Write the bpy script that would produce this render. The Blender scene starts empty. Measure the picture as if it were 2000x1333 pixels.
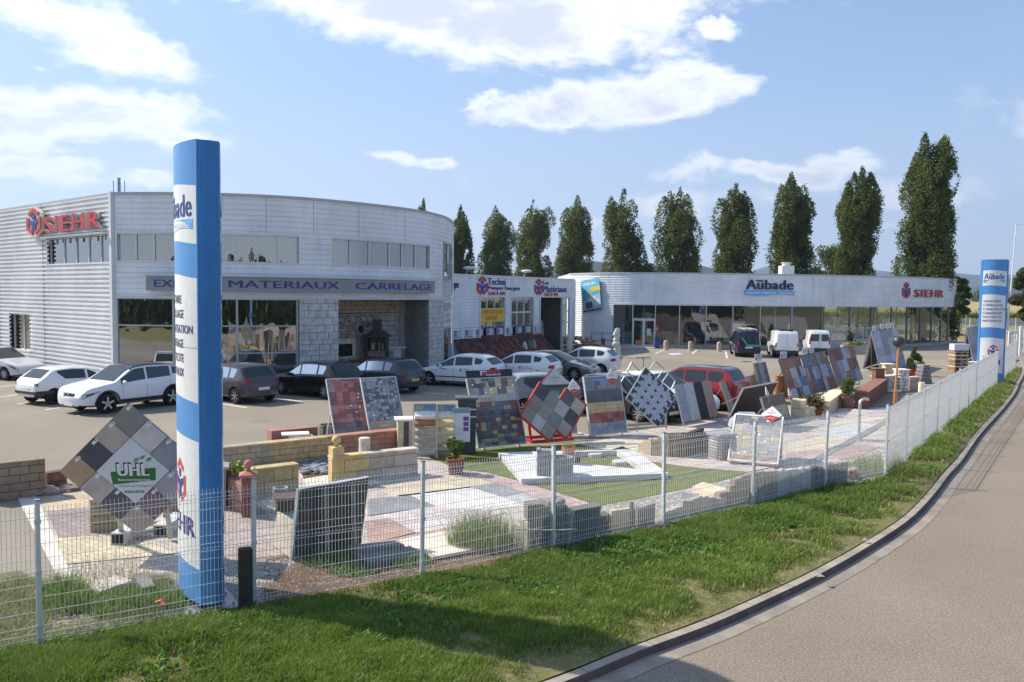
import bpy, math, random
import numpy as np
from mathutils import Vector, Matrix
random.seed(7); np.random.seed(7)
SC = bpy.context.scene
COL = SC.collection
R_ = math.radians
# ---------------- camera ----------------
FPX = 1614.0; TILT = math.atan(92.2/1614); ROLL = math.asin(.0104); CH = 4.4
cF = Vector((0, math.cos(TILT), -math.sin(TILT)))
_U0 = Vector((0, math.sin(TILT), math.cos(TILT))); _R0 = Vector((1, 0, 0))
cR = _R0*math.cos(ROLL) + _U0*math.sin(ROLL)
cU = _U0*math.cos(ROLL) - _R0*math.sin(ROLL)
cam_d = bpy.data.cameras.new('camera'); cam = bpy.data.objects.new('camera', cam_d); COL.objects.link(cam)
cam_d.sensor_width = 36; cam_d.lens = 36*FPX/2000; cam_d.clip_end = 20000; cam_d.clip_start = .1
cam.matrix_world = Matrix(((cR.x, cU.x, -cF.x, 0), (cR.y, cU.y, -cF.y, 0), (cR.z, cU.z, -cF.z, CH), (0, 0, 0, 1)))
SC.camera = cam
SC.view_settings.view_transform = 'Standard'; SC.view_settings.look = 'None'
SC.view_settings.exposure = 0.78; SC.view_settings.gamma = 1
# ---------------- sun ----------------
SUN_EL = R_(42); SUN_AZ = (-.943, .333)
S = Vector((SUN_AZ[0]*math.cos(SUN_EL), SUN_AZ[1]*math.cos(SUN_EL), math.sin(SUN_EL)))
sd = bpy.data.lights.new('sun', 'SUN'); sun = bpy.data.objects.new('sun', sd); COL.objects.link(sun)
sd.energy = 4.3; sd.angle = R_(.55); sd.color = (1, .915, .775)
sun.rotation_euler = S.to_track_quat('Z', 'Y').to_euler(); sun.location = (-30, 20, 40)
# ---------------- world: sky with clouds ----------------
W = bpy.data.worlds.new('World'); SC.world = W; W.use_nodes = True
nt = W.node_tree; N = nt.nodes; L = nt.links; N.clear()
def nd(t, **k):
    n = N.new(t)
    for a, b in k.items(): setattr(n, a, b)
    return n
def mth(op, a, b=None, c=None):
    n = nd('ShaderNodeMath', operation=op)
    for i, v in enumerate((a, b, c)):
        if v is None: continue
        if isinstance(v, (int, float)): n.inputs[i].default_value = v
        else: L.new(v, n.inputs[i])
    return n.outputs[0]
out = nd('ShaderNodeOutputWorld'); bg = nd('ShaderNodeBackground'); L.new(bg.outputs[0], out.inputs[0])
sky = nd('ShaderNodeTexSky'); sky.sky_type = 'NISHITA'; sky.sun_disc = False
sky.sun_elevation = SUN_EL; sky.sun_rotation = math.atan2(SUN_AZ[0], SUN_AZ[1])
sky.altitude = 200; sky.air_density = 1.0; sky.dust_density = 1.6; sky.ozone_density = 1.2
bg.inputs[1].default_value = .15
tc = nd('ShaderNodeTexCoord'); sep = nd('ShaderNodeSeparateXYZ'); L.new(tc.outputs['Generated'], sep.inputs[0])
az0 = mth('ARCTAN2', sep.outputs[0], sep.outputs[1]); el0 = mth('ARCSINE', sep.outputs[2])
# noise for ragged cloud edges, in direction space
mp = nd('ShaderNodeMapping'); mp.inputs['Scale'].default_value = (1, 1, 1.9); L.new(tc.outputs['Generated'], mp.inputs[0])
def noise(sc, det, rough, dist=0):
    n = nd('ShaderNodeTexNoise'); n.inputs['Scale'].default_value = sc; n.inputs['Detail'].default_value = det
    n.inputs['Roughness'].default_value = rough; n.inputs['Distortion'].default_value = dist; L.new(mp.outputs[0], n.inputs[0]); return n.outputs[0]
n1 = noise(7, 9, .62, .25); n2 = noise(20, 6, .6); n3 = noise(3.2, 5, .5)
w1 = noise(5.5, 7, .60); w2 = noise(6.3, 7, .60, .6)
az = mth('ADD', az0, mth('MULTIPLY', mth('SUBTRACT', w1, .5), .17)); el = mth('ADD', el0, mth('MULTIPLY', mth('SUBTRACT', w2, .5), .085))
def azel(px, py):
    d = cF + cR*((px-1000)/FPX) + cU*((666.5-py)/FPX); d.normalize()
    return math.atan2(d.x, d.y), math.asin(d.z)
# (px, py, half width, half height, tilt, strength)
CL = [(930, 25, 380, 78, .06, 1.05), (1010, -60, 420, 95, 0, 1.1), (1120, 80, 210, 42, .1, .95), (1210, 195, 250, 43, -.06, 1.0), (1350, 165, 100, 34, 0, .8),
      (1418, 65, 36, 16, 0, .75), (1270, 10, 100, 40, -.1, .65), (150, 75, 175, 50, .18, 1.0), (60, 25, 150, 48, .1, .95), (220, 110, 80, 26, 0, .7), (150, 218, 240, 50, .1, 1.0), (300, 262, 130, 22, .05, .75), (40, 240, 160, 40, 0, .8), (40, 115, 24, 10, 0, .6),
      (780, 320, 62, 15, .03, .95), (858, 325, 34, 13, -.1, .8), (930, 186, 36, 14, -.3, .7), (1520, 330, 175, 22, .02, .85), (1660, 306, 45, 10, 0, .6),
      (20, 335, 110, 26, 0, .7), (160, 365, 60, 14, 0, .55), (280, 360, 80, 15, 0, .6), (440, 362, 50, 14, 0, .55), (1340, 395, 170, 24, 0, .45), (1730, 380, 70, 26, 0, .5), (1885, 392, 42, 18, 0, .5), (930, 440, 70, 16, 0, .4), (1840, 445, 120, 16, 0, .35),
      (1150, 435, 100, 16, 0, .35), (480, -5, 90, 14, 0, .5), (-300, 120, 220, 60, 0, 1), (-500, 300, 260, 60, 0, .9), (2300, 200, 200, 60, 0, .8), (2500, 350, 300, 50, 0, .8)]
dens = None
for (px, py, hw, hh, tl, st) in CL:
    if st < .86: st += .16
    a0, e0 = azel(px, py); sx = hw/FPX; sy = hh/FPX
    dx = mth('SUBTRACT', az, a0); dy = mth('SUBTRACT', el, e0)
    u = mth('DIVIDE', mth('SUBTRACT', dx, mth('MULTIPLY', dy, -tl)), sx)
    v = mth('DIVIDE', mth('ADD', dy, mth('MULTIPLY', dx, tl)), sy)
    q = mth('SUBTRACT', 1, mth('ADD', mth('MULTIPLY', u, u), mth('MULTIPLY', v, v)))
    q = mth('MULTIPLY', mth('MAXIMUM', mth('MULTIPLY_ADD', q, .5, .5), -.2), st)
    dens = q if dens is None else mth('MAXIMUM', dens, q)
d1 = mth('ADD', dens, mth('MULTIPLY', mth('SUBTRACT', n1, .5), 2.6))
d1 = mth('ADD', d1, mth('MULTIPLY', mth('SUBTRACT', n2, .5), .75))
def mrange(v, a, b, c=0., d=1., smooth=True):
    n = nd('ShaderNodeMapRange'); n.interpolation_type = 'SMOOTHSTEP' if smooth else 'LINEAR'
    L.new(v, n.inputs[0])
    for i, x in enumerate((a, b, c, d)): n.inputs[i+1].default_value = x
    return n.outputs[0]
mask = mrange(d1, .24, .86)
thick = mrange(mth('ADD', d1, mth('MULTIPLY', mth('SUBTRACT', n3, .5), .9)), .8, 1.35)
def mixc(f, a, b):
    n = nd('ShaderNodeMix', data_type='RGBA')
    if isinstance(f, (int, float)): n.inputs[0].default_value = f
    else: L.new(f, n.inputs[0])
    for s, v in ((n.inputs[6], a), (n.inputs[7], b)):
        if isinstance(v, tuple): s.default_value = (*v, 1)
        else: L.new(v, s)
    return n.outputs[2]
# thin veil towards the horizon and the left (bright side)
K = 1/.15
veil = mrange(el0, 0, .42, .92, .12)
leftw = mrange(az0, -.7, .40, .26, 0)
veil = mth('MINIMUM', mth('ADD', veil, leftw), .92)
wisp = mth('MULTIPLY', mrange(n3, .45, .75), .16)
veilc = mixc(mrange(el0, 0.0, .30), (.80*K, .88*K, .95*K), (.30*K, .49*K, .75*K))
base = mixc(veil, sky.outputs[0], veilc)
base = mixc(wisp, base, (.58*K, .65*K, .74*K))
gn = nd('ShaderNodeVectorMath', operation='MULTIPLY'); L.new(base, gn.inputs[0]); gn.inputs[1].default_value = (.66, .69, .745); base = gn.outputs[0]
cloudc = mixc(thick, (.82*K, .81*K, .80*K), (.52*K, .53*K, .58*K))
fin = mixc(mth('MULTIPLY', mask, .93), base, cloudc)
L.new(fin, bg.inputs[0])
# ---------------- helpers ----------------
def ray(px, py): return cF + cR*((px-1000)/FPX) + cU*((666.5-py)/FPX)
def at(px, py, z=0.0):
    d = ray(px, py); k = (z-CH)/d.z
    return Vector((d.x*k, d.y*k, z))
def proj(p):
    q = Vector(p) - Vector((0, 0, CH)); w = q.dot(cF)
    return 1000+FPX*q.dot(cR)/w, 666.5-FPX*q.dot(cU)/w
def onplane(px, py, o, n):
    d = ray(px, py); C0 = Vector((0, 0, CH)); k = (Vector(o)-C0).dot(n)/d.dot(n); return C0+d*k
def lin(h):
    if isinstance(h, tuple): return h
    h = h.lstrip('#'); c = [int(h[i:i+2], 16)/255 for i in (0, 2, 4)]
    return tuple(x/12.92 if x <= .04045 else ((x+.055)/1.055)**2.4 for x in c)
def vary(c, a):
    c = lin(c); k = 1+random.uniform(-a, a); return tuple(max(0, min(1, x*k*(1+random.uniform(-a, a)*.25))) for x in c)
class MT:
    """small wrapper for node materials"""
    def __init__(s, name):
        s.m = bpy.data.materials.new(name); s.m.use_nodes = True; s.t = s.m.node_tree; s.t.nodes.clear()
        s.o = s.n('ShaderNodeOutputMaterial')
    def n(s, t, inp=None, **k):
        x = s.t.nodes.new(t)
        for a, b in k.items(): setattr(x, a, b)
        for a, b in (inp or {}).items(): s.put(x.inputs[a], b)
        return x
    def put(s, sock, v):
        if isinstance(v, bpy.types.NodeSocket): s.t.links.new(v, sock)
        elif isinstance(v, tuple) and len(v) == 3 and sock.type == 'RGBA': sock.default_value = (*v, 1)
        else: sock.default_value = v
    def noise(s, scale, detail=4, rough=.55, coord='Object', sc=None, dist=0):
        t = s.n('ShaderNodeTexCoord').outputs[coord]
        if sc: t = s.n('ShaderNodeMapping', {0: t, 3: sc}).outputs[0]
        return s.n('ShaderNodeTexNoise', {0: t, 'Scale': scale, 'Detail': detail, 'Roughness': rough, 'Distortion': dist}).outputs[0]
    def ramp(s, f, a, b, c=0., d=1.):
        return s.n('ShaderNodeMapRange', {0: f, 1: a, 2: b, 3: c, 4: d}, interpolation_type='SMOOTHSTEP').outputs[0]
    def mix(s, f, a, b, mode='MIX'):
        x = s.n('ShaderNodeMix', data_type='RGBA', blend_type=mode)
        s.put(x.inputs[0], f); s.put(x.inputs[6], a); s.put(x.inputs[7], b); return x.outputs[2]
    def math(s, op, a, b=0.): return s.n('ShaderNodeMath', {0: a, 1: b}, operation=op).outputs[0]
    def bump(s, h, st=.3, d=.01): return s.n('ShaderNodeBump', {'Strength': st, 'Distance': d, 'Height': h}).outputs[0]
    def bsdf(s, col, rough=.7, metal=0., spec=.5, nrm=None, **k):
        b = s.n('ShaderNodeBsdfPrincipled', {'Base Color': col, 'Roughness': rough, 'Metallic': metal, 'Specular IOR Level': spec})
        for a, v in k.items(): s.put(b.inputs[a.replace('_', ' ')], v)
        if nrm is not None: s.put(b.inputs['Normal'], nrm)
        s.t.links.new(b.outputs[0], s.o.inputs[0]); return b
    def col(s): return s.n('ShaderNodeAttribute', attribute_name='Col').outputs[0]
def vc(name, rough=.8, metal=0., spec=.4, nscale=6, namt=.25, bump=.2, bscale=60, sat=1.0, val=1.12, streak=0, **k):
    """material whose base colour is the mesh's own colour attribute, worn by noise"""
    s = MT(name); c = s.col()
    if sat != 1 or val != 1.12: c = s.n('ShaderNodeHueSaturation', {'Saturation': sat, 'Value': val, 'Color': c}).outputs[0]
    f = s.noise(nscale, 6, .6); g = s.noise(bscale, 4, .6)
    m = s.math('ADD', s.ramp(f, .3, .7, 1-namt, 1+namt*.5), s.ramp(g, .35, .65, -namt*.35, namt*.35))
    if streak:
        w = s.ramp(s.noise(1.0, 6, .65, sc=(2.6, 2.6, .22)), .50, .78, 1, 1-streak); w2 = s.ramp(s.noise(.35, 3, .5, sc=(1, 1, .5)), .35, .7, 1, 1-streak*.5); m = s.math('MULTIPLY', m, s.math('MULTIPLY', w, w2))
    cc = s.n('ShaderNodeVectorMath', {0: c, 1: s.n('ShaderNodeCombineXYZ', {0: m, 1: m, 2: m}).outputs[0]}, operation='MULTIPLY').outputs[0]
    rr = s.ramp(g, .3, .7, max(.02, rough-.06), min(1, rough+.06))
    s.bsdf(cc, rr, metal, spec, s.bump(g, bump, .006) if bump else None, **k); return s.m
STONE = vc('worn_stone', .85, 0, .3, 3.5, .20, .5, 45, sat=.82, val=1.35)
CONC = vc('rough_concrete', .9, 0, .25, 2.2, .22, .5, 70, val=1.35)
KCON = vc('kerb_concrete', .9, 0, .25, 2.2, .22, .5, 70)
TILE = vc('stone_tile', .7, 0, .35, 5, .13, .25, 90, sat=.84, val=1.7)
PAINT = vc('painted_metal', .42, .0, .5, 1.5, .07, .04, 30)
STEEL = vc('galvanised_steel', .42, .75, .5, 4, .18, .05, 50)
PLAST = vc('plastic', .5, 0, .5, 3, .06, 0, 30)
CLAD = vc('weathered_cladding', .5, 0, .4, .7, .08, .05, 9, streak=.20)
TOTP = vc('totem_paint', .38, 0, .5, 1.1, .09, .05, 14, streak=.13)
WOOD = vc('wood', .75, 0, .3, 6, .3, .3, 40)
TERRA = vc('terracotta', .85, 0, .3, 6, .18, .3, 60)
CARP = vc('car_paint', .22, .0, .25, 1.2, .03, 0, 20, Coat_Weight=.6, Coat_Roughness=.03)
RUBB = vc('rubber', .8, 0, .3, 6, .15, .1, 60)
def leafmat(name):
    s = MT(name); c = s.col()
    d = s.n('ShaderNodeBsdfPrincipled', {'Base Color': c, 'Roughness': .55, 'Specular IOR Level': .35})
    t = s.n('ShaderNodeBsdfTranslucent', {0: s.mix(.5, c, (.22, .30, .03), 'MIX')})
    x = s.n('ShaderNodeMixShader', {0: .36, 1: d.outputs[0], 2: t.outputs[0]})
    s.t.links.new(x.outputs[0], s.o.inputs[0]); return s.m
LEAF = leafmat('leaf'); GRASS = leafmat('grass_blade')
def glassmat(name, tint, refl=.45, trans=.5, dark=(.01, .012, .014), gc=.82):
    s = MT(name)
    fr = s.n('ShaderNodeFresnel', {0: 1.5}).outputs[0]
    fac = s.math('MINIMUM', s.math('ADD', fr, refl), .95)
    wob = s.bump(s.noise(.9, 2, .5), .12, .05)
    g = s.n('ShaderNodeBsdfGlossy', {'Color': (gc, gc, gc), 'Roughness': .01, 'Normal': wob})
    tr = s.n('ShaderNodeBsdfTransparent', {0: tint}); dk = s.n('ShaderNodeBsdfDiffuse', {0: dark})
    a = s.n('ShaderNodeMixShader', {0: trans, 1: dk.outputs[0], 2: tr.outputs[0]})
    x = s.n('ShaderNodeMixShader', {0: fac, 1: a.outputs[0], 2: g.outputs[0]})
    s.t.links.new(x.outputs[0], s.o.inputs[0]); return s.m
G_MIRR = glassmat('reflecting_glass', (.5, .52, .5), .42, .45)
G_OFF = glassmat('office_glass', (.55, .58, .58), .30, .6)
G_SHOW = glassmat('showroom_glass', (.80, .88, .86), .13, .97)
G_CAR = glassmat('car_glass', (.35, .38, .38), .03, .0, (.032, .044, .047), .6)
class MB:
    def __init__(s): s.v = []; s.f = []; s.c = []
    def add(s, vs, fs, col=(.5, .5, .5), M=None):
        b = len(s.v)
        if M is not None: vs = [M @ Vector(p) for p in vs]
        s.v.extend(tuple(p) for p in vs)
        for i, f in enumerate(fs):
            s.f.append([b+j for j in f]); s.c.append(lin(col[i] if isinstance(col, list) else col))
        return s
    def box(s, c, d, col=(.5, .5, .5), rz=0, M=None, bev=0):
        x, y, z = d[0]/2, d[1]/2, d[2]/2
        if bev:
            b = bev; vs = []
            for zz, k in ((-z, b), (-z+b, 0), (z-b, 0), (z, b)):
                vs += [(-x+k, -y+k, zz), (x-k, -y+k, zz), (x-k, y-k, zz), (-x+k, y-k, zz)]
            fs = [(3, 2, 1, 0), (12, 13, 14, 15)]
            for r in range(3):
                for i in range(4):
                    j = (i+1) % 4; fs.append((r*4+i, r*4+j, r*4+4+j, r*4+4+i))
        else:
            vs = [(-x, -y, -z), (x, -y, -z), (x, y, -z), (-x, y, -z), (-x, -y, z), (x, -y, z), (x, y, z), (-x, y, z)]
            fs = [(3, 2, 1, 0), (4, 5, 6, 7), (0, 1, 5, 4), (1, 2, 6, 5), (2, 3, 7, 6), (3, 0, 4, 7)]
        T = Matrix.Translation(Vector(c)) @ Matrix.Rotation(rz, 4, 'Z')
        return s.add(vs, fs, col, (M @ T) if M is not None else T)
    def prism(s, poly, z0, z1, col=(.5, .5, .5), M=None, hole=None):
        n = len(poly); vs = [(p[0], p[1], z0) for p in poly]+[(p[0], p[1], z1) for p in poly]
        fs = [tuple(range(n))[::-1], tuple(range(n, 2*n))]+[(i, (i+1) % n, n+(i+1) % n, n+i) for i in range(n)]
        return s.add(vs, fs, col, M)
    def cyl(s, p0, p1, r0, r1=None, n=12, col=(.5, .5, .5), cap=True):
        p0 = Vector(p0); p1 = Vector(p1); r1 = r0 if r1 is None else r1
        d = (p1-p0).normalized(); a = d.orthogonal().normalized(); b = d.cross(a)
        vs = [p0+(a*math.cos(t)+b*math.sin(t))*r0 for t in [2*math.pi*i/n for i in range(n)]]
        vs += [p1+(a*math.cos(t)+b*math.sin(t))*r1 for t in [2*math.pi*i/n for i in range(n)]]
        fs = [(i, (i+1) % n, n+(i+1) % n, n+i) for i in range(n)]
        if cap: fs += [tuple(range(n))[::-1], tuple(range(n, 2*n))]
        return s.add(vs, fs, col)
    def bar(s, p0, p1, w, h=None, col=(.5, .5, .5), up=(0, 0, 1)):
        p0 = Vector(p0); p1 = Vector(p1); h = h or w; d = (p1-p0).normalized(); u = Vector(up)
        if abs(d.dot(u)) > .99: u = Vector((0, 1, 0))
        a = d.cross(u).normalized()*(w/2); b = a.cross(d).normalized()*(h/2)
        vs = [p0-a-b, p0+a-b, p0+a+b, p0-a+b, p1-a-b, p1+a-b, p1+a+b, p1-a+b]
        return s.add(vs, [(0, 1, 2, 3), (7, 6, 5, 4), (0, 4, 5, 1), (1, 5, 6, 2), (2, 6, 7, 3), (3, 7, 4, 0)], col)
    def lathe(s, prof, n=20, c=(0, 0, 0), col=(.5, .5, .5), M=None, sx=1, sy=1):
        vs = []; m = len(prof)
        for i in range(n):
            t = 2*math.pi*i/n
            for r, z in prof: vs.append((c[0]+r*math.cos(t)*sx, c[1]+r*math.sin(t)*sy, c[2]+z))
        fs = [(i*m+j, ((i+1) % n)*m+j, ((i+1) % n)*m+j+1, i*m+j+1) for i in range(n) for j in range(m-1)]
        cc = col
        if isinstance(col, list): cc = [col[j] for i in range(n) for j in range(m-1)]
        return s.add(vs, fs, cc, M)
    def ball(s, c, r, n=12, m=8, col=(.5, .5, .5), sc=(1, 1, 1), jit=0, M=None):
        vs = [(0, 0, -1)]
        for j in range(1, m):
            p = -math.pi/2+math.pi*j/m
            for i in range(n): t = 2*math.pi*i/n; vs.append((math.cos(p)*math.cos(t), math.cos(p)*math.sin(t), math.sin(p)))
        vs.append((0, 0, 1)); q = []
        for v in vs:
            k = r*(1+random.uniform(-jit, jit)); q.append((c[0]+v[0]*k*sc[0], c[1]+v[1]*k*sc[1], c[2]+v[2]*k*sc[2]))
        fs = [(0, 1+(i+1) % n, 1+i) for i in range(n)]
        for j in range(m-2):
            for i in range(n): a = 1+j*n; fs.append((a+i, a+(i+1) % n, a+n+(i+1) % n, a+n+i))
        a = 1+(m-2)*n; fs += [(a+i, a+(i+1) % n, len(vs)-1) for i in range(n)]
        return s.add(q, fs, col, M)
    def grid(s, fn, us, vs_, col=(.5, .5, .5)):
        nu, nv = len(us), len(vs_); vs = [fn(u, v) for u in us for v in vs_]
        return s.add(vs, [(i*nv+j, (i+1)*nv+j, (i+1)*nv+j+1, i*nv+j+1) for i in range(nu-1) for j in range(nv-1)], col)
    def merge(s, o, M=None, col=None):
        b = len(s.v); s.v.extend(tuple(M @ Vector(p)) if M is not None else p for p in o.v)
        s.f.extend([b+j for j in f] for f in o.f); s.c.extend(o.c if col is None else [lin(col)]*len(o.f)); return s
    def build(s, name, mat, parent=None, origin=None, smooth=False, world=True):
        """world=True: the vertices are world coordinates and are brought to the parent's / origin's frame"""
        me = bpy.data.meshes.new(name)
        vs = s.v
        if world:
            if parent is not None: Mi = wmat(parent).inverted(); vs = [Mi @ Vector(p) for p in vs]
            elif origin is not None: o = Vector(origin); vs = [Vector(p)-o for p in vs]
        me.from_pydata([tuple(p) for p in vs], [], s.f)
        if smooth is True: me.polygons.foreach_set('use_smooth', [True]*len(me.polygons))
        at_ = me.color_attributes.new('Col', 'FLOAT_COLOR', 'CORNER')
        arr = np.ones((len(me.loops), 4), dtype=np.float32)
        k = np.repeat(np.arange(len(s.f)), [len(f) for f in s.f]); arr[:, :3] = np.array(s.c, dtype=np.float32)[k]
        at_.data.foreach_set('color', arr.ravel())
        me.materials.append(mat)
        if smooth == 'auto':
            me.polygons.foreach_set('use_smooth', [True]*len(me.polygons)); me.set_sharp_from_angle(angle=R_(38))
        o = bpy.data.objects.new(name, me); COL.objects.link(o)
        if parent is not None: o.parent = parent
        elif origin is not None: o.location = origin
        return o
def wmat(o):
    m = Matrix.LocRotScale(o.location, o.rotation_euler, o.scale)
    return wmat(o.parent) @ m if o.parent else m
def tag(o, label=None, cat=None, group=None, kind=None):
    if label: o['label'] = label
    if cat: o['category'] = cat
    if group: o['group'] = group
    if kind: o['kind'] = kind
    return o
def thing(name, label, cat, loc=(0, 0, 0), rz=0, group=None):
    o = bpy.data.objects.new(name, None); COL.objects.link(o); o.location = loc; o.rotation_euler = (0, 0, rz)
    o.empty_display_size = .2
    return tag(o, label, cat, group)
KIDS = {}
def dup(root, loc, rz, label, group=None):
    r = root.copy(); COL.objects.link(r); r.location = loc; r.rotation_euler = (0, 0, rz); tag(r, label, None, group)
    def rec(a, b):
        for ch in list(a.children):
            c = ch.copy(); COL.objects.link(c); c.parent = b; rec(ch, c)
    rec(root, r); return r
_tc = {}
def textgeo(txt, bold=0.0, res=3, shear=0, space=1.0):
    k = (txt, bold, res, shear, space)
    if k not in _tc:
        cu = bpy.data.curves.new('t', 'FONT'); cu.body = txt; cu.size = 1; cu.offset = bold; cu.resolution_u = res; cu.shear = shear; cu.space_character = space
        ob = bpy.data.objects.new('t', cu); COL.objects.link(ob)
        bpy.context.view_layer.update()
        me = bpy.data.meshes.new_from_object(ob.evaluated_get(bpy.context.evaluated_depsgraph_get()))
        v = [tuple(x.co) for x in me.vertices]; f = [list(p.vertices) for p in me.polygons]
        bpy.data.objects.remove(ob); bpy.data.curves.remove(cu); bpy.data.meshes.remove(me)
        xs = [p[0] for p in v]; ys = [p[1] for p in v]
        _tc[k] = (v, f, min(xs), max(xs), min(ys), max(ys))
    return _tc[k]
def text(mb, txt, fn, x0, x1, y0, y1, d=.004, thick=0.0, col=(0, 0, 0), bold=.0, res=3, shear=0, space=1.0):
    """letters between x0..x1, y0..y1 of a surface fn(x, y, offset) -> point; bold = extra stroke width in em"""
    v, f, ax, bx, ay, by = textgeo(txt, 0, res, shear, space+bold*1.5)
    kx = (x1-x0)/(bx-ax+2*bold); ky = (y1-y0)/(by-ay)
    n = len(v); ec = {}
    for q in f:
        for a, b in zip(q, q[1:]+q[:1]): ec[(a, b)] = 1
    side = [[a, b, n+b, n+a] for (a, b) in ec if (b, a) not in ec]
    sh = [(0, 0)] if bold < .008 else ([(-1, 0), (1, 0), (0, 0)] if bold < .03 else [(-1, 0), (1, 0), (-.33, .0), (.33, 0)])
    for k, (sx, sy) in enumerate(sh):
        dd = d+.0007*k
        P = [(x0+(p[0]-ax+bold*(1+sx))*kx, y0+(p[1]-ay)*ky) for p in v]
        if thick <= 0: mb.add([fn(x, y, dd) for x, y in P], f, col)
        else: mb.add([fn(x, y, dd) for x, y in P]+[fn(x, y, dd+thick) for x, y in P], [[n+i for i in q] for q in f]+side, col)
def poly2(mb, pts, fn, d, col, thick=0):
    n = len(pts)
    if thick <= 0: mb.add([fn(p[0], p[1], d) for p in pts], [tuple(range(n))], col); return
    mb.add([fn(p[0], p[1], d) for p in pts]+[fn(p[0], p[1], d+thick) for p in pts], [tuple(range(n, 2*n))]+[(i, (i+1) % n, n+(i+1) % n, n+i) for i in range(n)], col)
def stroke(pts, w):
    out_ = []; n = len(pts); P = [Vector(p) for p in pts]; off = []
    for i in range(n):
        if i == 0: t = (P[1]-P[0]).normalized(); nn = Vector((-t.y, t.x)); k = 1
        elif i == n-1: t = (P[-1]-P[-2]).normalized(); nn = Vector((-t.y, t.x)); k = 1
        else:
            a = (P[i]-P[i-1]).normalized(); b = (P[i+1]-P[i]).normalized(); na = Vector((-a.y, a.x)); nb = Vector((-b.y, b.x))
            nn = (na+nb).normalized(); k = 1/max(.3, nn.dot(na))
        off.append(nn*(w/2*k))
    return [[tuple(P[i]+off[i]), tuple(P[i+1]+off[i+1]), tuple(P[i+1]-off[i+1]), tuple(P[i]-off[i])] for i in range(n-1)]
def logo(mb, fn, cx, cy, h, d=.004, thick=0, red=(.55, .035, .03), blue=(.03, .05, .25), back=None, aspect=1.0):
    k = h
    f2 = lambda x, y, o: fn(cx+x*k*aspect, cy+y*k, o)
    if back: poly2(mb, [(0, .56), (.42, .30), (.42, -.30), (0, -.56), (-.42, -.30), (-.42, .30)], f2, d, back, thick*.7)
    dd = d+thick*.72+.002 if back else d
    tk = thick*.28 if back else thick
    for pl in ([(-.25, .27), (0, .43), (.25, .27)], [(-.31, .16), (-.31, -.21), (-.07, -.39)], [(.31, .16), (.31, -.21), (.07, -.39)]):
        for q in stroke(pl, .125): poly2(mb, q, f2, dd, red, tk)
    poly2(mb, [(.095*math.cos(t), .185+.105*math.sin(t)) for t in [i*math.pi/6 for i in range(12)]], f2, dd, blue, tk)
    for q in ([(-.23, .10), (-.23, -.03), (-.10, -.13), (0, -.06), (0, .03)], [(.23, .10), (0, .03), (0, -.06), (.10, -.13), (.23, -.03)],
              [(-.10, -.13), (-.10, -.33), (-.012, -.33), (-.012, -.06)], [(.10, -.13), (.012, -.06), (.012, -.33), (.10, -.33)]):
        poly2(mb, q[::-1], f2, dd, blue, tk)
def brand(mb, fn, x0, x1, y0, h, d=.004, thick=0, navy=(.015, .02, .10), lb=(.16, .42, .80), under=True, small='SANITAIRE - CARRELAGE - CHAUFFAGE'):
    """Aubade word mark: heavy letters, tiny ESPACE over the u, a wavy light blue band below"""
    text(mb, 'A\u00fcbade', fn, x0, x1, y0, y0+h, d, thick, navy, bold=.035)
    w = x1-x0
    text(mb, 'ESPACE', fn, x0+w*.20, x0+w*.36, y0+h*.86, y0+h*.97, d, thick, navy, bold=.02)
    if under:
        n = 16; pts = [(x0-w*.02+w*1.04*i/n, y0-h*.12) for i in range(n+1)]+[(x0-w*.02+w*1.04*i/n, y0-h*.58-h*.07*math.sin(i/n*2*math.pi)) for i in range(n, -1, -1)]
        poly2(mb, pts[::-1], fn, d, lb, thick)
        text(mb, small, fn, x0+w*.02, x1-w*.02, y0-h*.44, y0-h*.26, d+thick+.002, 0, (.85, .9, .95), bold=.01)
# ================= ground materials =================
def m_asphalt(name, c1, c2, speck, big=.12):
    s = MT(name); a = s.noise(big, 6, .6); b = s.noise(9, 4, .6); v = s.n('ShaderNodeTexVoronoi', {0: s.n('ShaderNodeTexCoord').outputs['Object'], 'Scale': 55}).outputs['Distance']
    c = s.mix(s.ramp(a, .35, .68), c1, c2); c = s.mix(s.ramp(b, .3, .75, 0, .35), c, tuple(x*.72 for x in c1))
    w = s.n('ShaderNodeTexWhiteNoise', {0: s.n('ShaderNodeVectorMath', {0: s.n('ShaderNodeTexCoord').outputs['Object'], 1: (0, 0, 0)}, operation='SNAP').outputs[0]})
    fine = s.noise(95, 3, .8); c = s.mix(s.ramp(fine, .52, .72, 0, speck), c, (.50, .47, .42)); c = s.mix(s.ramp(fine, .48, .28, 0, speck), c, (.06, .055, .05))
    mid = s.noise(34, 2, .7); c = s.mix(s.ramp(mid, .50, .70, 0, speck*.9), c, (.42, .375, .32)); c = s.mix(s.ramp(mid, .50, .33, 0, speck*.9), c, (.10, .085, .07))
    st = s.noise(.55, 3, .5); c = s.mix(s.ramp(st, .64, .76, 0, .3), c, (.07, .065, .06))
    s.bsdf(c, .9, 0, .25, s.bump(fine, .35, .01)); return s.m
LOT = m_asphalt('parking_asphalt', (.25, .215, .17), (.33, .285, .225), .3)
ROAD = m_asphalt('road_asphalt', (.225, .178, .134), (.28, .23, .175), .6, .2)
def m_ground(name, cols, sc=.6, bump=.6):
    s = MT(name); a = s.noise(sc, 8, .65); b = s.noise(sc*14, 6, .7)
    c = s.mix(s.ramp(a, .38, .62), cols[0], cols[1]); c = s.mix(s.ramp(b, .45, .68, 0, .8), c, cols[2])
    s.bsdf(c, .95, 0, .15, s.bump(b, bump, .03)); return s.m
VERGE = m_ground('verge_soil', ((.17, .16, .065), (.11, .12, .04), (.30, .23, .14)), 1.1)
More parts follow.
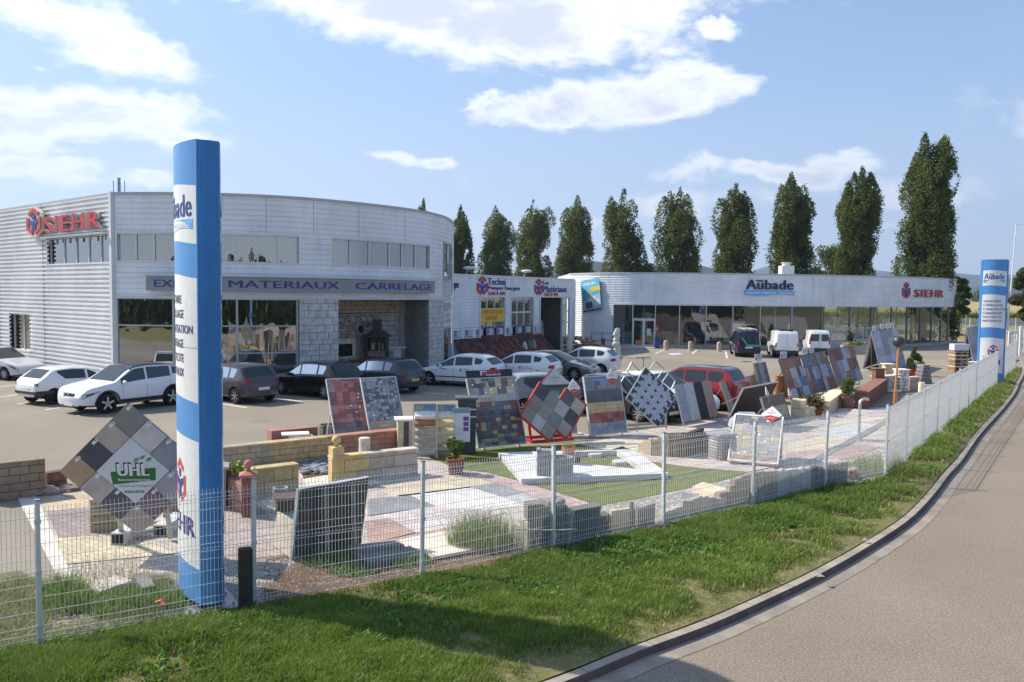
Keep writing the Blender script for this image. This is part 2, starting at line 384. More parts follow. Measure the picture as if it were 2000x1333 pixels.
TERR = m_ground('meadow', ((.12, .15, .05), (.20, .19, .08), (.26, .21, .12)), .03)
SOIL = m_ground('soil', ((.13, .085, .055), (.18, .12, .08), (.09, .06, .04)), 3.)
GRAV = m_ground('gravel', ((.42, .40, .37), (.30, .285, .26), (.60, .58, .55)), 9., 1.)
DIRT = m_ground('dry_earth', ((.38, .28, .17), (.30, .23, .13), (.20, .20, .09)), .7)
TURF = m_ground('artificial_turf', ((.125, .145, .038), (.16, .18, .048), (.10, .12, .032)), 2.5, .3)
HILL = m_ground('hillside', ((.022, .042, .022), (.035, .058, .026), (.07, .09, .04)), .004, .0)
def m_paver():
    s = MT('paving'); c = s.n('ShaderNodeHueSaturation', {'Saturation': .60, 'Value': 1.08, 'Color': s.col()}).outputs[0]; tc_ = s.n('ShaderNodeMapping', {0: s.n('ShaderNodeTexCoord').outputs['Object'], 2: (0, 0, R_(34.4))}).outputs[0]
    b = s.n('ShaderNodeTexBrick', {'Vector': tc_, 'Color1': (1, 1, 1, 1), 'Color2': (.76, .76, .78, 1), 'Mortar': (.45, .42, .40, 1), 'Scale': 1, 'Mortar Size': .006, 'Brick Width': .21, 'Row Height': .14, 'Bias': -.1})
    n = s.noise(.8, 6, .6); k = s.ramp(n, .3, .7, .84, 1.1)
    cc = s.mix(1.0, c, b.outputs[0], 'MULTIPLY'); cc = s.n('ShaderNodeVectorMath', {0: cc, 1: s.n('ShaderNodeCombineXYZ', {0: k, 1: k, 2: k}).outputs[0]}, operation='MULTIPLY').outputs[0]
    s.bsdf(cc, .9, 0, .2, s.bump(b.outputs[1], -.4, .004)); return s.m
PAVE = m_paver()
WLINE = vc('road_marking', .8, 0, .3, 4, .35, .1, 30)
def sheet(name, pts, z, mat, label=None, kind='structure', col=(.5, .5, .5), thick=0):
    m = MB(); P = [(p[0], p[1], z) for p in pts]
    if thick: m.prism([(p[0], p[1]) for p in pts], z-thick, z, col)
    else: m.add(P, [tuple(range(len(P)))], col)
    c = (sum(p[0] for p in P)/len(P), sum(p[1] for p in P)/len(P), z)
    o = m.build(name, mat, origin=c); 
    if kind: o['kind'] = kind
    return o
def catmull(P, n=8):
    P = [Vector(p) for p in P]; out_ = []
    for i in range(len(P)-1):
        p0 = P[max(0, i-1)]; p1 = P[i]; p2 = P[i+1]; p3 = P[min(len(P)-1, i+2)]
        for j in range(n):
            t = j/n; out_.append(.5*((2*p1)+(p2-p0)*t+(2*p0-5*p1+4*p2-p3)*t*t+(3*p1-p0-3*p2+p3)*t**3))
    out_.append(P[-1]); return out_
# ================= big ground, road, kerb =================
sheet('ground', [(-4000, -400), (4000, -400), (4000, 6000), (-4000, 6000)], -.30, TERR)
KERB = catmull([(-16, 2.2), (-8, 4.6), (-4.0, 6.35), (-1.6, 7.65), (.38, 8.94), (1.69, 10.03), (2.7, 10.82), (3.76, 11.77), (4.95, 12.9), (6.33, 14.35), (7.95, 16.2), (9.43, 18.2), (10.95, 20.4), (12.45, 22.5), (15.44, 26.9), (20.9, 34.6), (25.9, 42), (36, 58), (60, 100)])
kt = [(KERB[min(i+1, len(KERB)-1)]-KERB[max(i-1, 0)]).normalized() for i in range(len(KERB))]
kn = [Vector((t.y, -t.x)) for t in kt]       # towards the road
off = lambda d: [KERB[i]+kn[i]*d for i in range(len(KERB))]
def ribbon(name, A, B, za, zb, mat, col=(.5, .5, .5)):
    m = MB(); n = len(A); m.add([(p[0], p[1], za) for p in A]+[(p[0], p[1], zb) for p in B], [(i, i+1, n+i+1, n+i) for i in range(n-1)], col)
    o = m.build(name, mat, origin=(A[0][0], A[0][1], za)); o['kind'] = 'structure'; return o
m = MB(); far = off(26); n = len(KERB)
m.add([(p[0], p[1], -.13) for p in off(.30)]+[(p[0], p[1], -.13) for p in off(9)]+[(p[0], p[1], -.13) for p in off(40)], [(i, i+1, n+i+1, n+i) for i in range(n-1)]+[(n+i, n+i+1, 2*n+i+1, 2*n+i) for i in range(n-1)])
# plain convex sheet under the whole bend instead of overlapping strips
m = MB(); edge = off(.26); m.add([(p[0], p[1], -.094) for p in edge]+[(130, 95, -.094), (130, -40, -.094), (-16, -40, -.094)], [tuple(range(len(edge)+3))])
o = m.build('road', ROAD, origin=(5, 5, -.094)); o['kind'] = 'structure'
# kerb stones and gutter
m = MB(); c0 = (.33, .29, .24)
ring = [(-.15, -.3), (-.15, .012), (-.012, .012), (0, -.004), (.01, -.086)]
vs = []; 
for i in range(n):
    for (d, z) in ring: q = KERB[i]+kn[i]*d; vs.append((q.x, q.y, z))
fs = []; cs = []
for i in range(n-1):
    for j in range(4): fs.append((i*5+j, (i+1)*5+j, (i+1)*5+j+1, i*5+j+1)); cs.append(vary(c0, .07) if j < 2 else vary((.15, .105, .095), .08))  # roadside face coloured darker than the top, its shade put into the colour
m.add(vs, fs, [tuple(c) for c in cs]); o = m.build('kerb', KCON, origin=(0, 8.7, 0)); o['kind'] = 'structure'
m = MB(); A = off(.01); B = off(.28); cs = [vary((.29, .25, .21), .06) for _ in range(n-1)]
m.add([(p[0], p[1], -.086) for p in A]+[(p[0], p[1], -.089) for p in B], [(i, i+1, n+i+1, n+i) for i in range(n-1)], cs)
o = m.build('gutter', KCON, origin=(0, 8.7, 0)); o['kind'] = 'structure'
m = MB(); acc = 0
for i in range(n-1):
    acc += (KERB[i+1]-KERB[i]).length
    if acc > 1.0:
        acc = 0; q = KERB[i]; t = kt[i]; nn_ = kn[i]
        m.add([(q.x+nn_.x*a+t.x*b, q.y+nn_.y*a+t.y*b, .0135) for a, b in ((-.168, 0), (-.013, 0), (-.013, .012), (-.168, .012))], [(0, 1, 2, 3)], (.07, .06, .055))
o = m.build('kerb_joints', CONC, origin=(0, 8.7, 0)); o['kind'] = 'structure'
# ================= lot and verge =================
FENCE_A = [Vector((-10.35, 6.95)), Vector((-8.04, 8.43)), Vector((-5.76, 9.92)), Vector((-3.55, 11.25)), Vector((-1.35, 12.5)), Vector((.75, 13.95)), Vector((2.9, 15.4)), Vector((5.03, 16.95)), Vector((7.15, 18.6)), Vector((9.09, 19.85))]
fd = (Vector((31.6, 51.7))-Vector((9.09, 19.85))); nseg = 15
FENCE_B = [Vector((9.09, 19.85))+fd*i/nseg for i in range(nseg+1)]
FL = FENCE_A+FENCE_B[1:]
FLs = catmull(FL, 4)
m = MB(); pts = [(-30, 4), (-16, 5)]+[(p.x+.12, p.y-.2) for p in FLs]+[(48, 75), (60, 100), (60, 125), (-70, 125), (-70, 4)]
m.add([(p[0], p[1], 0) for p in pts], [tuple(range(len(pts)))]); o = m.build('parking_lot', LOT, origin=(0, 40, 0)); o['kind'] = 'structure'
# verge strip between fence and kerb, gently bumpy
def lerp_line(P, k):
    ls = [0]
    for a, b in zip(P, P[1:]): ls.append(ls[-1]+(b-a).length)
    out_ = []
    for i in range(k):
        s_ = ls[-1]*i/(k-1); j = 0
        while j < len(ls)-2 and ls[j+1] < s_: j += 1
        t = (s_-ls[j])/max(1e-6, ls[j+1]-ls[j]); out_.append(P[j].lerp(P[j+1], t))
    return out_
from mathutils import noise as mn
KV = [KERB[i]+kn[i]*(-.165) for i in range(n)]
def vz(x, y, t):
    h = .05*mn.noise((x*.5, y*.5, 0))+.03*mn.noise((x*1.7, y*1.7, 3))
    mound = .22*math.exp(-((x+4.1)**2+(y-9.6)**2)/.9)
    return (.02+(h+.03)*min(1, (1-abs(2*t-1))*3)+mound*min(1, t*8))
# sample pairs by matching y-order: use ray fan of parameter s on both lines
nA = 150; LA = lerp_line([Vector((-17, 3.6))]+FLs, nA)
# nearest kerb point for each fence point, monotone
KB = []; j0 = 0
KVd = []
for a, b in zip(KV, KV[1:]):
    for q in range(6): KVd.append(a.lerp(b, q/6))
for p in LA:
    best = min(range(j0, min(len(KVd), j0+90)), key=lambda j: (KVd[j]-p).length); j0 = best; KB.append(KVd[best])
nt_ = 24; vs = []
for i in range(nA):
    for j in range(nt_+1):
        t = j/nt_; q = LA[i].lerp(KB[i], t); vs.append((q.x, q.y, vz(q.x, q.y, t)))
fs = [(i*(nt_+1)+j, (i+1)*(nt_+1)+j, (i+1)*(nt_+1)+j+1, i*(nt_+1)+j+1) for i in range(nA-1) for j in range(nt_)]
m = MB(); m.add(vs, fs); o = m.build('verge', VERGE, origin=(0, 11, 0), smooth=True); o['kind'] = 'structure'
VQ = (LA, KB)
def blades(name, P, H_, Wd, cols, lean=.5, origin=(0, 11, 0), kind='stuff', mat=None):
    """P Nx3 roots, H_ heights, cols Nx3: bent two-segment blades in one mesh"""
    n_ = len(P); th = np.random.rand(n_)*2*np.pi; ph = np.random.rand(n_)*2*np.pi
    w = np.stack([np.cos(th), np.sin(th), np.zeros(n_)], 1)*Wd[:, None]*.5
    ln = np.stack([np.cos(ph), np.sin(ph), np.zeros(n_)], 1)*(np.random.rand(n_)*lean*H_)[:, None]
    up = np.zeros((n_, 3)); up[:, 2] = H_
    A = P-w; B = P+w; C_ = P+w*.8+ln*.35+up*.55; D_ = P-w*.8+ln*.35+up*.55; E_ = P+ln+up*(1-.25*lean*np.random.rand(n_))[:, None]
    V = np.stack([A, B, C_, D_, E_], 1).reshape(-1, 3)-np.array(origin)
    b = np.arange(n_)*5
    loops = np.stack([b, b+1, b+2, b+3, b+3, b+2, b+4], 1).reshape(-1)
    ls = np.stack([np.arange(n_)*7, np.arange(n_)*7+4], 1).reshape(-1); lt = np.tile([4, 3], n_)
    me = bpy.data.meshes.new(name); me.vertices.add(len(V)); me.vertices.foreach_set('co', V.astype(np.float32).ravel())
    me.loops.add(len(loops)); me.loops.foreach_set('vertex_index', loops.astype(np.int32))
    me.polygons.add(len(ls)); me.polygons.foreach_set('loop_start', ls.astype(np.int32)); me.polygons.foreach_set('loop_total', lt.astype(np.int32))
    ca = me.color_attributes.new('Col', 'FLOAT_COLOR', 'CORNER'); arr = np.ones((len(loops), 4), np.float32); arr[:, :3] = np.repeat(cols, 7, axis=0); ca.data.foreach_set('color', arr.ravel())
    me.update(calc_edges=True); me.validate(); me.materials.append(mat or GRASS)
    ob = bpy.data.objects.new(name, me); COL.objects.link(ob); ob.location = origin
    if kind: ob['kind'] = kind
    return ob
def vgrass(N_):
    LAa = np.array([(p.x, p.y) for p in LA]); KBa = np.array([(p.x, p.y) for p in KB])
    wd = np.linalg.norm(LAa-KBa, axis=1); sp = np.linalg.norm(np.diff(LAa, axis=0, append=LAa[-1:]), axis=1)+.02
    dist = np.linalg.norm((LAa+KBa)/2, axis=1); wt = wd*sp/np.maximum(dist, 8)**1.7; vis = ((LAa+KBa)[:, 0]/2 > -.72*(LAa+KBa)[:, 1]/2-2.5); wt = wt*vis; wt /= wt.sum()
    i = np.random.choice(nA-1, N_, p=wt[:-1]/wt[:-1].sum()); a = np.random.rand(N_)[:, None]; t = np.random.rand(N_)[:, None]*1.0
    A = LAa[i]*(1-a)+LAa[i+1]*a; B = KBa[i]*(1-a)+KBa[i+1]*a; q = A*(1-t)+B*t
    nz = np.array([mn.noise((x*.9, y*.9, 0)) for x, y in q]); n2_ = np.array([mn.noise((x*3.1, y*3.1, 5)) for x, y in q])
    z = np.array([vz(x, y, tt) for (x, y), tt in zip(q, t[:, 0])])
    edge_ = np.clip((1-t[:, 0])*wd[i]/.55, 0, 1)                # bare worn strip next to the kerb
    fen = np.clip(t[:, 0]*wd[i]/.22, .45, 1)
    keep = np.random.rand(N_) < np.clip(.22+edge_*.62+nz*1.5+n2_*.9, .03, 1)*np.clip(edge_*1.3+.06, 0, 1)*fen
    q = q[keep]; z = z[keep]; nz = nz[keep]; n2_ = n2_[keep]; edge_ = edge_[keep]; K_ = len(q)
    far_ = np.clip(np.linalg.norm(q, axis=1)/12, 1, 3)
    H_ = (.045+.075*np.random.rand(K_))*(1+.9*nz+.5*n2_)*(.45+.55*edge_)*np.sqrt(far_); H_ = np.clip(H_, .02, .3)
    Wd = .009*far_*(.7+.9*np.random.rand(K_))
    c1 = np.array([.135, .215, .032]); c2 = np.array([.235, .325, .065]); c3 = np.array([.42, .35, .19])
    r = np.clip(.5+nz*1.0+(np.random.rand(K_)-.5)*.8, 0, 1)[:, None]; col = c1*(1-r)+c2*r
    dry = (np.random.rand(K_) < (.07+.40*(1-edge_)+.32*np.clip(-nz*2.2-.15, 0, 1)))[:, None]; col = np.where(dry, c3*(.7+.6*np.random.rand(K_)[:, None]), col)
    col = col*(.8+.45*np.random.rand(K_)[:, None])
    return blades('grass', np.concatenate([q, z[:, None]], 1), H_, Wd, col, .9)
vgrass(520000)
# broad leaved ground cover (clover and plantain) among the grass
def clover(N_):
    LAa = np.array([(p.x, p.y) for p in LA]); KBa = np.array([(p.x, p.y) for p in KB])
    i = np.random.randint(20, nA-40, N_); t = np.random.beta(1.3, 2.0, N_)[:, None]*.85+.02; q = LAa[i]*(1-t)+KBa[i]*t+np.random.randn(N_, 2)*.08
    k = np.array([mn.noise((x*.6, y*.6, 9)) for x, y in q]) > -.02; q = q[k]; t = t[k]
    n_ = len(q); rep = 7; q = np.repeat(q, rep, 0)+np.random.randn(n_*rep, 2)*.05; t = np.repeat(t, rep, 0)
    z = np.array([vz(x, y, tt) for (x, y), tt in zip(q, t[:, 0])]); M_ = len(q)
    P = np.concatenate([q, z[:, None]+.02], 1); c = np.array([.125, .235, .04])*(.7+.9*np.random.rand(M_)[:, None])
    return blades('clover', P, .03+.07*np.random.rand(M_), .03+.02*np.random.rand(M_), c, 1.4)
clover(11000)
# ================= display ground (inside the fence) =================
def pxs(pts, z): return [at(x, y, z) for x, y in pts]
def patch(name, pts, lvl, mat, col): 
    z = .004*lvl; return sheet(name, pxs(pts, z), z, mat, col=lin(col) if isinstance(col, str) else col)
patch('paved_area', [(48, 968), (130, 948), (420, 905), (640, 872), (800, 880), (835, 888), (1150, 866), (1240, 842), (1440, 812), (1560, 800), (1745, 795), (1840, 765), (1985, 700), (1930, 740), (1860, 790), (1738, 925), (1612, 952), (1465, 985), (1290, 1015), (1084, 1065), (960, 1075), (870, 1085), (600, 1075), (415, 1105), (130, 1155)], 1, PAVE, (.52, .42, .34))
patch('display_border', [(30, 966), (68, 962), (152, 1150), (128, 1158)], 3, CONC, (.50, .46, .41))
patch('path', [(78, 963), (170, 958), (182, 992), (90, 998)], 2, PAVE, (.52, .37, .16))
patch('path', [(90, 998), (182, 992), (195, 1046), (114, 1050)], 2, PAVE, (.33, .22, .20))
patch('path', [(104, 1052), (225, 1043), (350, 1082), (128, 1104)], 2, PAVE, (.58, .45, .20))
patch('path', [(130, 1102), (355, 1080), (375, 1110), (146, 1148)], 2, PAVE, (.56, .44, .33))
patch('path', [(420, 985), (500, 978), (560, 1050), (605, 1078), (420, 1100)], 2, PAVE, (.42, .30, .25))
patch('path', [(488, 985), (545, 965), (600, 965), (640, 990), (560, 1012)], 3, PAVE, (.62, .58, .50))
patch('path', [(588, 925), (700, 895), (740, 945), (600, 958)], 3, PAVE, (.72, .66, .48))
patch('path', [(600, 958), (740, 945), (745, 951), (604, 964)], 4, PAVE, (.44, .20, .18))
patch('path', [(728, 952), (905, 926), (980, 945), (770, 972)], 3, PAVE, (.62, .48, .27))
patch('path', [(720, 975), (800, 968), (850, 988), (720, 1008)], 4, PAVE, (.26, .27, .30))
patch('path', [(775, 968), (965, 945), (1060, 985), (870, 1005)], 3, PAVE, (.72, .69, .64))
patch('path', [(915, 950), (975, 943), (1035, 960), (985, 972)], 4, PAVE, (.28, .29, .32))
patch('path', [(985, 972), (1035, 960), (1120, 985), (1060, 1000)], 4, PAVE, (.55, .54, .50))
patch('path', [(720, 1010), (850, 988), (990, 1000), (870, 1035), (720, 1050)], 4, PAVE, (.62, .50, .48))
patch('path', [(712, 1018), (760, 1012), (812, 1040), (722, 1062)], 5, PAVE, (.44, .20, .13))
patch('path', [(715, 1063), (895, 1026), (900, 1034), (735, 1072)], 6, PAVE, (.48, .26, .22))
patch('pebble_bed', [(585, 905), (650, 893), (652, 925), (592, 935)], 5, SOIL, (.1, .1, .1))
patch('planting_bed', [(520, 1092), (610, 1078), (720, 1062), (800, 1078), (945, 1060), (1000, 1075), (1082, 1072), (960, 1108), (830, 1140), (520, 1185), (505, 1140)], 3, SOIL, (.1, .1, .1))
patch('gravel_strip', [(425, 1108), (600, 1082), (540, 1130), (505, 1165), (430, 1195), (360, 1195), (330, 1135)], 2, GRAV, (.4, .4, .4))
patch('gravel_strip', [(1160, 985), (1300, 968), (1380, 942), (1440, 940), (1430, 985), (1290, 1020), (1100, 1070)], 2, GRAV, (.4, .4, .4))
patch('gravel_strip', [(1620, 925), (1700, 885), (1760, 860), (1860, 795), (1930, 745), (1965, 712), (1880, 800), (1735, 915), (1650, 950)], 3, GRAV, (.4, .4, .4))
patch('soil_strip', [(0, 1120), (40, 1115), (128, 1158), (330, 1128), (360, 1195), (83, 1262), (0, 1300)], 2, VERGE, (.4, .4, .4))
# artificial lawn with its pink edging
LAWN = [(822, 886), (870, 882), (1000, 872), (1140, 868), (1190, 880), (1245, 898), (1340, 912), (1462, 922), (1420, 936), (1330, 956), (1240, 975), (1170, 988), (1090, 962), (1010, 938), (950, 922), (895, 916)]
patch('artificial_lawn', LAWN, 4, TURF, (.1, .2, .05))
edge1 = [(885, 920), (950, 925), (1010, 941), (1090, 966), (1165, 992)]; edge2 = [(885, 930), (938, 934), (995, 952), (1065, 980), (1120, 1003)]
patch('edging', edge1+edge2[::-1], 6, PAVE, (.50, .28, .25))
patch('edging', [(1190, 880), (1245, 898), (1340, 912), (1462, 922), (1540, 905), (1500, 893), (1380, 898), (1265, 890), (1215, 872)], 6, PAVE, (.56, .43, .37))
patch('path', [(1130, 868), (1240, 850), (1262, 858), (1245, 884), (1190, 880)], 6, PAVE, (.66, .52, .30))
# right side paving in colour fields
patch('path', [(1540, 868), (1600, 852), (1665, 858), (1610, 880), (1535, 882)], 3, PAVE, (.62, .48, .26))
patch('path', [(1535, 882), (1610, 880), (1640, 890), (1600, 900), (1535, 897)], 3, PAVE, (.54, .30, .25))
patch('path', [(1600, 852), (1670, 858), (1720, 832), (1670, 822), (1620, 835)], 3, PAVE, (.55, .56, .57))
patch('path', [(1620, 835), (1670, 822), (1700, 826), (1738, 815), (1650, 812)], 4, PAVE, (.66, .52, .33))
patch('path', [(1560, 812), (1640, 800), (1736, 800), (1738, 812), (1640, 815)], 3, PAVE, (.60, .45, .38))
patch('path', [(1625, 885), (1660, 868), (1720, 872), (1680, 892), (1640, 898)], 4, PAVE, (.42, .23, .19))
patch('edging', [(1572, 904), (1738, 815), (1738, 825), (1586, 908)], 6, PAVE, (.22, .22, .25))
patch('path', [(1715, 832), (1738, 830), (1738, 838), (1705, 838)], 5, PAVE, (.62, .40, .20))
# parking bay lines
def line(p, q, w=.13):
    a = at(*p); b = at(*q); d = (b-a).normalized(); nn_ = Vector((-d.y, d.x, 0))*w/2
    sheet('bay_line', [a-nn_, b-nn_, b+nn_, a+nn_], .004, WLINE, col=(.74, .72, .68))
for p, q in [((0, 756), (42, 751)), ((0, 776), (44, 770)), ((32, 790), (150, 772)), ((88, 801), (205, 783)), ((150, 813), (400, 775)), ((400, 784), (482, 797)), ((515, 775), (590, 785)), ((810, 765), (872, 771)), ((1010, 800), (1100, 815)),
             ((1280, 691), (1302, 682)), ((1352, 692), (1361, 684)), ((1420, 700), (1417, 686)), ((1204, 724), (1310, 733)), ((1780, 711), (1850, 712)), ((1745, 722), (1860, 723)), ((1560, 742), (1700, 722))]: line(p, q)
patch('pavement_mark', [(1303, 691), (1325, 690), (1334, 692), (1312, 694)], 1, WLINE, (.62, .64, .66))
m = MB(); q = at(1458, 707); m.cyl((q.x, q.y, 0), (q.x, q.y, .006), .35, col=(.09, .085, .08), n=20); tag(m.build('drain_cover', STEEL, origin=q), 'round dark drain cover in the asphalt in front of the dark blue van', 'drain cover')
# ================= far land =================
def hill(name, prof, D, mat, z0=-.3, depth=900, col=(.1, .1, .1)):
    """prof: list of (px, py) skyline points at distance D; a solid ridge with slopes both sides"""
    P = []
    for px, py in prof:
        d = ray(px, py); k = D/d.y; P.append(Vector((d.x*k, D, max(1, CH+d.z*k))))
    P2 = []
    for a, b in zip(P, P[1:]):
        for j in range(10):
            t = j/10; q = a.lerp(b, t); q.z *= 1+.05*mn.noise((q.x*.004, D*.01, 0)); P2.append(q)
    P2.append(P[-1]); vs = []; K = 7
    for q in P2:
        for j in range(K):
            t = j/(K-1); zz = q.z*math.sin(t*math.pi)**.7 if 0 < t < 1 else z0
            yy = q.y-depth/2+depth*t
            vs.append((q.x*(yy/q.y), yy, zz*(1 if t <= .5 else 1.)*(1+.06*mn.noise((q.x*.006, yy*.006, 2))) if zz > 0 else zz))
    fs = [(i*K+j, (i+1)*K+j, (i+1)*K+j+1, i*K+j+1) for i in range(len(P2)-1) for j in range(K-1)]
    m = MB(); m.add(vs, fs, col); o = m.build(name, mat, origin=(P[len(P)//2].x, D, 0), smooth=True); o['kind'] = 'structure'; return o
hill('hills', [(1360, 570), (1465, 532), (1500, 519), (1540, 525), (1640, 532), (1720, 530), (1780, 533), (1860, 532), (1900, 536), (1960, 540), (2060, 536), (2200, 545)], 5200, HILL, depth=1800)
hill('hills', [(1840, 582), (1880, 570), (1915, 556), (1960, 545), (2010, 541), (2100, 538), (2300, 530)], 2600, HILL, depth=900)
hill('hills', [(600, 545), (760, 545), (900, 532), (1000, 535), (1160, 508), (1200, 512), (1280, 520), (1370, 521), (1410, 530), (1480, 545), (1560, 575)], 1900, HILL, depth=500)
# ================= buildings =================
class Path:
    def __init__(s, pts):
        s.p = [Vector((a, b)) for a, b in pts]; s.s = [0]
        for a, b in zip(s.p, s.p[1:]): s.s.append(s.s[-1]+(b-a).length)
        s.L = s.s[-1]
    def seg(s, u):
        j = 0
        while j < len(s.s)-2 and s.s[j+1] < u: j += 1
        return j
    def P(s, u):
        j = s.seg(u); t = (u-s.s[j])/(s.s[j+1]-s.s[j]); return s.p[j].lerp(s.p[j+1], t)
    def T(s, u):
        e = .25; u = min(max(u, 0), s.L); return (s.P(min(s.L, u+e))-s.P(max(0, u-e))).normalized()
    def N(s, u): t = s.T(u); return Vector((t.y, -t.x))
    def at(s, u, z, d=0.):
        q = s.P(u)+s.N(u)*d; return (q.x, q.y, z)
    def hit(s, px, py):
        d = ray(px, py); dx, dy = d.x, d.y; best = None
        for j, (a, b) in enumerate(zip(s.p, s.p[1:])):
            e = b-a; det = dx*(-e.y)+e.x*dy
            if abs(det) < 1e-9: continue
            t = (a.x*(-e.y)+e.x*a.y)/det; u = (dx*a.y-dy*a.x)/det
            if -1e-6 <= u <= 1+1e-6 and t > 0 and (best is None or t < best[0]): best = (t, s.s[j]+u*(b-a).length)
        if best is None: raise ValueError((px, py))
        return best[1], CH+d.z*best[0]
    def surf(s, u0=0, z0=0, flip=False):
        return lambda x, y, o: s.at(u0+x, z0+y, o)
def rng(a, b, step):
    k = max(1, int(math.ceil((b-a)/step))); return [a+(b-a)*i/k for i in range(k+1)]
def clad(mb, P, s0, s1, z0, z1, pitch=.25, dep=.035, col=(.5, .5, .5), ds=.6, kind='trap', ph=0):
    zs = []; k = math.floor((z0-ph)/pitch)
    prof = {'trap': [(0, 0), (0, .42), (dep, .5), (dep, .92)], 'plank': [(0, 0), (dep, .05), (dep*.8, .93), (0, .97)]}[kind]
    pts = []
    while ph+k*pitch < z1+pitch:
        for o, t in prof: pts.append((o, ph+(k+t)*pitch))
        k += 1
    def offz(z):
        for (o0, a), (o1, b) in zip(pts, pts[1:]):
            if a <= z <= b: return o0+(o1-o0)*(z-a)/(b-a) if b > a else o0
        return 0
    prof = [(offz(z0), z0)]+[(o, z) for o, z in pts if z0 < z < z1]+[(offz(z1), z1)]
    ss = rng(s0, s1, ds)
    cs = []
    base = lin(col)
    mb.grid(lambda a, b: P.at(a, b[1], b[0]), ss, prof, base)
def flat(mb, P, s0, s1, z0, z1, d=0., col=(.5, .5, .5), ds=.6):
    mb.grid(lambda a, b: P.at(a, b, d), rng(s0, s1, ds), [z0, z1], col)
def curvebox(mb, P, s0, s1, z0, z1, d0, d1, col=(.5, .5, .5), ds=.6):
    ss = rng(s0, s1, ds); vs = []
    for u in ss:
        for d, z in ((d0, z0), (d1, z0), (d1, z1), (d0, z1)): vs.append(P.at(u, z, d))
    n_ = len(ss); fs = [(i*4+j, (i+1)*4+j, (i+1)*4+(j+1) % 4, i*4+(j+1) % 4) for i in range(n_-1) for j in range(4)]+[(0, 1, 2, 3), tuple((n_-1)*4+j for j in (3, 2, 1, 0))]
    mb.add(vs, fs, col)
def smooth_path(pts, n_=8): return Path([tuple(p) for p in catmull([Vector(p) for p in pts], n_)])
# ---- two storey corner building ----
FA = smooth_path([(-17.7, 36.75), (-15.3, 36.5), (-12.9, 36.62), (-10.4, 37.4), (-8.4, 38.8), (-6.4, 40.9), (-4.75, 43.45), (-3.95, 46.0), (-3.66, 48.5), (-3.7, 51.5), (-3.9, 54)])
ld = Vector((-.769, .639)); LW = Path([tuple(Vector((-17.7, 36.75))+ld*30), (-17.7, 36.75)])
B1 = thing('corner_building', 'two storey light grey metal building with curved front and ribbon windows', 'building', (-12, 44, 0))
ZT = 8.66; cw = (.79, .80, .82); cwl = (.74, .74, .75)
m = MB(); X = lambda px, py, P=FA: P.hit(px, py)
s230 = X(230, 480)[0]; s583 = X(583, 480)[0]; s648 = X(648, 490)[0]; s838 = X(838, 500)[0]; sE0 = X(864, 520)[0]
zh, zs = 6.92, 5.66; zg = 4.06
s660 = X(660, 620)[0]; s835 = X(836, 620)[0]; s583g = X(583, 640)[0]; s868 = X(864, 640)[0]
print('facade s', s230, s583, s648, s838, sE0, X(750, 470)[1], X(750, 520)[1], X(400, 585)[1], X(340, 535)[1], X(838, 570)[1])
clad(m, FA, 0.12, sE0, zh, ZT-.1, .235, .03, cw, .5, 'plank'); clad(m, FA, sE0, FA.L, zh+.35, ZT-.1, .235, .03, cw, .5, 'plank')
clad(m, FA, 0.12, s230, zs, zh, .235, .03, cw, .5, 'plank'); clad(m, FA, s583, s648, zs, zh, .235, .03, cw, .5, 'plank'); clad(m, FA, s838, sE0, zs, zh, .235, .03, cw, .5, 'plank')
clad(m, FA, 0.12, sE0, zg+.06, zs, .235, .03, cw, .5, 'plank'); clad(m, FA, FA.L-4.5, FA.L, 0, zh+.35, .235, .03, cw, .5, 'plank')
m.build('wall', CLAD, B1, smooth=False)
m = MB(); lws = LW.L
a0, zt_ = LW.hit(95, 467); a1, _ = LW.hit(216, 467); wz0, wz1 = 5.62, 6.92
b0, b1z = LW.hit(21, 619); b1, b0z = LW.hit(62, 692)
print('left', a0, a1, zt_, LW.hit(150, 460)[1], LW.hit(150, 514)[1], b0, b1, b1z, b0z, LW.L)
wz1 = 6.9; wz0 = 5.6; bz0, bz1 = 1.15, 3.1
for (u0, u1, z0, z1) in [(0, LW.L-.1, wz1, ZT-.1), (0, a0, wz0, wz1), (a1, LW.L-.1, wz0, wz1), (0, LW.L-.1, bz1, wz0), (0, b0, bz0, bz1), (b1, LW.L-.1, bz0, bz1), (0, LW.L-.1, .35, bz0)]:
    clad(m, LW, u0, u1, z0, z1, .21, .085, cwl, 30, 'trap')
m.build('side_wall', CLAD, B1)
m = MB(); curvebox(m, LW, 0, LW.L-.1, 0, .35, -.1, .03, (.22, .21, .20), 30); m.build('plinth', CONC, B1)
m = MB(); curvebox(m, FA, 0, FA.L, ZT-.1, ZT+.03, -.2, .07, (.42, .43, .44)); curvebox(m, LW, 0, LW.L, ZT-.1, ZT+.02, -.2, .08, (.42, .43, .44), 30)
m.build('roof_trim', PAINT, B1)
m = MB()
for px_ in (520, 612, 700, 790): u = X(px_, 440)[0]; curvebox(m, FA, u-.012, u+.012, zh+.1, ZT-.1, .02, .036, (.42, .43, .45), .1)
for u in (4.5, 10.5, 16.5, 22.5): curvebox(m, LW, u-.012, u+.012, .4, ZT-.1, .03, .09, (.5, .5, .5), .1)
m.build('sheet_joint', CLAD, B1)
m = MB(); c = FA.P(0); m.box((c.x-.02, c.y-.01, ZT/2+.02), (.22, .22, ZT+.04), (.62, .64, .65), rz=math.atan2(ld.y, ld.x)); m.build('corner_post', PAINT, B1)
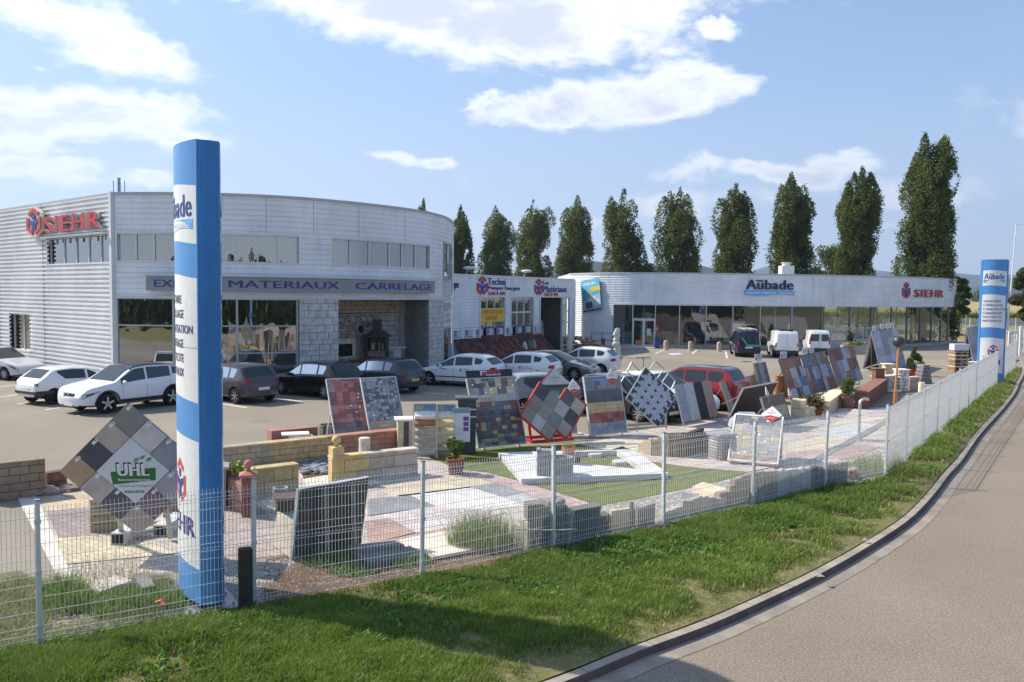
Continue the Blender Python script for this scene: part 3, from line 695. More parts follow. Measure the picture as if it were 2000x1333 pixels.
# roof and rear
m = MB(); pts = [LW.p[0]]+[p for p in FA.p]; back = [(FA.p[-1].x-2, FA.p[-1].y+18), (LW.p[0].x+14, LW.p[0].y+20)]
pl = [(p[0], p[1]) for p in pts]+back; m.add([(x, y, ZT-.15) for x, y in pl], [tuple(range(len(pl)))], (.3, .3, .3))
for a, b in ((pl[-1], pl[0]), (pl[-2], pl[-1])): m.add([(a[0], a[1], 0), (b[0], b[1], 0), (b[0], b[1], ZT-.15), (a[0], a[1], ZT-.15)], [(0, 1, 2, 3)], cw)
m.build('roof', CONC, B1)
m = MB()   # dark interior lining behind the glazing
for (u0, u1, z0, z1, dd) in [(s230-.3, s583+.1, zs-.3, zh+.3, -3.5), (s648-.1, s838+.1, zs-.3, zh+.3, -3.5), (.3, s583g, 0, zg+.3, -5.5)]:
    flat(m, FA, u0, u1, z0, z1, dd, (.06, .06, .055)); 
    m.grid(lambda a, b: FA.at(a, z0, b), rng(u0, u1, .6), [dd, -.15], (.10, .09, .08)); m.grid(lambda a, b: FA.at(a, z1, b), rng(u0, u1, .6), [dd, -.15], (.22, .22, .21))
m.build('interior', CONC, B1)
def ribbon_window(P, s0, s1, z0, z1, nb, parent, splits=None, frame=(.62, .64, .66), blinds=(), mat=G_OFF, fw=.07, hor=(), rec=-.08):
    w = MB(); curvebox(w, P, s0, s1, z1-.06, z1+.04, rec-.08, .06, frame); curvebox(w, P, s0, s1, z0-.05, z0+.04, rec-.08, .07, frame)
    us = splits or [s0+(s1-s0)*i/nb for i in range(nb+1)]
    for i, u in enumerate(us):
        k = fw*(1.0 if 0 < i < len(us)-1 else 1.2); curvebox(w, P, max(s0, u-k/2), min(s1, u+k/2), z0+.04, z1-.06, rec-.03, rec+.05, frame)
    for z in hor: curvebox(w, P, s0, s1, z-.03, z+.03, rec-.02, rec+.045, frame)
    fr = w.build('window', PAINT, parent)
    g = MB(); flat(g, P, s0, s1, z0, z1, rec, (.5, .5, .5), .7); g.build('pane', mat, fr, smooth=True)
    for i in blinds:
        bl = MB()
        u0, u1 = us[i]+.04, us[i+1]-.04; nn = int((u1-u0)/.13)
        for j in range(nn):
            a = u0+(u1-u0)*j/nn; q0 = P.at(a, 0, rec-.30); q1 = P.at(a+.105, 0, rec-.26)
            bl.add([(q0[0], q0[1], z0+.02), (q1[0], q1[1], z0+.02), (q1[0], q1[1], z1-.05), (q0[0], q0[1], z1-.05)], [(0, 1, 2, 3)], vary((.66, .68, .66), .05))
        bl.build('blind', PLAST, fr)
    return fr
xs = [230, 265, 300, 342, 378, 415, 460, 503, 543, 583]; ribbon_window(FA, s230, s583, zs, zh, 9, B1, [X(x, 490)[0] for x in xs], blinds=(0, 1, 2, 4, 5, 6, 7, 8))
xs = [648, 684, 722, 761, 786, 812, 838]; ribbon_window(FA, s648, s838, zs, zh, 6, B1, [X(x, 495)[0] for x in xs], blinds=(0, 1, 3, 4, 5))
xs = [95, 122, 146, 170, 194, 216]; ribbon_window(LW, a0, a1, wz0, wz1, 5, B1, [LW.hit(x, 490)[0] for x in xs], mat=G_OFF, blinds=(0, 1, 2, 3, 4), rec=-.12)
ribbon_window(LW, b0, b1, bz0, bz1, 2, B1, blinds=(0,), rec=-.2)
g0 = X(227, 640)[0]
xs = [227, 338, 415, 463, 582]
ribbon_window(FA, g0, s583g, .28, zg, 4, B1, [X(x, 640)[0] for x in xs], mat=G_MIRR, hor=(1.62, 2.83), frame=(.42, .44, .45), fw=.09)
m = MB(); curvebox(m, FA, 0.1, s583g, 0, .28, -.3, .05, (.35, .35, .34)); curvebox(m, FA, 0, g0-.05, .28, zg, -.1, .03, (.5, .52, .52)); m.build('plinth', CONC, B1)
# narrow glass bay on the far end of the curve
def bay(z0, z1, name='window'):
    w = MB(); u0, u1 = sE0+.15, sE0+2.6; curvebox(w, FA, u0, u1, z0, z0+.08, -.1, .05, (.42, .44, .45)); curvebox(w, FA, u0, u1, z1-.08, z1, -.1, .05, (.42, .44, .45))
    for u in (u0, u1-.08): curvebox(w, FA, u, u+.08, z0+.08, z1-.08, -.1, .05, (.42, .44, .45))
    fr = w.build(name, PAINT, B1); g = MB(); flat(g, FA, u0, u1, z0, z1, -.05); g.build('pane', G_MIRR, fr)
bay(5.1, 7.25); bay(.4, 2.45)
m = MB(); flat(m, FA, sE0, sE0+3, 2.45, 5.1, -.02, (.55, .57, .60)); flat(m, FA, sE0, sE0+.15, 0, 8.5, -.02, (.5, .5, .5)); flat(m, FA, sE0+2.6, FA.L-4.5, 0, 8.5, -.02, cw); m.build('infill_panel', CLAD, B1)
# limestone piers and alcove
m = MB(); lm = (.43, .42, .39)
def stonewall(mb, P, s0, s1, z0, z1, d, col, bw=.55, bh=.3, var=.08, gap=.014, dep=.02):
    r = 0; z = z0
    while z < z1-.02:
        zz = min(z1, z+bh*random.choice((.8, 1, 1.2))); u = s0-(bw*.5 if r % 2 else 0)
        while u < s1-.01:
            ue = min(s1, u+bw*random.uniform(.7, 1.3)); ua = max(s0, u)
            if ue-ua > .03: curvebox(mb, P, ua+gap, ue-gap, z+gap, zz-gap, d-.02, d+random.uniform(.3, 1)*dep, vary(col, var), 1.5)
            u = ue
        z = zz; r += 1
stonewall(m, FA, s583g+.02, s660, 0, zg, .06, lm, .5, .28, .07); curvebox(m, FA, s583g+.02, s660, 0, zg, -.9, .046, (.22, .21, .19)); m.build('stone_pier', STONE, B1)
m = MB(); stonewall(m, FA, s835, s868+.1, 0, zg, .06, lm, .45, .28, .07); curvebox(m, FA, s835, s868+.1, 0, zg, -1.4, .046, (.22, .21, .19)); m.build('stone_pier', STONE, B1)
m = MB(); qa = FA.at(s660, 0, -2.0); qb = FA.at(s835, 0, -1.8); AL = Path([(qa[0], qa[1]), (qb[0], qb[1])])
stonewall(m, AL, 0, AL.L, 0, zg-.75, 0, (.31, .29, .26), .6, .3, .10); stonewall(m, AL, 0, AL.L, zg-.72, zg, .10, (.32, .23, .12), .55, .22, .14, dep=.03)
for i in range(420):   # patch of exposed rubble wedged between plaster areas
    z = random.uniform(1.0, zg-.8); k = (z-1.0)/(zg-1.8); u = AL.L*(.46+.0*k)+random.uniform(-1, 1)*(.5+1.5*k)-.35*k
    if 0 < u < AL.L-.3: c = AL.at(u, z, .03); m.ball(c, .075, 7, 5, vary((.26, .20, .145), .15), (random.uniform(.9, 1.6), .35, random.uniform(.5, .8)))
c = AL.at(AL.L*.36, 2.55, .05)
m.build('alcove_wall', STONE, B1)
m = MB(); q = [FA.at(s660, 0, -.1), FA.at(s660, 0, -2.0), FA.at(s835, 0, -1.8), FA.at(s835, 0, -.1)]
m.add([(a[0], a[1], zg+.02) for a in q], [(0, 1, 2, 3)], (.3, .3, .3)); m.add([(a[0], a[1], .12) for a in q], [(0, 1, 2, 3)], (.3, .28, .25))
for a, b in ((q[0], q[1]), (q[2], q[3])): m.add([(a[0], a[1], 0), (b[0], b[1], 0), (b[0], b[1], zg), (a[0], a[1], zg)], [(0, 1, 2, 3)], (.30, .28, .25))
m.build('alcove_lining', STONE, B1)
m = MB(); curvebox(m, AL, .95, 2.35, 1.05, 2.05, -.02, .1, (.42, .36, .24)); curvebox(m, AL, .7, 1.0, 1.1, 1.45, -.02, .09, (.42, .36, .24)); curvebox(m, AL, 1.2, 2.15, 1.15, 1.78, .09, .105, (.012, .011, .01))
c = AL.at(2.9, 2.55, .12); m.cyl(AL.at(2.75, 2.5, .02), AL.at(2.75, 2.5, .10), .17, col=(.012, .011, .01), n=18); m.build('fireplace_recess', STONE, B1)
# canopy ledge over the ground floor
m = MB(); curvebox(m, FA, .12, s868+.2, zg-.02, zg+.08, -.1, .10, (.60, .61, .62)); m.build('ledge', PAINT, B1)
# chimney vents over the corner
m = MB()
for dx in (-.25, 0, .25): m.cyl((-17.7+dx, 37.4, ZT), (-17.7+dx, 37.4, ZT+(.75 if dx == 0 else .62)), .07 if dx == 0 else .02, col=(.35, .36, .36), n=10)
m.build('flue', STEEL, B1)
# blue lettered grey fascia
sa = X(293, 550)[0]; sb = X(838, 558)[0]
sg = thing('fascia_sign', 'long grey box sign lettered in dark blue under the upper windows of the curved building', 'sign', FA.at((sa+sb)/2, 4.4, .3))
m = MB(); curvebox(m, FA, sa, sb, 4.38, 5.02, .05, .34, (.25, .28, .31), .4); m.build('panel', PAINT, sg)
m = MB(); curvebox(m, FA, sa-.12, sb+.3, 5.02, 5.11, .03, .42, (.55, .57, .58), .4); m.build('cover_strip', PAINT, sg)
m = MB(); fs_ = FA.surf()
for w_, x0, x1 in (('EXPO', 308, 385), ('MATERIAUX', 448, 656), ('CARRELAGE', 686, 832)):
    u0 = X(x0, 552)[0]; u1 = X(x1, 556)[0]; text(m, w_, fs_, u0, u1, 4.54, 4.86, .345, .01, (.04, .035, .19), bold=.018, res=3)
m.build('lettering', PLAST, sg)
# red lettered sign on the side wall
lf = LW.surf(); u0, z0 = LW.hit(65, 435); u1, _ = LW.hit(97, 435); z_a = LW.hit(82, 404)[1]; z_b = LW.hit(82, 466)[1]
sg = thing('wall_sign', 'red raised letters and hexagon emblem on the corrugated left side wall', 'sign', LW.at(u0+1, 7, .3))
m = MB(); logo(m, lf, (u0+u1)/2, (z_a+z_b)/2, (z_a-z_b)/1.12, .22, .16, back=(.55, .53, .45), aspect=(u1-u0)/(.84*(z_a-z_b)/1.12)); m.build('emblem', PAINT, sg)
v0, zc = LW.hit(99, 440); v1, _ = LW.hit(208, 437); zt1 = LW.hit(150, 419)[1]; zb1 = LW.hit(150, 452)[1]
print('sign', z_a, z_b, zt1, zb1)
m = MB()
text(m, 'SIEHR', lf, v0, v1, zb1, zt1, .14, .14, (.55, .54, .50), bold=.025, space=1.12); text(m, 'SIEHR', lf, v0, v1, zb1, zt1, .283, .02, (.55, .02, .03), bold=.025, space=1.12); m.build('lettering', PAINT, sg)
m = MB(); curvebox(m, LW, v0-.5, v1+.3, zb1-.26, zb1-.18, .06, .32, (.5, .52, .55), 30)
for i in range(5): u = v0+(v1-v0)*i/4; curvebox(m, LW, u-.03, u+.03, zb1-.5, zb1-.2, .02, .1, (.5, .52, .55), 30)
m.build('bracket', STEEL, sg)
# small boards on the end bay
us = (sE0+.25, sE0+2.5)
tg = tag
m = MB(); curvebox(m, FA, us[0], us[1], 2.5, 3.95, 0, .03, (.72, .73, .74)); text(m, 'EXPO', fs_, us[0]+.1, us[1]-.1, 3.4, 3.85, .032, 0, (.45, .02, .03), bold=.02)
text(m, 'CARRELAGE', fs_, us[0]+.3, us[1]-.3, 3.05, 3.25, .032, 0, (.06, .06, .22)); text(m, 'MATERIAUX', fs_, us[0]+.3, us[1]-.3, 2.7, 2.9, .032, 0, (.06, .06, .22))
tag(m.build('notice_board', PAINT, origin=FA.at(us[0], 2.5, 0)), 'white board with red EXPO lettering on the far end of the curved building', 'sign')
# ---- middle block with two shutters and an open gateway ----
TE = Path([(-3.8, 51.6), (4.85, 65.9)]); ZM = 5.6
TE.p[0] = Vector((-3.8, 52.0)); TE = Path([tuple(TE.p[0]), tuple(TE.p[1])])
tx = lambda px: TE.hit(px, 600)[0]
B2 = thing('warehouse_block', 'low white clad block with two shutter doors and one open gateway', 'building', (1, 62, 0))
openings = [(tx(938), tx(986), 1.9, 4.2), (tx(997), tx(1043), 1.9, 4.2), (tx(1053), tx(1098), 0, 4.2), (tx(1101), tx(1112), 0, 4.2)]
zt = ZM-.08; cm = (.78, .80, .83)
dz0 = TE.hit(960, 634)[1]; dz1 = TE.hit(960, 584)[1]; print('techni z', dz0, dz1, TE.hit(1080, 586)[1], TE.hit(1110, 680)[1], TE.L)
dz1 = 4.15; dz0 = 1.6
m = MB(); us_ = [0, tx(937), tx(996-11), tx(997), tx(1042), tx(1054), tx(1099), TE.L]
clad(m, TE, 0, TE.L, dz1, zt, .2, .03, cm, 40, 'plank')
for a, b in ((0, us_[1]), (us_[2]+.05, us_[3]-.05), (us_[4]+.05, us_[5]-.1), (tx(1113), TE.L)): clad(m, TE, a, b, 0, dz1, .2, .03, cm, 40, 'plank')
m.build('wall', CLAD, B2)
m = MB(); curvebox(m, TE, 0, TE.L+.05, zt, ZM+.03, -.15, .08, (.70, .72, .74), 40)
for u in (tx(937), tx(986), tx(997), tx(1042), tx(1054), tx(1098), tx(1112), TE.L-.05): curvebox(m, TE, u-.07, u+.07, 0, dz1, -.1, .06, (.62, .66, .68), 40)
m.build('trim', PAINT, B2)
for k, (a, b, c, d) in enumerate(((tx(939), tx(984), 4, 3), (tx(999), tx(1040), 4, 3))):
    w = MB(); n1_ = c; z0 = .2
    for i in range(n1_+1): z = z0+(dz1-.1-z0)*i/n1_; curvebox(w, TE, a, b, z-.06, z+.06, -.22, -.12, (.60, .62, .60), 40)
    for i in range(d+1): u = a+(b-a)*i/d; curvebox(w, TE, u-.05, u+.05, z0, dz1-.1, -.21, -.13, (.60, .62, .60), 40)
    fr = w.build('shutter_door', PAINT, B2); g = MB(); flat(g, TE, a, b, 0, dz1, -.19, (.1, .1, .1), 40); g.build('pane', G_MIRR, fr)
w = MB(); a, b = tx(1101), tx(1111)
for z in (.1, 1.2, 2.2, 3.1, 4.1): curvebox(w, TE, a, b, z-.05, z+.05, -.2, -.1, (.62, .66, .68), 40)
fr = w.build('window', PAINT, B2); g = MB(); flat(g, TE, a, b, 0, dz1, -.16, (.1, .1, .1), 40); g.build('pane', G_MIRR, fr)
# interior of the open gateway and the outer shell
m = MB(); a, b = tx(1055)-.2, tx(1098)
for (p, q) in (((a, -.1), (a, -7)), ((a, -7), (b+2.5, -7)), ((b, -.1), (b, -3))):
    A_ = TE.at(p[0], 0, p[1]); B_ = TE.at(q[0], 0, q[1]); m.add([A_, B_, (B_[0], B_[1], 4.3), (A_[0], A_[1], 4.3)], [(0, 1, 2, 3)], (.10, .09, .08))
m.build('interior', CONC, B2)
for i, (px, tilt, ln) in enumerate(((1078, .06, 3.0), (1086, .1, 2.7), (1093, .14, 2.3))):
    u = tx(px); m = MB(); p0 = TE.at(u-.1, .02, -1.2-.15*i); p1 = TE.at(u+tilt*2, ln, -1.6-.15*i); m.bar(p0, p1, .5, .04, col=(.36, .33, .30)); tag(m.build('leaning_slab', STONE, origin=p0), ['tallest brown stone slab leaning inside the open gateway', 'middle stone slab leaning inside the open gateway', 'shortest stone slab leaning nearest the right jamb of the open gateway'][i], 'slab', 'slabs leaning in the gateway')
m = MB(); q = [TE.p[0], TE.p[1], TE.p[1]+Vector((-6, 8)), TE.p[0]+Vector((-6, 12))]; m.add([(p.x, p.y, ZM-.1) for p in q], [(0, 1, 2, 3)], (.3, .3, .3)); 
e0 = TE.p[1]; e1 = Vector((5.6, 73.6)); EP = Path([tuple(e0), tuple(e1)]); clad(m, EP, 0, EP.L, 0, ZM, .2, .03, cm, 40, 'plank'); m.build('roof', CLAD, B2)
tf = TE.surf()
def lsign(lab, x0, x1, lines, lx0, lx1, cyp, hpx, ex=None):
    u0 = tx(x0); u1 = tx(x1); s_ = thing('wall_sign', lab, 'sign', TE.at(u0, 4.8, .05))
    D_ = TE.P((u0+u1)/2).y; zc = TE.hit((x0+x1)/2, cyp)[1]; h = hpx*D_/FPX
    m = MB(); logo(m, tf, (u0+u1)/2, zc, h*1.05, .045, .04, aspect=(u1-u0)/(.75*h*1.05), red=(.50, .03, .025), blue=(.04, .06, .32)); m.build('emblem', PAINT, s_)
    m = MB()
    for (t_, c_, ax, bx, yt, yb) in lines:
        ua, ub = tx(ax), tx(bx); ya = TE.hit((ax+bx)/2, yb)[1]; yb_ = TE.hit((ax+bx)/2, yt)[1]; text(m, t_, tf, ua, ub, ya, yb_, .045, .02, c_, bold=.03)
    m.build('lettering', PAINT, s_)
nb = (.03, .05, .24); rd = (.50, .03, .025)
lsign('blue and red Techni lettering with hexagon emblem above the first shutter door', 930, 951, [('Techni', nb, 951, 986, 544, 557), ('Pompes Energies', nb, 952, 1014, 559, 569), ('SIEHR', rd, 952, 987, 570, 577)], 0, 0, 559, 37)
lsign('blue and red Les Materiaux lettering with hexagon emblem right of the other wall sign', 1042, 1059, [('Les', nb, 1059, 1070, 549, 556), ('Mat\u00e9riaux', nb, 1060, 1106, 559, 571), ('SIEHR', rd, 1061, 1090, 572, 579)], 0, 0, 562, 33)
m = MB(); ua, ub = 0.05, tx(894.5); text(m, 'que', tf, ua, ub, TE.hit(888, 567)[1], TE.hit(888, 553)[1], .05, .03, nb, bold=.05); tag(m.build('wall_lettering', PAINT, origin=TE.at(ua, 4.8, 0)), 'blue letters on the white wall beside the curved building corner', 'lettering')
m = MB(); u0, u1 = tx(938.5), tx(984); zA, zB = TE.hit(960, 629)[1], TE.hit(960, 602)[1]; curvebox(m, TE, u0, u1, zA, zB, .03, .05, (.75, .50, .03), 40)
text(m, 'EXPOSITION', tf, u0+.08, u1-.25, zA+(zB-zA)*.56, zA+(zB-zA)*.86, .056, 0, (.42, .03, .03), bold=.02); text(m, 'GRANIT', tf, u0+.55, u1-.8, zA+(zB-zA)*.14, zA+(zB-zA)*.44, .056, 0, (.42, .03, .03), bold=.02)
tag(m.build('banner', PLAST, origin=TE.at(u0, zA, 0)), 'yellow EXPOSITION GRANIT banner over the left shutter door', 'banner')
for px, lb in ((909, 'left one of two'), (1022, 'right one of two')):
    m = MB(); u = tx(px); c = TE.at(u, ZM+.42, .25); m.cyl(TE.at(u, ZM, 0), TE.at(u, ZM+.36, .2), .03, col=(.5, .5, .5)); m.ball(c, .4, 12, 6, (.72, .72, .70), (1, .7, .28)); tag(m.build('floodlight', PAINT, origin=TE.at(u, ZM, 0)), lb+' pale floodlights on the roof edge of the middle block', 'floodlight', 'roof floodlights')
# ---- long curved showroom ----
AU = smooth_path([(5.2, 75.6), (6.3, 73.2), (7.8, 71.2), (10.2, 69.7), (13.0, 69.2), (16.3, 69.2), (19.6, 69.6), (25.2, 70.6), (29.5, 71.8), (33.5, 73.4), (37.6, 75.9), (41.2, 78.9), (44.0, 82.2)], 6)
ZA = 6.28; ca = (.78, .80, .83)
B3 = thing('showroom', 'long low curved showroom with white corrugated fascia above a continuous glass front', 'building', (25, 76, 0))
ax_ = lambda px, py=620: AU.hit(px, py)[0]
zgl = AU.hit(1400, 592)[1]; print('aub', zgl, AU.hit(1240, 676)[1], AU.hit(1700, 597)[1], AU.L)
zgl = 3.62
sg0 = ax_(1198)
m = MB(); clad(m, AU, 0, AU.L, zgl+.08, ZA-.08, .2, .035, ca, .7, 'trap'); clad(m, AU, 0, sg0, 0, zgl+.08, .2, .035, ca, .5, 'trap'); m.build('fascia', CLAD, B3)
m = MB(); curvebox(m, AU, 0, AU.L+.04, ZA-.08, ZA+.03, -.15, .07, (.50, .52, .55)); curvebox(m, AU, sg0, AU.L, zgl-.05, zgl+.08, -.3, .06, (.62, .64, .66)); m.build('roof_trim', PAINT, B3)
m = MB(); curvebox(m, AU, sg0, AU.L, 0, .26, -.3, .04, (.28, .27, .26)); m.build('plinth', CONC, B3)
# wedge plan: glass at the back of the right hand end too
BK = Path([(44.0, 82.2), (42.5, 84.6), (31, 84.0), (24, 88), (5, 92)])
m = MB(); pl = [(p.x, p.y) for p in AU.p]+[(p.x, p.y) for p in BK.p[1:]]; m.add([(x, y, ZA-.12) for x, y in pl], [tuple(range(len(pl)))], (.3, .3, .3)); m.add([(x, y, zgl+.1) for x, y in pl], [tuple(range(len(pl)))], (.42, .42, .40)); m.build('roof', CONC, B3)
m = MB(); m.add([(x, y, .03) for x, y in pl], [tuple(range(len(pl)))], (.22, .21, .20)); m.build('interior_floor', CONC, B3)
m = MB(); 
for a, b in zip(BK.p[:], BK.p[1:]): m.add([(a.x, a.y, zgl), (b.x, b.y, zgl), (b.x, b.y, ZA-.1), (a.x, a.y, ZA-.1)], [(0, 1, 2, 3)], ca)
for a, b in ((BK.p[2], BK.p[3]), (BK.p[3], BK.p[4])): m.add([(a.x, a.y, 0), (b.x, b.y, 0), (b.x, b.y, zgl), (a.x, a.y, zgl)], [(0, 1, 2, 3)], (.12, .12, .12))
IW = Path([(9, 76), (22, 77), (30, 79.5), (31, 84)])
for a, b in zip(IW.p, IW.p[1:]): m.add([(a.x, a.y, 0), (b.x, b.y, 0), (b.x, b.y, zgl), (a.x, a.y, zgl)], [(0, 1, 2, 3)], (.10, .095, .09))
m.add([(AU.p[0].x, AU.p[0].y, 0), (5, 92, 0), (5, 92, ZA), (AU.p[0].x, AU.p[0].y, ZA)], [(0, 1, 2, 3)], ca)
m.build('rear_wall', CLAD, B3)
gx = [1198, 1236, 1280, 1327, 1379, 1431, 1484.5, 1546, 1605, 1660, 1702, 1741, 1772, 1798, 1820, 1838, 1852, 1861]
gs = [ax_(x) for x in gx]; gs[-1] = AU.L
for i, (a, b) in enumerate(zip(gs, gs[1:])):
    w = MB(); fc = (.45, .47, .48) if i < 8 else (.22, .25, .25)
    curvebox(w, AU, a-.035, a+.035, .26, zgl-.05, -.12, .06, fc)
    if i == len(gs)-2: curvebox(w, AU, b-.035, b+.035, .26, zgl-.05, -.12, .06, fc)
    if i == 1: curvebox(w, AU, a+.04, b-.04, 2.38, 2.46, -.08, .03, (.5, .52, .52))
    fr = w.build('window', PAINT, B3); g = MB(); flat(g, AU, a, b, 2.46 if i == 1 else .26, zgl-.05, -.03, (.5, .5, .5), .5); g.build('pane', G_SHOW, fr, smooth=True)
g = MB(); flat(g, BK, 0, BK.s[2]-.2, .2, zgl, 0); pn = g.build('rear_glazing', G_SHOW, B3)
m = MB()
for u in rng(0, BK.s[2], 2.2): curvebox(m, BK, u-.04, u+.04, 0, zgl, -.05, .05, (.2, .22, .22))
m.build('rear_frame', PAINT, B3)
m = MB()
for px_, dd in ((1560, 4), (1680, 5), (1790, 4.2), (1800, .9), (1740, 2.2)): u = ax_(px_); c = AU.at(u, 0, -dd); m.cyl((c[0], c[1], 0), (c[0], c[1], zgl+.1), .13, col=(.70, .70, .68), n=12)
m.build('column', PAINT, B3)
# double door
dr = MB(); a, b = gs[1], gs[2]; mid = (a+b)/2; fcol = (.55, .56, .57)
for u in (a+.06, mid-.05, mid+.05, b-.06): curvebox(dr, AU, u-.05, u+.05, .06, 2.38, -.06, .06, fcol)
curvebox(dr, AU, a, b, 2.26, 2.38, -.06, .065, fcol); curvebox(dr, AU, a, b, .04, .16, -.06, .065, fcol)
d_ = dr.build('door', PAINT, B3); g = MB(); flat(g, AU, a+.1, b-.1, .1, 2.3, 0); g.build('pane', G_SHOW, d_)
g = MB(); curvebox(g, AU, mid-.13, mid-.10, .9, 1.5, .06, .10, (.6, .6, .6)); curvebox(g, AU, mid+.10, mid+.13, .9, 1.5, .06, .10, (.6, .6, .6)); g.build('handle', STEEL, d_)
# ramp railing seen through the glass is outside: white rail in front of the right part
af = AU.surf()
s_ = thing('wall_sign', 'dark blue Aubade word mark with pale blue band on the long curved fascia', 'sign', AU.at(ax_(1500), 5, .1))
m = MB(); ua, ub = ax_(1456, 560), ax_(1549, 560); zB = AU.hit(1500, 566)[1]; hh = AU.hit(1500, 547)[1]-zB
brand(m, af, ua, ub, zB, hh, .06, .06); m.build('lettering', PAINT, s_)
s_ = thing('wall_sign', 'red raised lettering and hexagon emblem at the right end of the curved fascia', 'sign', AU.at(ax_(1800), 5, .1))
m = MB(); u0 = (ax_(1758, 568)+ax_(1779, 568))/2; zc = AU.hit(1768, 568)[1]; logo(m, af, u0, zc, 1.52, .06, .06, red=(.5, .04, .03), blue=(.03, .06, .25)); m.build('emblem', PAINT, s_)
m = MB(); text(m, 'SIEHR', af, ax_(1784, 572), ax_(1840.5, 572), AU.hit(1810, 581)[1], AU.hit(1810, 566)[1], .06, .08, (.45, .05, .03), bold=.025, space=1.12); m.build('lettering', PAINT, s_)
m = MB(); c = AU.at(ax_(1579), ZA, -4); c = (24.9, 75.5, ZA); m.box((c[0], c[1], ZA+.42), (1.1, 1.1, 1.0), (.66, .66, .64)); m.cyl((c[0], c[1], ZA+.9), (c[0], c[1], ZA+1.15), .38, col=(.7, .7, .68)); m.cyl((c[0], c[1], ZA+1.15), (c[0], c[1], ZA+1.22), .46, col=(.7, .7, .68)); m.build('roof_vent', PAINT, B3)
m = MB(); curvebox(m, AU, gs[1]+.25, gs[1]+.8, .3, .62, .012, .03, (.65, .16, .04)); m.build('door_sticker', PLAST, B3)
m = MB(); curvebox(m, AU, mid+.25, mid+.6, 1.0, 1.6, .012, .03, (.45, .55, .50)); m.build('door_sticker', PLAST, B3)
# tilted poster on the left end of the fascia
pz = [(1137, 551), (1172, 543), (1182, 604), (1144.5, 611)]
pts = [AU.hit(x, y) for x, y in pz]
cA = [AU.at(u, z, .12) for u, z in pts]; m = MB()
# true rectangle fitted to the four corners
u0 = sum(p[0] for p in pts)/4; z0 = sum(p[1] for p in pts)/4; hw = 1.0; hh = 1.55; an = -.14
O = Vector(AU.at(u0, z0, .18)); T_ = AU.T(u0); TT = Vector((T_.x, T_.y, 0)); ZZ = Vector((0, 0, 1)); NN = Vector((AU.N(u0).x, AU.N(u0).y, 0))
ang = math.atan2(pts[1][1]-pts[0][1], pts[1][0]-pts[0][0]); hw = math.hypot(pts[1][0]-pts[0][0], pts[1][1]-pts[0][1])/2; hh = math.hypot(pts[3][0]-pts[0][0], pts[3][1]-pts[0][1])/2
e1 = TT*math.cos(ang)+ZZ*math.sin(ang); e2 = -TT*math.sin(ang)+ZZ*math.cos(ang)
pf = lambda x, y, o: O+e1*x+e2*y+NN*o
print('poster', hw, hh, ang)
def rect(mb, fn, x0, x1, y0, y1, d, col, th=0): poly2(mb, [(x0, y0), (x1, y0), (x1, y1), (x0, y1)], fn, d, col, th)
rect(m, pf, -hw, hw, -hh, hh, -.04, (.10, .35, .50), .05)
rect(m, pf, -hw*.98, hw*.98, hh*.1, hh*.98, .012, (.12, .45, .62)); rect(m, pf, -hw*.98, hw*.98, -hh*.98, hh*.1, .012, (.30, .46, .52)); rect(m, pf, -hw*.9, -hw*.4, -hh*.3, hh*.4, .014, (.08, .30, .45)); rect(m, pf, -hw*.2, hw*.5, -hh*.5, -hh*.1, .014, (.62, .66, .68)); rect(m, pf, hw*.1, hw*.9, hh*.0, hh*.3, .016, (.06, .36, .52)); rect(m, pf, -hw*.6, hw*.1, -hh*.8, -hh*.4, .016, (.05, .05, .07)); rect(m, pf, hw*.3, hw*.9, -hh*.7, -hh*.3, .016, (.55, .60, .66)); rect(m, pf, -hw*.3, -hw*.05, -hh*.2, hh*.15, .018, (.45, .28, .2)); rect(m, pf, -hw*.98, hw*.98, -hh*.98, -hh*.88, .018, (.03, .05, .18))
rect(m, pf, 0, hw*1.05, hh*.22, hh*.48, .022, (.72, .48, .03)); text(m, 'Aubade', pf, -hw*.75, hw*.55, hh*.66, hh*.84, .02, 0, (.8, .85, .9), bold=.03)
tag(m.build('poster', PLAST, origin=O), 'turquoise tilted poster with a yellow strip on the left end of the long showroom fascia', 'poster')
# ================= leaves and trees =================
def leafmesh(name, P, sz, cols, mat=LEAF, parent=None, origin=(0, 0, 0), squash=1.0):
    """P Nx3 leaf centres (world or local), random oriented quads"""
    n_ = len(P); a = np.random.randn(n_, 3); a /= np.linalg.norm(a, axis=1)[:, None]; b = np.random.randn(n_, 3); b -= (a*b).sum(1)[:, None]*a; b /= np.linalg.norm(b, axis=1)[:, None]
    a = a*sz[:, None]*.5; b = b*sz[:, None]*.36*squash
    V = np.stack([P-a, P-b*.9-a*.1, P+a, P+b*.9+a*.1], 1).reshape(-1, 3)-np.array(origin)
    me = bpy.data.meshes.new(name); me.vertices.add(len(V)); me.vertices.foreach_set('co', V.astype(np.float32).ravel())
    me.loops.add(n_*4); me.loops.foreach_set('vertex_index', np.arange(n_*4, dtype=np.int32))
    me.polygons.add(n_); me.polygons.foreach_set('loop_start', (np.arange(n_)*4).astype(np.int32)); me.polygons.foreach_set('loop_total', np.full(n_, 4, np.int32))
    ca = me.color_attributes.new('Col', 'FLOAT_COLOR', 'CORNER'); arr = np.ones((n_*4, 4), np.float32); arr[:, :3] = np.repeat(cols, 4, axis=0); ca.data.foreach_set('color', arr.ravel())
    me.update(calc_edges=True); me.materials.append(mat); ob = bpy.data.objects.new(name, me); COL.objects.link(ob)
    if parent is not None: ob.parent = parent
    return ob
def lcols(n_, c1, c2, j=.35):
    r = np.random.rand(n_, 1); return (np.array(c1)*(1-r)+np.array(c2)*r)*(1-j/2+j*np.random.rand(n_, 1))
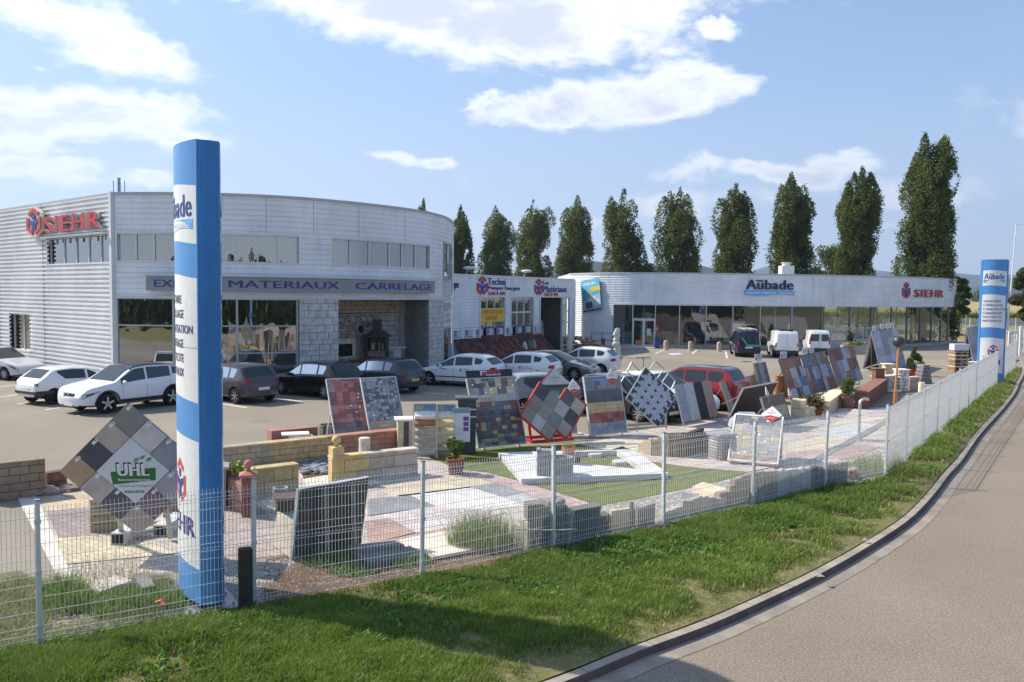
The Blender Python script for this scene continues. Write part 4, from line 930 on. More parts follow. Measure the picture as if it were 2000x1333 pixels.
def poplar(h, w, seed, label, loc, bumps=(), n=11000, split=False, group='poplars in a row behind the showroom'):
    rs = np.random.RandomState(seed); np.random.seed(seed)
    root = thing('poplar_tree', label, 'tree', loc, 0, group)
    P = []; rad = w/2
    fl = []                                        # upright flame-shaped boughs: x, y, z0, z1, r
    K = 38
    for i in range(K):
        z0 = h*(.03+.72*(i/K)**.8)+rs.uniform(-.02, .02)*h; zt = min(h*rs.uniform(.90, .985), z0+h*rs.uniform(.14, .34)); t = (z0+zt)/2/h
        env = rad*1.12*min(1, (1.07-t)*3.2)**.7*(.72+.28*min(1, t*3))*rs.uniform(.82, 1.1)
        a = rs.uniform(0, 2*np.pi); r = env*rs.uniform(.40, .78); fl.append((r*np.cos(a), r*np.sin(a), z0, zt, env*rs.uniform(.34, .50)))
    lead = [(-.12*w, h*.99), (.13*w, h*.975)] if split else [(rs.uniform(-.07, .07)*w, h)]
    for dx, hh in lead: fl.append((dx, 0, h*.45, hh, rad*.46)); fl.append((dx, 0, h*.1, h*.75, rad*.42))
    for (bx, bz0, bz1, br) in bumps: fl.append((bx, rs.uniform(-.4, .4), bz0, bz1, br))
    per = n//len(fl)
    for (x, y, z0, z1, r) in fl:
        m_ = int(per*max(.5, min(3, r*(z1-z0)/(rad*.4*h*.26)))); t = rs.beta(1.35, 1.5, m_); a = rs.uniform(0, 2*np.pi, m_)
        prof = np.sin(np.pi*np.clip(t, 0, 1)**.75)**.75; q = rs.uniform(.45, 1.05, m_)**.6*r*prof
        P.append(np.stack([x+q*np.cos(a)*(1+.12*rs.randn(m_)), y+q*np.sin(a), z0+(z1-z0)*t], 1))
    P = np.concatenate(P)
    # sprinkle of clump noise opens gaps
    nz = np.array([mn.noise((p[0]*.85+seed, p[1]*.85, p[2]*.55)) for p in P]); P = P[nz > -.30+.25*rs.rand(len(P))-.12]
    P = P+rs.randn(len(P), 3)*.08
    c = lcols(len(P), (.055, .078, .02), (.11, .13, .038), .35); tn = np.array([mn.noise((p[0]*.5, p[1]*.5, p[2]*.35+seed)) for p in P]); c *= (1+.5*tn)[:, None]
    leafmesh('crown', P, (.13+.15*rs.rand(len(P)))*(1 if n > 60000 else 1.25), c, parent=root)
    m = MB(); m.cyl((0, 0, -.3), (0, 0, h*.55), w*.055+.12, w*.02+.05, 10, (.16, .13, .10)); m.cyl((0, 0, h*.54), (.1, 0, h*.93), w*.02+.05, .03, 8, (.16, .13, .10))
    for i in range(14):
        z0 = h*rs.uniform(.08, .6); a = rs.uniform(0, 6.28); r = rad*rs.uniform(.4, .75); m.cyl((0, 0, z0), (r*np.cos(a), r*np.sin(a), z0+h*.16), .10, .03, 6, (.17, .14, .11))
    m.build('trunk', WOOD, root, world=False); return root
# px of crown centre, top y, left, right, assumed height
POP = [(825, 388, 808, 845, 21), (899, 400, 879, 921, 20), (963, 402, 926, 1003, 20), (1044, 391, 1003, 1080, 20), (1119, 382, 1080, 1160, 20), (1218, 367, 1177, 1250, 20.5), (1318, 367, 1280, 1364, 20), (1428, 358, 1391, 1467, 19.5), (1541, 337, 1497, 1584, 20), (1668, 326, 1632, 1712, 19.5), (1802, 257, 1748, 1858, 21)]
OBJ_LAB = ['poplar whose tip just shows over the curved roof, leftmost of the row', 'slim poplar beside the right edge of the curved building', 'open crowned poplar second clear of the curved building', 'two topped poplar behind the Techni lettering', 'broad light gapped poplar behind the Les Materiaux lettering', 'dense poplar with a lower side lobe on its right, behind the tilted poster', 'poplar with a stepped right shoulder behind the glass doors', 'narrow poplar between the stepped poplar and the one left of the roof vent', 'wide forked poplar just left of the white roof vent', 'tapering poplar between the round tree and the tallest poplar', 'tallest and nearest poplar with a cleft top near the red hexagon emblem']
for i, (px, ty, l, r, h) in enumerate(POP):
    yh = 563.9+.0104*px; D = (h-CH)*FPX/(yh-ty); x = ((l+r)/2-1000)/FPX*D; w = (r-l)/FPX*D*(.80 if i == 10 else .90)
    b = []
    if i == 5: b = [(w*.55, 2, h*.62, w*.26), (w*.8, 1.5, h*.42, w*.2)]
    if i == 6: b = [(w*.42, 2, h*.55, w*.24)]
    if i == 10: b = [(w*.42, 4, h*.72, w*.2), (w*.52, 0, h*.33, w*.2), (w*.68, 0, h*.2, w*.16)]
    if i == 8: b = [(w*.40, 6, h*.80, w*.13), (-w*.42, 5, h*.68, w*.12)]
    if i == 3: b = [(-w*.28, 2, h*.78, w*.25)]
    if i == 2: b = [(w*.33, 2, h*.72, w*.17)]
    if i == 4: b = [(w*.36, 2, h*.83, w*.15)]
    if i == 7: b = [(w*.38, 2, h*.78, w*.14)]
    poplar(h, w, 11+i, OBJ_LAB[i], (x, D, -.1), b, n=90000 if i > 8 else 42000, split=i == 10)
def roundtree(name, label, loc, h, w, seed, n=6000, c1=(.035, .062, .015), c2=(.085, .12, .03), trunk=.3, group=None, ls=.3, kind=None, cat='tree'):
    rs = np.random.RandomState(seed); np.random.seed(seed)
    root = thing(name, label, cat, loc, 0, group); P = []
    for i in range(26):
        a = rs.uniform(0, 6.28); u = rs.uniform(-.2, 1); r = w*.34*math.sqrt(1-max(0, u)**2*.6)*rs.uniform(.4, 1); c = (r*math.cos(a), r*math.sin(a), h*(.42+.40*u)); R = w*rs.uniform(.13, .22)
        q = rs.randn(n//26, 3); q /= np.linalg.norm(q, axis=1)[:, None]; P.append(np.array(c)+q*R*rs.uniform(.6, 1.05, (n//26, 1))*np.array([1, 1, .8]))
    P = np.concatenate(P); P = P[P[:, 2] > h*.02]
    leafmesh('crown', P, ls*(.7+.7*rs.rand(len(P))), lcols(len(P), c1, c2, .5), parent=root)
    m = MB(); m.cyl((0, 0, -.2), (0, 0, h*.6), trunk*.7, trunk*.25, 8, (.15, .12, .09))
    for i in range(8): a = rs.uniform(0, 6.28); z0 = h*rs.uniform(.2, .5); m.cyl((0, 0, z0), (w*.3*math.cos(a), w*.3*math.sin(a), z0+h*.25), trunk*.25, .02, 6, (.15, .12, .09))
    m.build('trunk', WOOD, root, world=False); return root
def put(px, ty, D, wpx, fn_h=None):
    yh = 563.9+.0104*px; return ((px-1000)/FPX*D, D, -.1), CH+(yh-ty)*D/FPX, wpx/FPX*D
l, h, w = put(1608, 455, 150, 75); roundtree('broadleaf_tree', 'round broadleaf tree between two poplars right of the roof vent', l, h, w, 51, 7000, trunk=.35)
l, h, w = put(1262, 484, 125, 46); roundtree('broadleaf_tree', 'small reddish brown tree low between two poplars above the glass doors', l, h, w, 52, 3000, (.06, .05, .02), (.10, .075, .03), trunk=.2)
l, h, w = put(1873, 518, 90, 44); roundtree('broadleaf_tree', 'small dark tree at the right foot of the tallest poplar', l, h, w, 53, 3500, trunk=.15)
l, h, w = put(2005, 497, 75, 66); roundtree('broadleaf_tree', 'reddish green tree cut by the right edge of the photo', l, h, w, 54, 6000, (.05, .055, .02), (.10, .09, .04), trunk=.2)
# hedge line beyond the corn field
rs = np.random.RandomState(5); P = []
for i in range(70):
    x = 200+i*7+rs.uniform(-3, 3); y = 620+rs.uniform(-15, 15); q = rs.randn(170, 3); q /= np.linalg.norm(q, axis=1)[:, None]; P.append(np.array([x, y, 3.2+rs.uniform(-1, 2)])+q*np.array([6, 5, rs.uniform(3, 6)]))
P = np.concatenate(P); P = P[P[:, 2] > -.3]
o = leafmesh('distant_hedgerow', P-np.array([420, 620, 0]), 1.6+1.5*np.random.rand(len(P)), lcols(len(P), (.03, .05, .015), (.07, .10, .03))); o.location = (420, 620, 0); tag(o, 'dark hedgerow beyond the corn field at the foot of the hills', 'hedgerow', None, 'stuff')
# corn field: rows of stalks at the front, tassel-topped canopy behind
rs = np.random.RandomState(9); np.random.seed(9)
cf = lambda u: (30+u*150, 124+u*24)
P = []; S_ = []
N_ = 60000; u = rs.rand(N_); dpt = rs.exponential(9, N_); x0 = 20+u*190; y0 = 126+.02*x0+dpt; z0 = rs.beta(1.6, 1.2, N_)*2.55-.25
P = np.stack([x0, y0, z0], 1); c = lcols(N_, (.07, .12, .02), (.15, .20, .05), .4); tp = z0 > 1.95; c[tp] = lcols(tp.sum(), (.30, .27, .10), (.42, .36, .16), .3)
o = leafmesh('corn_field', P-np.array([100, 130, 0]), .35+.3*rs.rand(N_), c, squash=.5); o.location = (100, 130, 0); tag(o, None, None, None, 'stuff')
CORNTOP = m_ground('corn_tassels', ((.36, .29, .13), (.29, .27, .10), (.44, .36, .18)), .12, 1.)
m = MB(); us = np.linspace(0, 1, 60); vs_ = np.linspace(0, 1, 60)
def ctop(u, v): x = 10+u*520+v*120; y = 130+v*v*470; return (x, y, 2.12+.18*mn.noise((x*.08, y*.05, 0)))
m.grid(ctop, us, vs_); m.add([(10, 131, -.3), (530, 131, -.3), (530, 131, 2.1), (10, 131, 2.1)], [(0, 1, 2, 3)]); o = m.build('corn_canopy', CORNTOP, origin=(200, 300, 0), smooth=True); tag(o, None, None, None, 'stuff')
# earth bank and verge behind the lot, right
def zone(name, pts, z, mat, seed=0, amp=.25):
    P = [at(x, y) for x, y in pts]; m = MB(); a, b, c, d = P
    def f(u, v): q = a.lerp(b, u).lerp(d.lerp(c, u), v); k = math.sin(math.pi*u)**.4*math.sin(math.pi*v)**.6 if 0 < u < 1 and 0 < v < 1 else 0; return (q.x, q.y, z+amp*k*(1+mn.noise((q.x*.3, q.y*.3, seed))))
    m.grid(f, np.linspace(0, 1, 24), np.linspace(0, 1, 12)); o = m.build(name, mat, origin=a, smooth=True); o['kind'] = 'structure'; return o
zone('earth_bank', [(1690, 668), (2010, 668), (2010, 645), (1690, 645)], .02, DIRT, 1, .5)
zone('meadow', [(1600, 647), (2100, 644), (2100, 634), (1600, 636)], .03, m_ground('rough_grass', ((.10, .15, .03), (.16, .20, .05), (.22, .20, .09)), .8), 2, .3)
zone('far_road', [(1500, 636), (2200, 635), (2200, 631), (1500, 632)], .05, ROAD, 3, 0)
# guard rail along the far road
gr = thing('guard_rail', 'grey crash barrier along the far road in front of the corn field', 'guard rail', tuple(at(1880, 633)))
a = at(1500, 632); b = at(2150, 632); m = MB(); m.bar((a.x, a.y, .62), (b.x, b.y, .62), .06, .3, (.35, .37, .40)); m.build('beam', STEEL, gr)
for i in range(28): q = a.lerp(b, i/27); m = MB(); m.box((q.x, q.y+.05, .25), (.1, .1, .6), (.35, .36, .38)); m.build('post', STEEL, gr)
# scrub on the bank
for i, (px, py, s_) in enumerate([(1722, 668, 1.1), (1815, 668, .9), (1868, 660, .5), (1950, 650, .5)]):
    q = at(px, py); roundtree('shrub', ['broad green shrub seen through the right end of the showroom glass', 'green shrub seen through the last panes beside the white column', 'low dry shrub beyond the right corner of the showroom', 'low dry shrub on the bank right of the second totem'][i], tuple(q), s_*1.4, s_*2, 80+i, 900, (.05, .09, .02), (.10, .16, .04), trunk=.04, ls=.16, cat='shrub')
# trees standing behind the camera, seen mirrored in the shop windows
rs = np.random.RandomState(77); np.random.seed(77); P = []
for i in range(34):
    x = -75+i*4.6+rs.uniform(-1.5, 1.5); y = -24+rs.uniform(-3, 3); hh = rs.uniform(5, 8.5)
    for k in range(8):
        q = rs.randn(150, 3); q /= np.linalg.norm(q, axis=1)[:, None]; P.append(np.array([x+rs.uniform(-2, 2), y+rs.uniform(-1.5, 1.5), hh*rs.uniform(.06, .85)])+q*np.array([2.6, 2.2, 2.4]))
P = np.concatenate(P); P = P[P[:, 2] > 0]
o = leafmesh('woodland', P-np.array([0, -24, 0]), .7+.6*np.random.rand(len(P)), lcols(len(P), (.025, .045, .012), (.05, .08, .02))); o.location = (0, -24, 0); tag(o, 'dark belt of trees mirrored in the shop windows', 'woodland', None, 'stuff')

# ================= fence =================
FH = 1.72
def fence_panel(ln, detail=True):
    mb = MB(); nv = max(4, int(round(ln/(.05 if detail else .05)))); r = .0028 if detail else .0034
    folds = [.10, .92, 1.60]
    prof = [(0, .04)]
    for f_ in folds: prof += [(0, f_-.05), (-.035, f_), (0, f_+.05)]
    prof += [(0, FH)]
    for i in range(nv+1):
        x = .03+(ln-.06)*i/nv
        ring_ = []
        for (y, z) in prof: ring_ += [(x-r, y-r, z), (x+r, y-r, z), (x+r, y+r, z), (x-r, y+r, z)] if detail else [(x-r, y, z), (x+r, y, z)]
        k = len(prof)
        if detail: fs = [(a*4+j, a*4+(j+1) % 4, a*4+4+(j+1) % 4, a*4+4+j) for a in range(k-1) for j in range(4)]
        else: fs = [(a*2, a*2+1, a*2+3, a*2+2) for a in range(k-1)]
        mb.add(ring_, fs, (.70, .71, .70))
    zs_ = [.24, .42, .60, .76, 1.08, 1.26, 1.44]
    for f_ in folds: zs_ += [f_-.05, f_+.05]
    for z in zs_: mb.bar((.02, .005, z), (ln-.02, .005, z), r*2, r*2, (.70, .71, .70))
    for f_ in folds: mb.bar((.02, -.032, f_), (ln-.02, -.032, f_), r*2, r*2, (.70, .71, .70))
    return mb
FWHITE = vc('galvanised_wire', .45, .15, .5, 4, .06, .0, 50)
fence = thing('mesh_fence', 'white welded wire mesh fence between the grass verge and the display garden', 'fence', (FL[0].x, FL[0].y, 0))
protoP = {}
def seg(a, b, parent, z=0, detail=True):
    d = b-a; ln = d.length; k = (round(ln, 1), detail)
    if k not in protoP:
        o = fence_panel(k[0], detail).build('mesh_panel', FWHITE, world=False); o.parent = parent; protoP[k] = o; ob = o
    else: ob = protoP[k].copy(); COL.objects.link(ob); ob.parent = parent
    pl = parent.location; ob.location = (a.x-pl.x, a.y-pl.y, z); ob.rotation_euler = (0, 0, math.atan2(d.y, d.x)); ob.scale = (ln/k[0], 1, 1)
postm = MB(); postm.box((0, 0, .87), (.055, .055, 1.86), (.66, .68, .69)); postm.box((0, 0, 1.81), (.062, .062, .02), (.30, .31, .32))
for z in (.25, .92, 1.55): postm.box((0, -.034, z), (.07, .02, .05), (.60, .62, .63))
pp = None
for i, a in enumerate(FL):
    if pp is None: pp = postm.build('post', STEEL and FWHITE, world=False); ob = pp
    else: ob = pp.copy(); COL.objects.link(ob)
    ob.parent = fence; d = (FL[min(i+1, len(FL)-1)]-FL[max(0, i-1)]); ob.location = (a.x-FL[0].x, a.y-FL[0].y, .02); ob.rotation_euler = (R_(random.uniform(-.6, .6)), R_(random.uniform(-1.0, 1.0)), math.atan2(d.y, d.x))
    if i < len(FL)-1: seg(a, FL[i+1], fence, .03, True)
# bent spare post with its ground bar inside the corner
q = at(1677, 862); m = MB(); m.cyl(q, (q.x, q.y, 1.15), .045, col=(.55, .57, .60), n=12)
for i in range(7):
    t0 = i/7*2.2; t1 = (i+1)/7*2.2; m.cyl((q.x+.16-.16*math.cos(t0), q.y, 1.15+.16*math.sin(t0)), (q.x+.16-.16*math.cos(t1), q.y, 1.15+.16*math.sin(t1)), .045, .04, col=(.62, .63, .65), n=10)
m.box((q.x, q.y, .02), (.2, .2, .02), (.6, .6, .6)); b_ = at(1738, 866); m.bar((q.x, q.y, .05), (b_.x, b_.y, .05), .05, col=(.6, .6, .6))
tag(m.build('bent_post', STEEL, origin=q), 'grey post with a hooked top standing alone inside the fence corner', 'post')
# far boundary fence and gate at the right
bf = thing('mesh_fence', 'distant white wire fence in front of the corn field', 'fence', tuple(at(1862, 648)))
A_ = at(1500, 650); B_ = at(2180, 648); k = 22; P_ = [Vector((A_.x+(B_.x-A_.x)*i/k, A_.y+(B_.y-A_.y)*i/k)) for i in range(k+1)]
for i, a in enumerate(P_):
    m = MB(); m.box((a.x, a.y, .95), (.09, .09, 1.9), (.75, .75, .75)); m.build('post', PAINT, bf)
    if i < k:
        m = MB(); b = P_[i+1]
        for z in (.2, .6, 1.0, 1.4, 1.8): m.bar((a.x, a.y, z), (b.x, b.y, z), .025, col=(.7, .7, .7))
        nn_ = 28
        for j in range(1, nn_): q = a.lerp(b, j/nn_); m.bar((q.x, q.y, .2), (q.x, q.y, 1.8), .012, col=(.7, .7, .7))
        m.build('mesh_panel', PAINT, bf)
gt = thing('sliding_gate', 'white tubular gate at the far right end of the fence', 'gate', tuple(at(1985, 697)))
for (xa, xb, yb, h_) in ((1969, 1986, 698, 1.9), (1991, 2012, 697, 2.3)):
    a = at(xa, yb); b = at(xb, yb); m = MB()
    m.bar((a.x, a.y, .1), (a.x, a.y, h_), .12, col=(.74, .74, .74)); m.bar((b.x, b.y, .1), (b.x, b.y, h_), .12, col=(.74, .74, .74)); m.bar((a.x, a.y, h_), (b.x, b.y, h_), .1, col=(.74, .74, .74)); m.bar((a.x, a.y, .3), (b.x, b.y, .3), .1, col=(.74, .74, .74))
    for j in range(1, 6): q = a.lerp(b, j/6); m.bar((q.x, q.y, .3), (q.x, q.y, h_), .035, col=(.74, .74, .74))
    m.build('gate_leaf', PAINT, gt)
q = at(1968, 693); m = MB(); m.box((q.x, q.y, .9), (.45, .45, 1.8), (.30, .16, .10)); m.box((q.x, q.y, 1.84), (.55, .55, .08), (.4, .38, .35)); m.build('gate_pillar', STONE, gt)
q = at(1966, 662); m = MB(); m.cyl((q.x, q.y, 0), (q.x+.5, q.y, CH+(584-440)*q.y/FPX), .10, .05, col=(.80, .80, .82), n=12); zt2 = CH+(584-440)*q.y/FPX; m.bar((q.x+.45, q.y, zt2), (q.x+1.0, q.y, zt2+.02), .05, col=(.8, .8, .8)); m.cyl((q.x, q.y, 0), (q.x, q.y, .3), .2, col=(.5, .5, .5))
tag(m.build('flagpole', PAINT, origin=q), 'tall bare white flagpole right of the second blue totem', 'flagpole')
q = at(1886, 641); m = MB(); m.cyl((q.x, q.y, 0), (q.x, q.y, 4.6), .05, col=(.5, .5, .48)); tag(m.build('pole', PAINT, origin=q), 'thin grey pole on the bank between the showroom and the second totem', 'pole')
q = at(1835, 664); m = MB(); m.cyl((q.x, q.y, 0), (q.x, q.y, 4.2), .15, .13, col=(.78, .76, .75), n=14); tag(m.build('pole', PAINT, origin=q), 'thick white mast seen through the right end of the showroom', 'pole')

# ================= totems =================
TB = (.09, .30, .66); TBD = (.065, .28, .62); TW = (.80, .80, .80)
def totem(label, base, n_az, H_=6.4, wd=1.30, th=.30, bul=.13):
    """n_az: direction the printed face looks at, measured from -y towards +x"""
    T = thing('totem_sign', label, 'sign', base, n_az)     # local: face looks to -y
    hw = wd/2; z0 = .1; XS = np.linspace(-hw, hw, 19)
    yf = lambda x: -th/2-bul*(1-(x/hw)**2)
    wave = lambda x, a: a*.55*math.cos(x/hw*1.9+.5)
    B = [(0.1, TB), (.60, TW), (2.37, TB), (2.90, TW), (4.59, TB), (5.05, TW), (5.83, TB), (H_, None)]
    for sgn, nm in ((1, 'printed_face'), (-1, 'rear_face')):
        m = MB()
        for (za, ca_), (zb, _) in zip(B, B[1:]):
            if ca_ is None: break
            a0 = 0 if za <= .1 else .07; b0 = 0 if zb >= H_ else .07
            for x0, x1 in zip(XS, XS[1:]):
                q = [(x0, yf(x0), za+wave(x0, a0)), (x1, yf(x1), za+wave(x1, a0)), (x1, yf(x1), zb+wave(x1, b0)), (x0, yf(x0), zb+wave(x0, b0))]
                m.add([(p[0]*sgn, p[1]*sgn, p[2]) for p in q], [(0, 1, 2, 3)], ca_)
            if za > 3 or True:
                pass
        f2 = (lambda s_: (lambda x, y, o: (x*s_, (yf(x)-o)*s_, y)))(sgn)
        poly2(m, [(x, 3.62) for x in XS]+[(x, 3.625) for x in XS[::-1]], f2, .003, (.4, .4, .42))
        for w_, z in (('SANITAIRE', 4.22), ('CARRELAGE', 4.02), ('CLIMATISATION', 3.81), ('CHAUFFAGE', 3.61), ('ELECTRICITE', 3.41), ('MATERIAUX', 3.21)):
            ln = {'CLIMATISATION': 1.12, 'ELECTRICITE': .86, 'SANITAIRE': .80, 'CARRELAGE': .87, 'CHAUFFAGE': .85, 'MATERIAUX': .86}[w_]
            text(m, w_, f2, -hw+.07, -hw+.07+ln, z, z+.115, .004, 0, (.04, .05, .20), bold=.02)
        brand(m, f2, -hw+.06, hw-.10, 5.40, .30, .004, 0, navy=(.03, .07, .28), lb=(.09, .36, .72))
        logo(m, f2, .05, 1.72, .66, .004, aspect=1.0, red=(.60, .08, .05), blue=(.03, .06, .32))
        text(m, 'SIEHR', f2, -hw+.08, hw-.10, 1.00, 1.27, .004, 0, (.035, .04, .26), bold=.05)
        m.build(nm, TOTP, T, world=False, smooth='auto')
    m = MB()    # ribbed end columns
    for s_ in (1, -1):
        nr = 11; pts = []
        for i in range(nr*4+1):
            t = i/(nr*4); y = (-th/2)+(th)*t; bow = .06*math.sin(math.pi*t); rib = .010 if (i % 4) in (1, 2) else 0
            pts.append((s_*(hw+.02+bow+rib), y))
        poly = [(s_*(hw-.01), -th/2-.004)]+[(s_*(hw+.02), -th/2-.004)]+pts+[(s_*(hw+.02), th/2+.004), (s_*(hw-.01), th/2+.004)]
        if s_ < 0: poly = poly[::-1]
        m.prism(poly, .1, H_, TBD)
    m.build('ribbed_edge', TOTP, T, world=False)
    m = MB(); XS2 = list(XS); poly = [(x, yf(x)+.002) for x in XS2]+[(-x, -yf(x)-.002) for x in XS2]
    m.prism(poly, H_-.01, H_+.012, (.05, .2, .45)); m.prism([(p[0]*.9, p[1]*.9) for p in poly], .0, .1, (.03, .03, .04)); m.build('cap', PAINT, T, world=False)
    m = MB(); m.box((0, 0, .012), (wd+.30, th+.40, .024), (.35, .35, .36))
    for bx in (-.5, -.17, .17, .5):
        for by in (-1, 1): m.cyl((bx*wd, by*(th/2+.14), .02), (bx*wd, by*(th/2+.14), .06), .018, n=6, col=(.3, .3, .3))
    m.build('base_plate', STEEL, T, world=False)
    return T
# left totem: nearest corner at about (393,1197)
q = at(393, 1196); na = R_(-57); T_ = Vector((math.cos(na), math.sin(na))); F_ = Vector((math.sin(na), -math.cos(na)))
c = Vector((q.x, q.y))-T_*(.65+.02)-F_*(.15)
totem('tall blue and white totem sign nearest the camera, seen from its ribbed edge', (c.x, c.y, 0), na)
q = at(1933, 750); totem('blue and white totem sign facing the camera beside the flagpole', (q.x, q.y, 0), R_(-23), wd=1.08)
# grey stub post
q = at(480, 1196); m = MB(); m.box((q.x, q.y, .42), (.17, .14, .95), (.055, .05, .04), rz=.5, bev=.012); tag(m.build('stub_post', WOOD, origin=q), 'short dark square post just outside the fence near the blue totem', 'post')

# ================= haze =================
m = MB(); m.box((0, 2850, 349), (8400, 6600, 700.6)); hz = m.build('haze', STONE, origin=(0, 2850, 349)); hz['kind'] = 'stuff'
hm = bpy.data.materials.new('haze'); hm.use_nodes = True; t_ = hm.node_tree; t_.nodes.clear()
ho = t_.nodes.new('ShaderNodeOutputMaterial'); pv = t_.nodes.new('ShaderNodeVolumePrincipled'); pv.inputs['Color'].default_value = (.58, .74, 1, 1); pv.inputs['Density'].default_value = .00019; pv.inputs['Anisotropy'].default_value = .3
t_.links.new(pv.outputs[0], ho.inputs['Volume']); hz.data.materials[0] = hm
# ================= cars =================
def spl(P, x):
    if x <= P[0][0]: return P[0][1]
    for (a, za), (b, zb) in zip(P, P[1:]):
        if x <= b: t = (x-a)/(b-a); return za+(zb-za)*t
    return P[-1][1]
def sm(P, x, w=.07): return (spl(P, x-w)+2*spl(P, x)+spl(P, x+w))/4
WH = {}
def wheel_geo(r, kind):
    t = MB(); w = .10; pr = [(r*.66, -w), (r*.90, -w*1.02), (r*.985, -w*.8), (r, -w*.4), (r, w*.4), (r*.985, w*.8), (r*.90, w*1.02), (r*.66, w)]
    M = Matrix.Rotation(R_(90), 4, 'X'); t.lathe(pr, 28, col=(.018, .018, .019), M=M)
    rim = MB(); rc = (.55, .56, .57) if kind != 'hub' else (.50, .51, .52)
    rim.lathe([(r*.69, -w*.75), (r*.69, -w*.95), (r*.64, -w*.95), (r*.60, -w*.6)], 28, col=rc, M=M); rim.lathe([(r*.62, -w*.45), (.0, -w*.45)], 20, col=(.03, .03, .03), M=M)
    if kind == 'hub':
        rim.lathe([(r*.62, -w*.9), (r*.5, -w*1.0), (r*.2, -w*1.02), (0, -w*1.04)], 28, col=rc, M=M)
        for k in range(8): a = k*math.pi/4; rim.cyl((math.cos(a)*r*.47, -w*1.0-.004, math.sin(a)*r*.47), (math.cos(a)*r*.47, -w*1.06, math.sin(a)*r*.47), r*.07, n=8, col=(.03, .03, .03))
    else:
        ns = {'five': 5, 'seven': 7, 'ten': 10}[kind]
        for k in range(ns):
            a = 2*math.pi*k/ns+.3; c, s = math.cos(a), math.sin(a); wd = .13 if ns == 5 else .085 if ns == 7 else .055
            rim.bar((c*r*.08, -w*.88, s*r*.08), (c*r*.66, -w*.92, s*r*.66), r*wd*1.6, .02, rc, up=(0, 1, 0))
        rim.lathe([(r*.15, -w*.85), (r*.13, -w*1.02), (0, -w*1.03)], 14, col=rc, M=M)
    return t, rim
def car_model(name, cat, L_, W_, H_, wb, fo, r, hood, roof, belt, col, wins, rim='seven', trim=(.02, .02, .022), van=False, tail=None, plate='L', tw=.30, grille=True, roofcol=None, low=.20, bumper=None, rearwin=True, stripe=None, head=None, clad_=False):
    """front at x=L_, rear at x=0 in the lists; local origin on the ground at the car's middle, +x forward.
       hood: top profile (x, z) of the painted lower body; roof: (x, z) of the upper line; belt: (x, z) shoulder line"""
    root = thing(name, None, cat)
    hx = L_/2; W2 = W_/2
    def wid(x):
        e = min(1, max(0, (x)/.55)); f_ = min(1, max(0, (L_-x)/.75)); return W2*(.86+.14*math.sin(e*math.pi/2)**.8)*(.80+.20*math.sin(f_*math.pi/2)**.8)
    def lowz(x):
        return low+.10*max(0, 1-x/.5)+.04*max(0, 1-(L_-x)/.5)
    def sec(x):
        w = wid(x); zb = sm(belt, x); zt = max(sm(roof, x), zb+.002); lo = lowz(x)
        hgt = max(0, min(1, (zt-zb)/(H_-sm(belt, L_*.5))))
        wt = w*(.975-tw*.62*hgt**.9)                  # tumblehome
        return [(0, lo), (w*.80, lo), (w*.95, lo+.06), (w*.995, lo+.22), (w, (lo+.22+zb)/2+.06), (w*.985, zb-.05), (w*.965, zb), (wt, zt-.035*hgt-.004), (wt*.90, zt), (wt*.5, zt+.022*hgt), (0, zt+.03*hgt)]
    xs = sorted(set([0, .02, .06, .12, .2, .3]+[round(.3+(L_-.6)*i/44, 3) for i in range(45)]+[L_-.3, L_-.2, L_-.12, L_-.06, L_-.02, L_]))
    def shrink(x, p):
        k = 0
        if x < .12: k = (1-x/.12)**2*.09
        if x > L_-.12: k = (1-(L_-x)/.12)**2*.12
        zc = .62; return (p[0]*(1-k), zc+(p[1]-zc)*(1-k*.9))
    def full(x):
        s_ = [shrink(x, p) for p in sec(x)]; return [(y, z) for y, z in s_]+[(-y, z) for y, z in s_[-2:0:-1]]
    body = MB(); vs = []; np_ = None
    for x in xs:
        f_ = full(x); np_ = len(f_); vs += [(x-hx, y, z) for y, z in f_]
    fs = [(i*np_+j, (i+1)*np_+j, (i+1)*np_+(j+1) % np_, i*np_+(j+1) % np_) for i in range(len(xs)-1) for j in range(np_)]
    fs += [tuple(range(np_)), tuple((len(xs)-1)*np_+j for j in range(np_))[::-1]]
    body.add(vs, fs, col)
    # wheel arches cut with a boolean
    wx = [fo, fo+wb]; wx = [L_-fo-hx, L_-fo-wb-hx]
    bo = body.build('tmp_body', CARP, world=False); cut = MB()
    for x in wx:
        for sgn in (1, -1): cut.cyl((x, sgn*(W2-.26), r+.015), (x, sgn*(W2+.1), r+.015), r*1.17, n=28)
    co = cut.build('tmp_cut', CARP, world=False)
    md = bo.modifiers.new('b', 'BOOLEAN'); md.operation = 'DIFFERENCE'; md.object = co; md.solver = 'EXACT'
    bpy.context.view_layer.update(); me = bpy.data.meshes.new_from_object(bo.evaluated_get(bpy.context.evaluated_depsgraph_get()))
    bpy.data.objects.remove(bo); bpy.data.objects.remove(co)
    ca_ = me.color_attributes.get('Col') or me.color_attributes.new('Col', 'FLOAT_COLOR', 'CORNER'); lc = lin(col); roofc = lin(roofcol) if roofcol else lc; bc = lin(bumper) if bumper else None
    for p in me.polygons:
        c = p.center; cc = lc
        for x in wx:
            if math.hypot(c.x-x, c.z-r) < r*1.165 and abs(c.y) < W2-.012: cc = (.012, .012, .012)
        if cc == lc and roofcol and c.z > H_-.16 and p.normal.z > .5: cc = roofc
        if cc == lc and c.z < low+.085 and c.z > 0: cc = (.02, .02, .02)
        if cc == lc and bc and c.z < .52 and (c.x < -hx+.35 or c.x > hx-.35): cc = bc
        for li in p.loop_indices: ca_.data[li].color = (*cc, 1)
    me.name = 'body'; me.polygons.foreach_set('use_smooth', [True]*len(me.polygons)); me.set_sharp_from_angle(angle=R_(32))
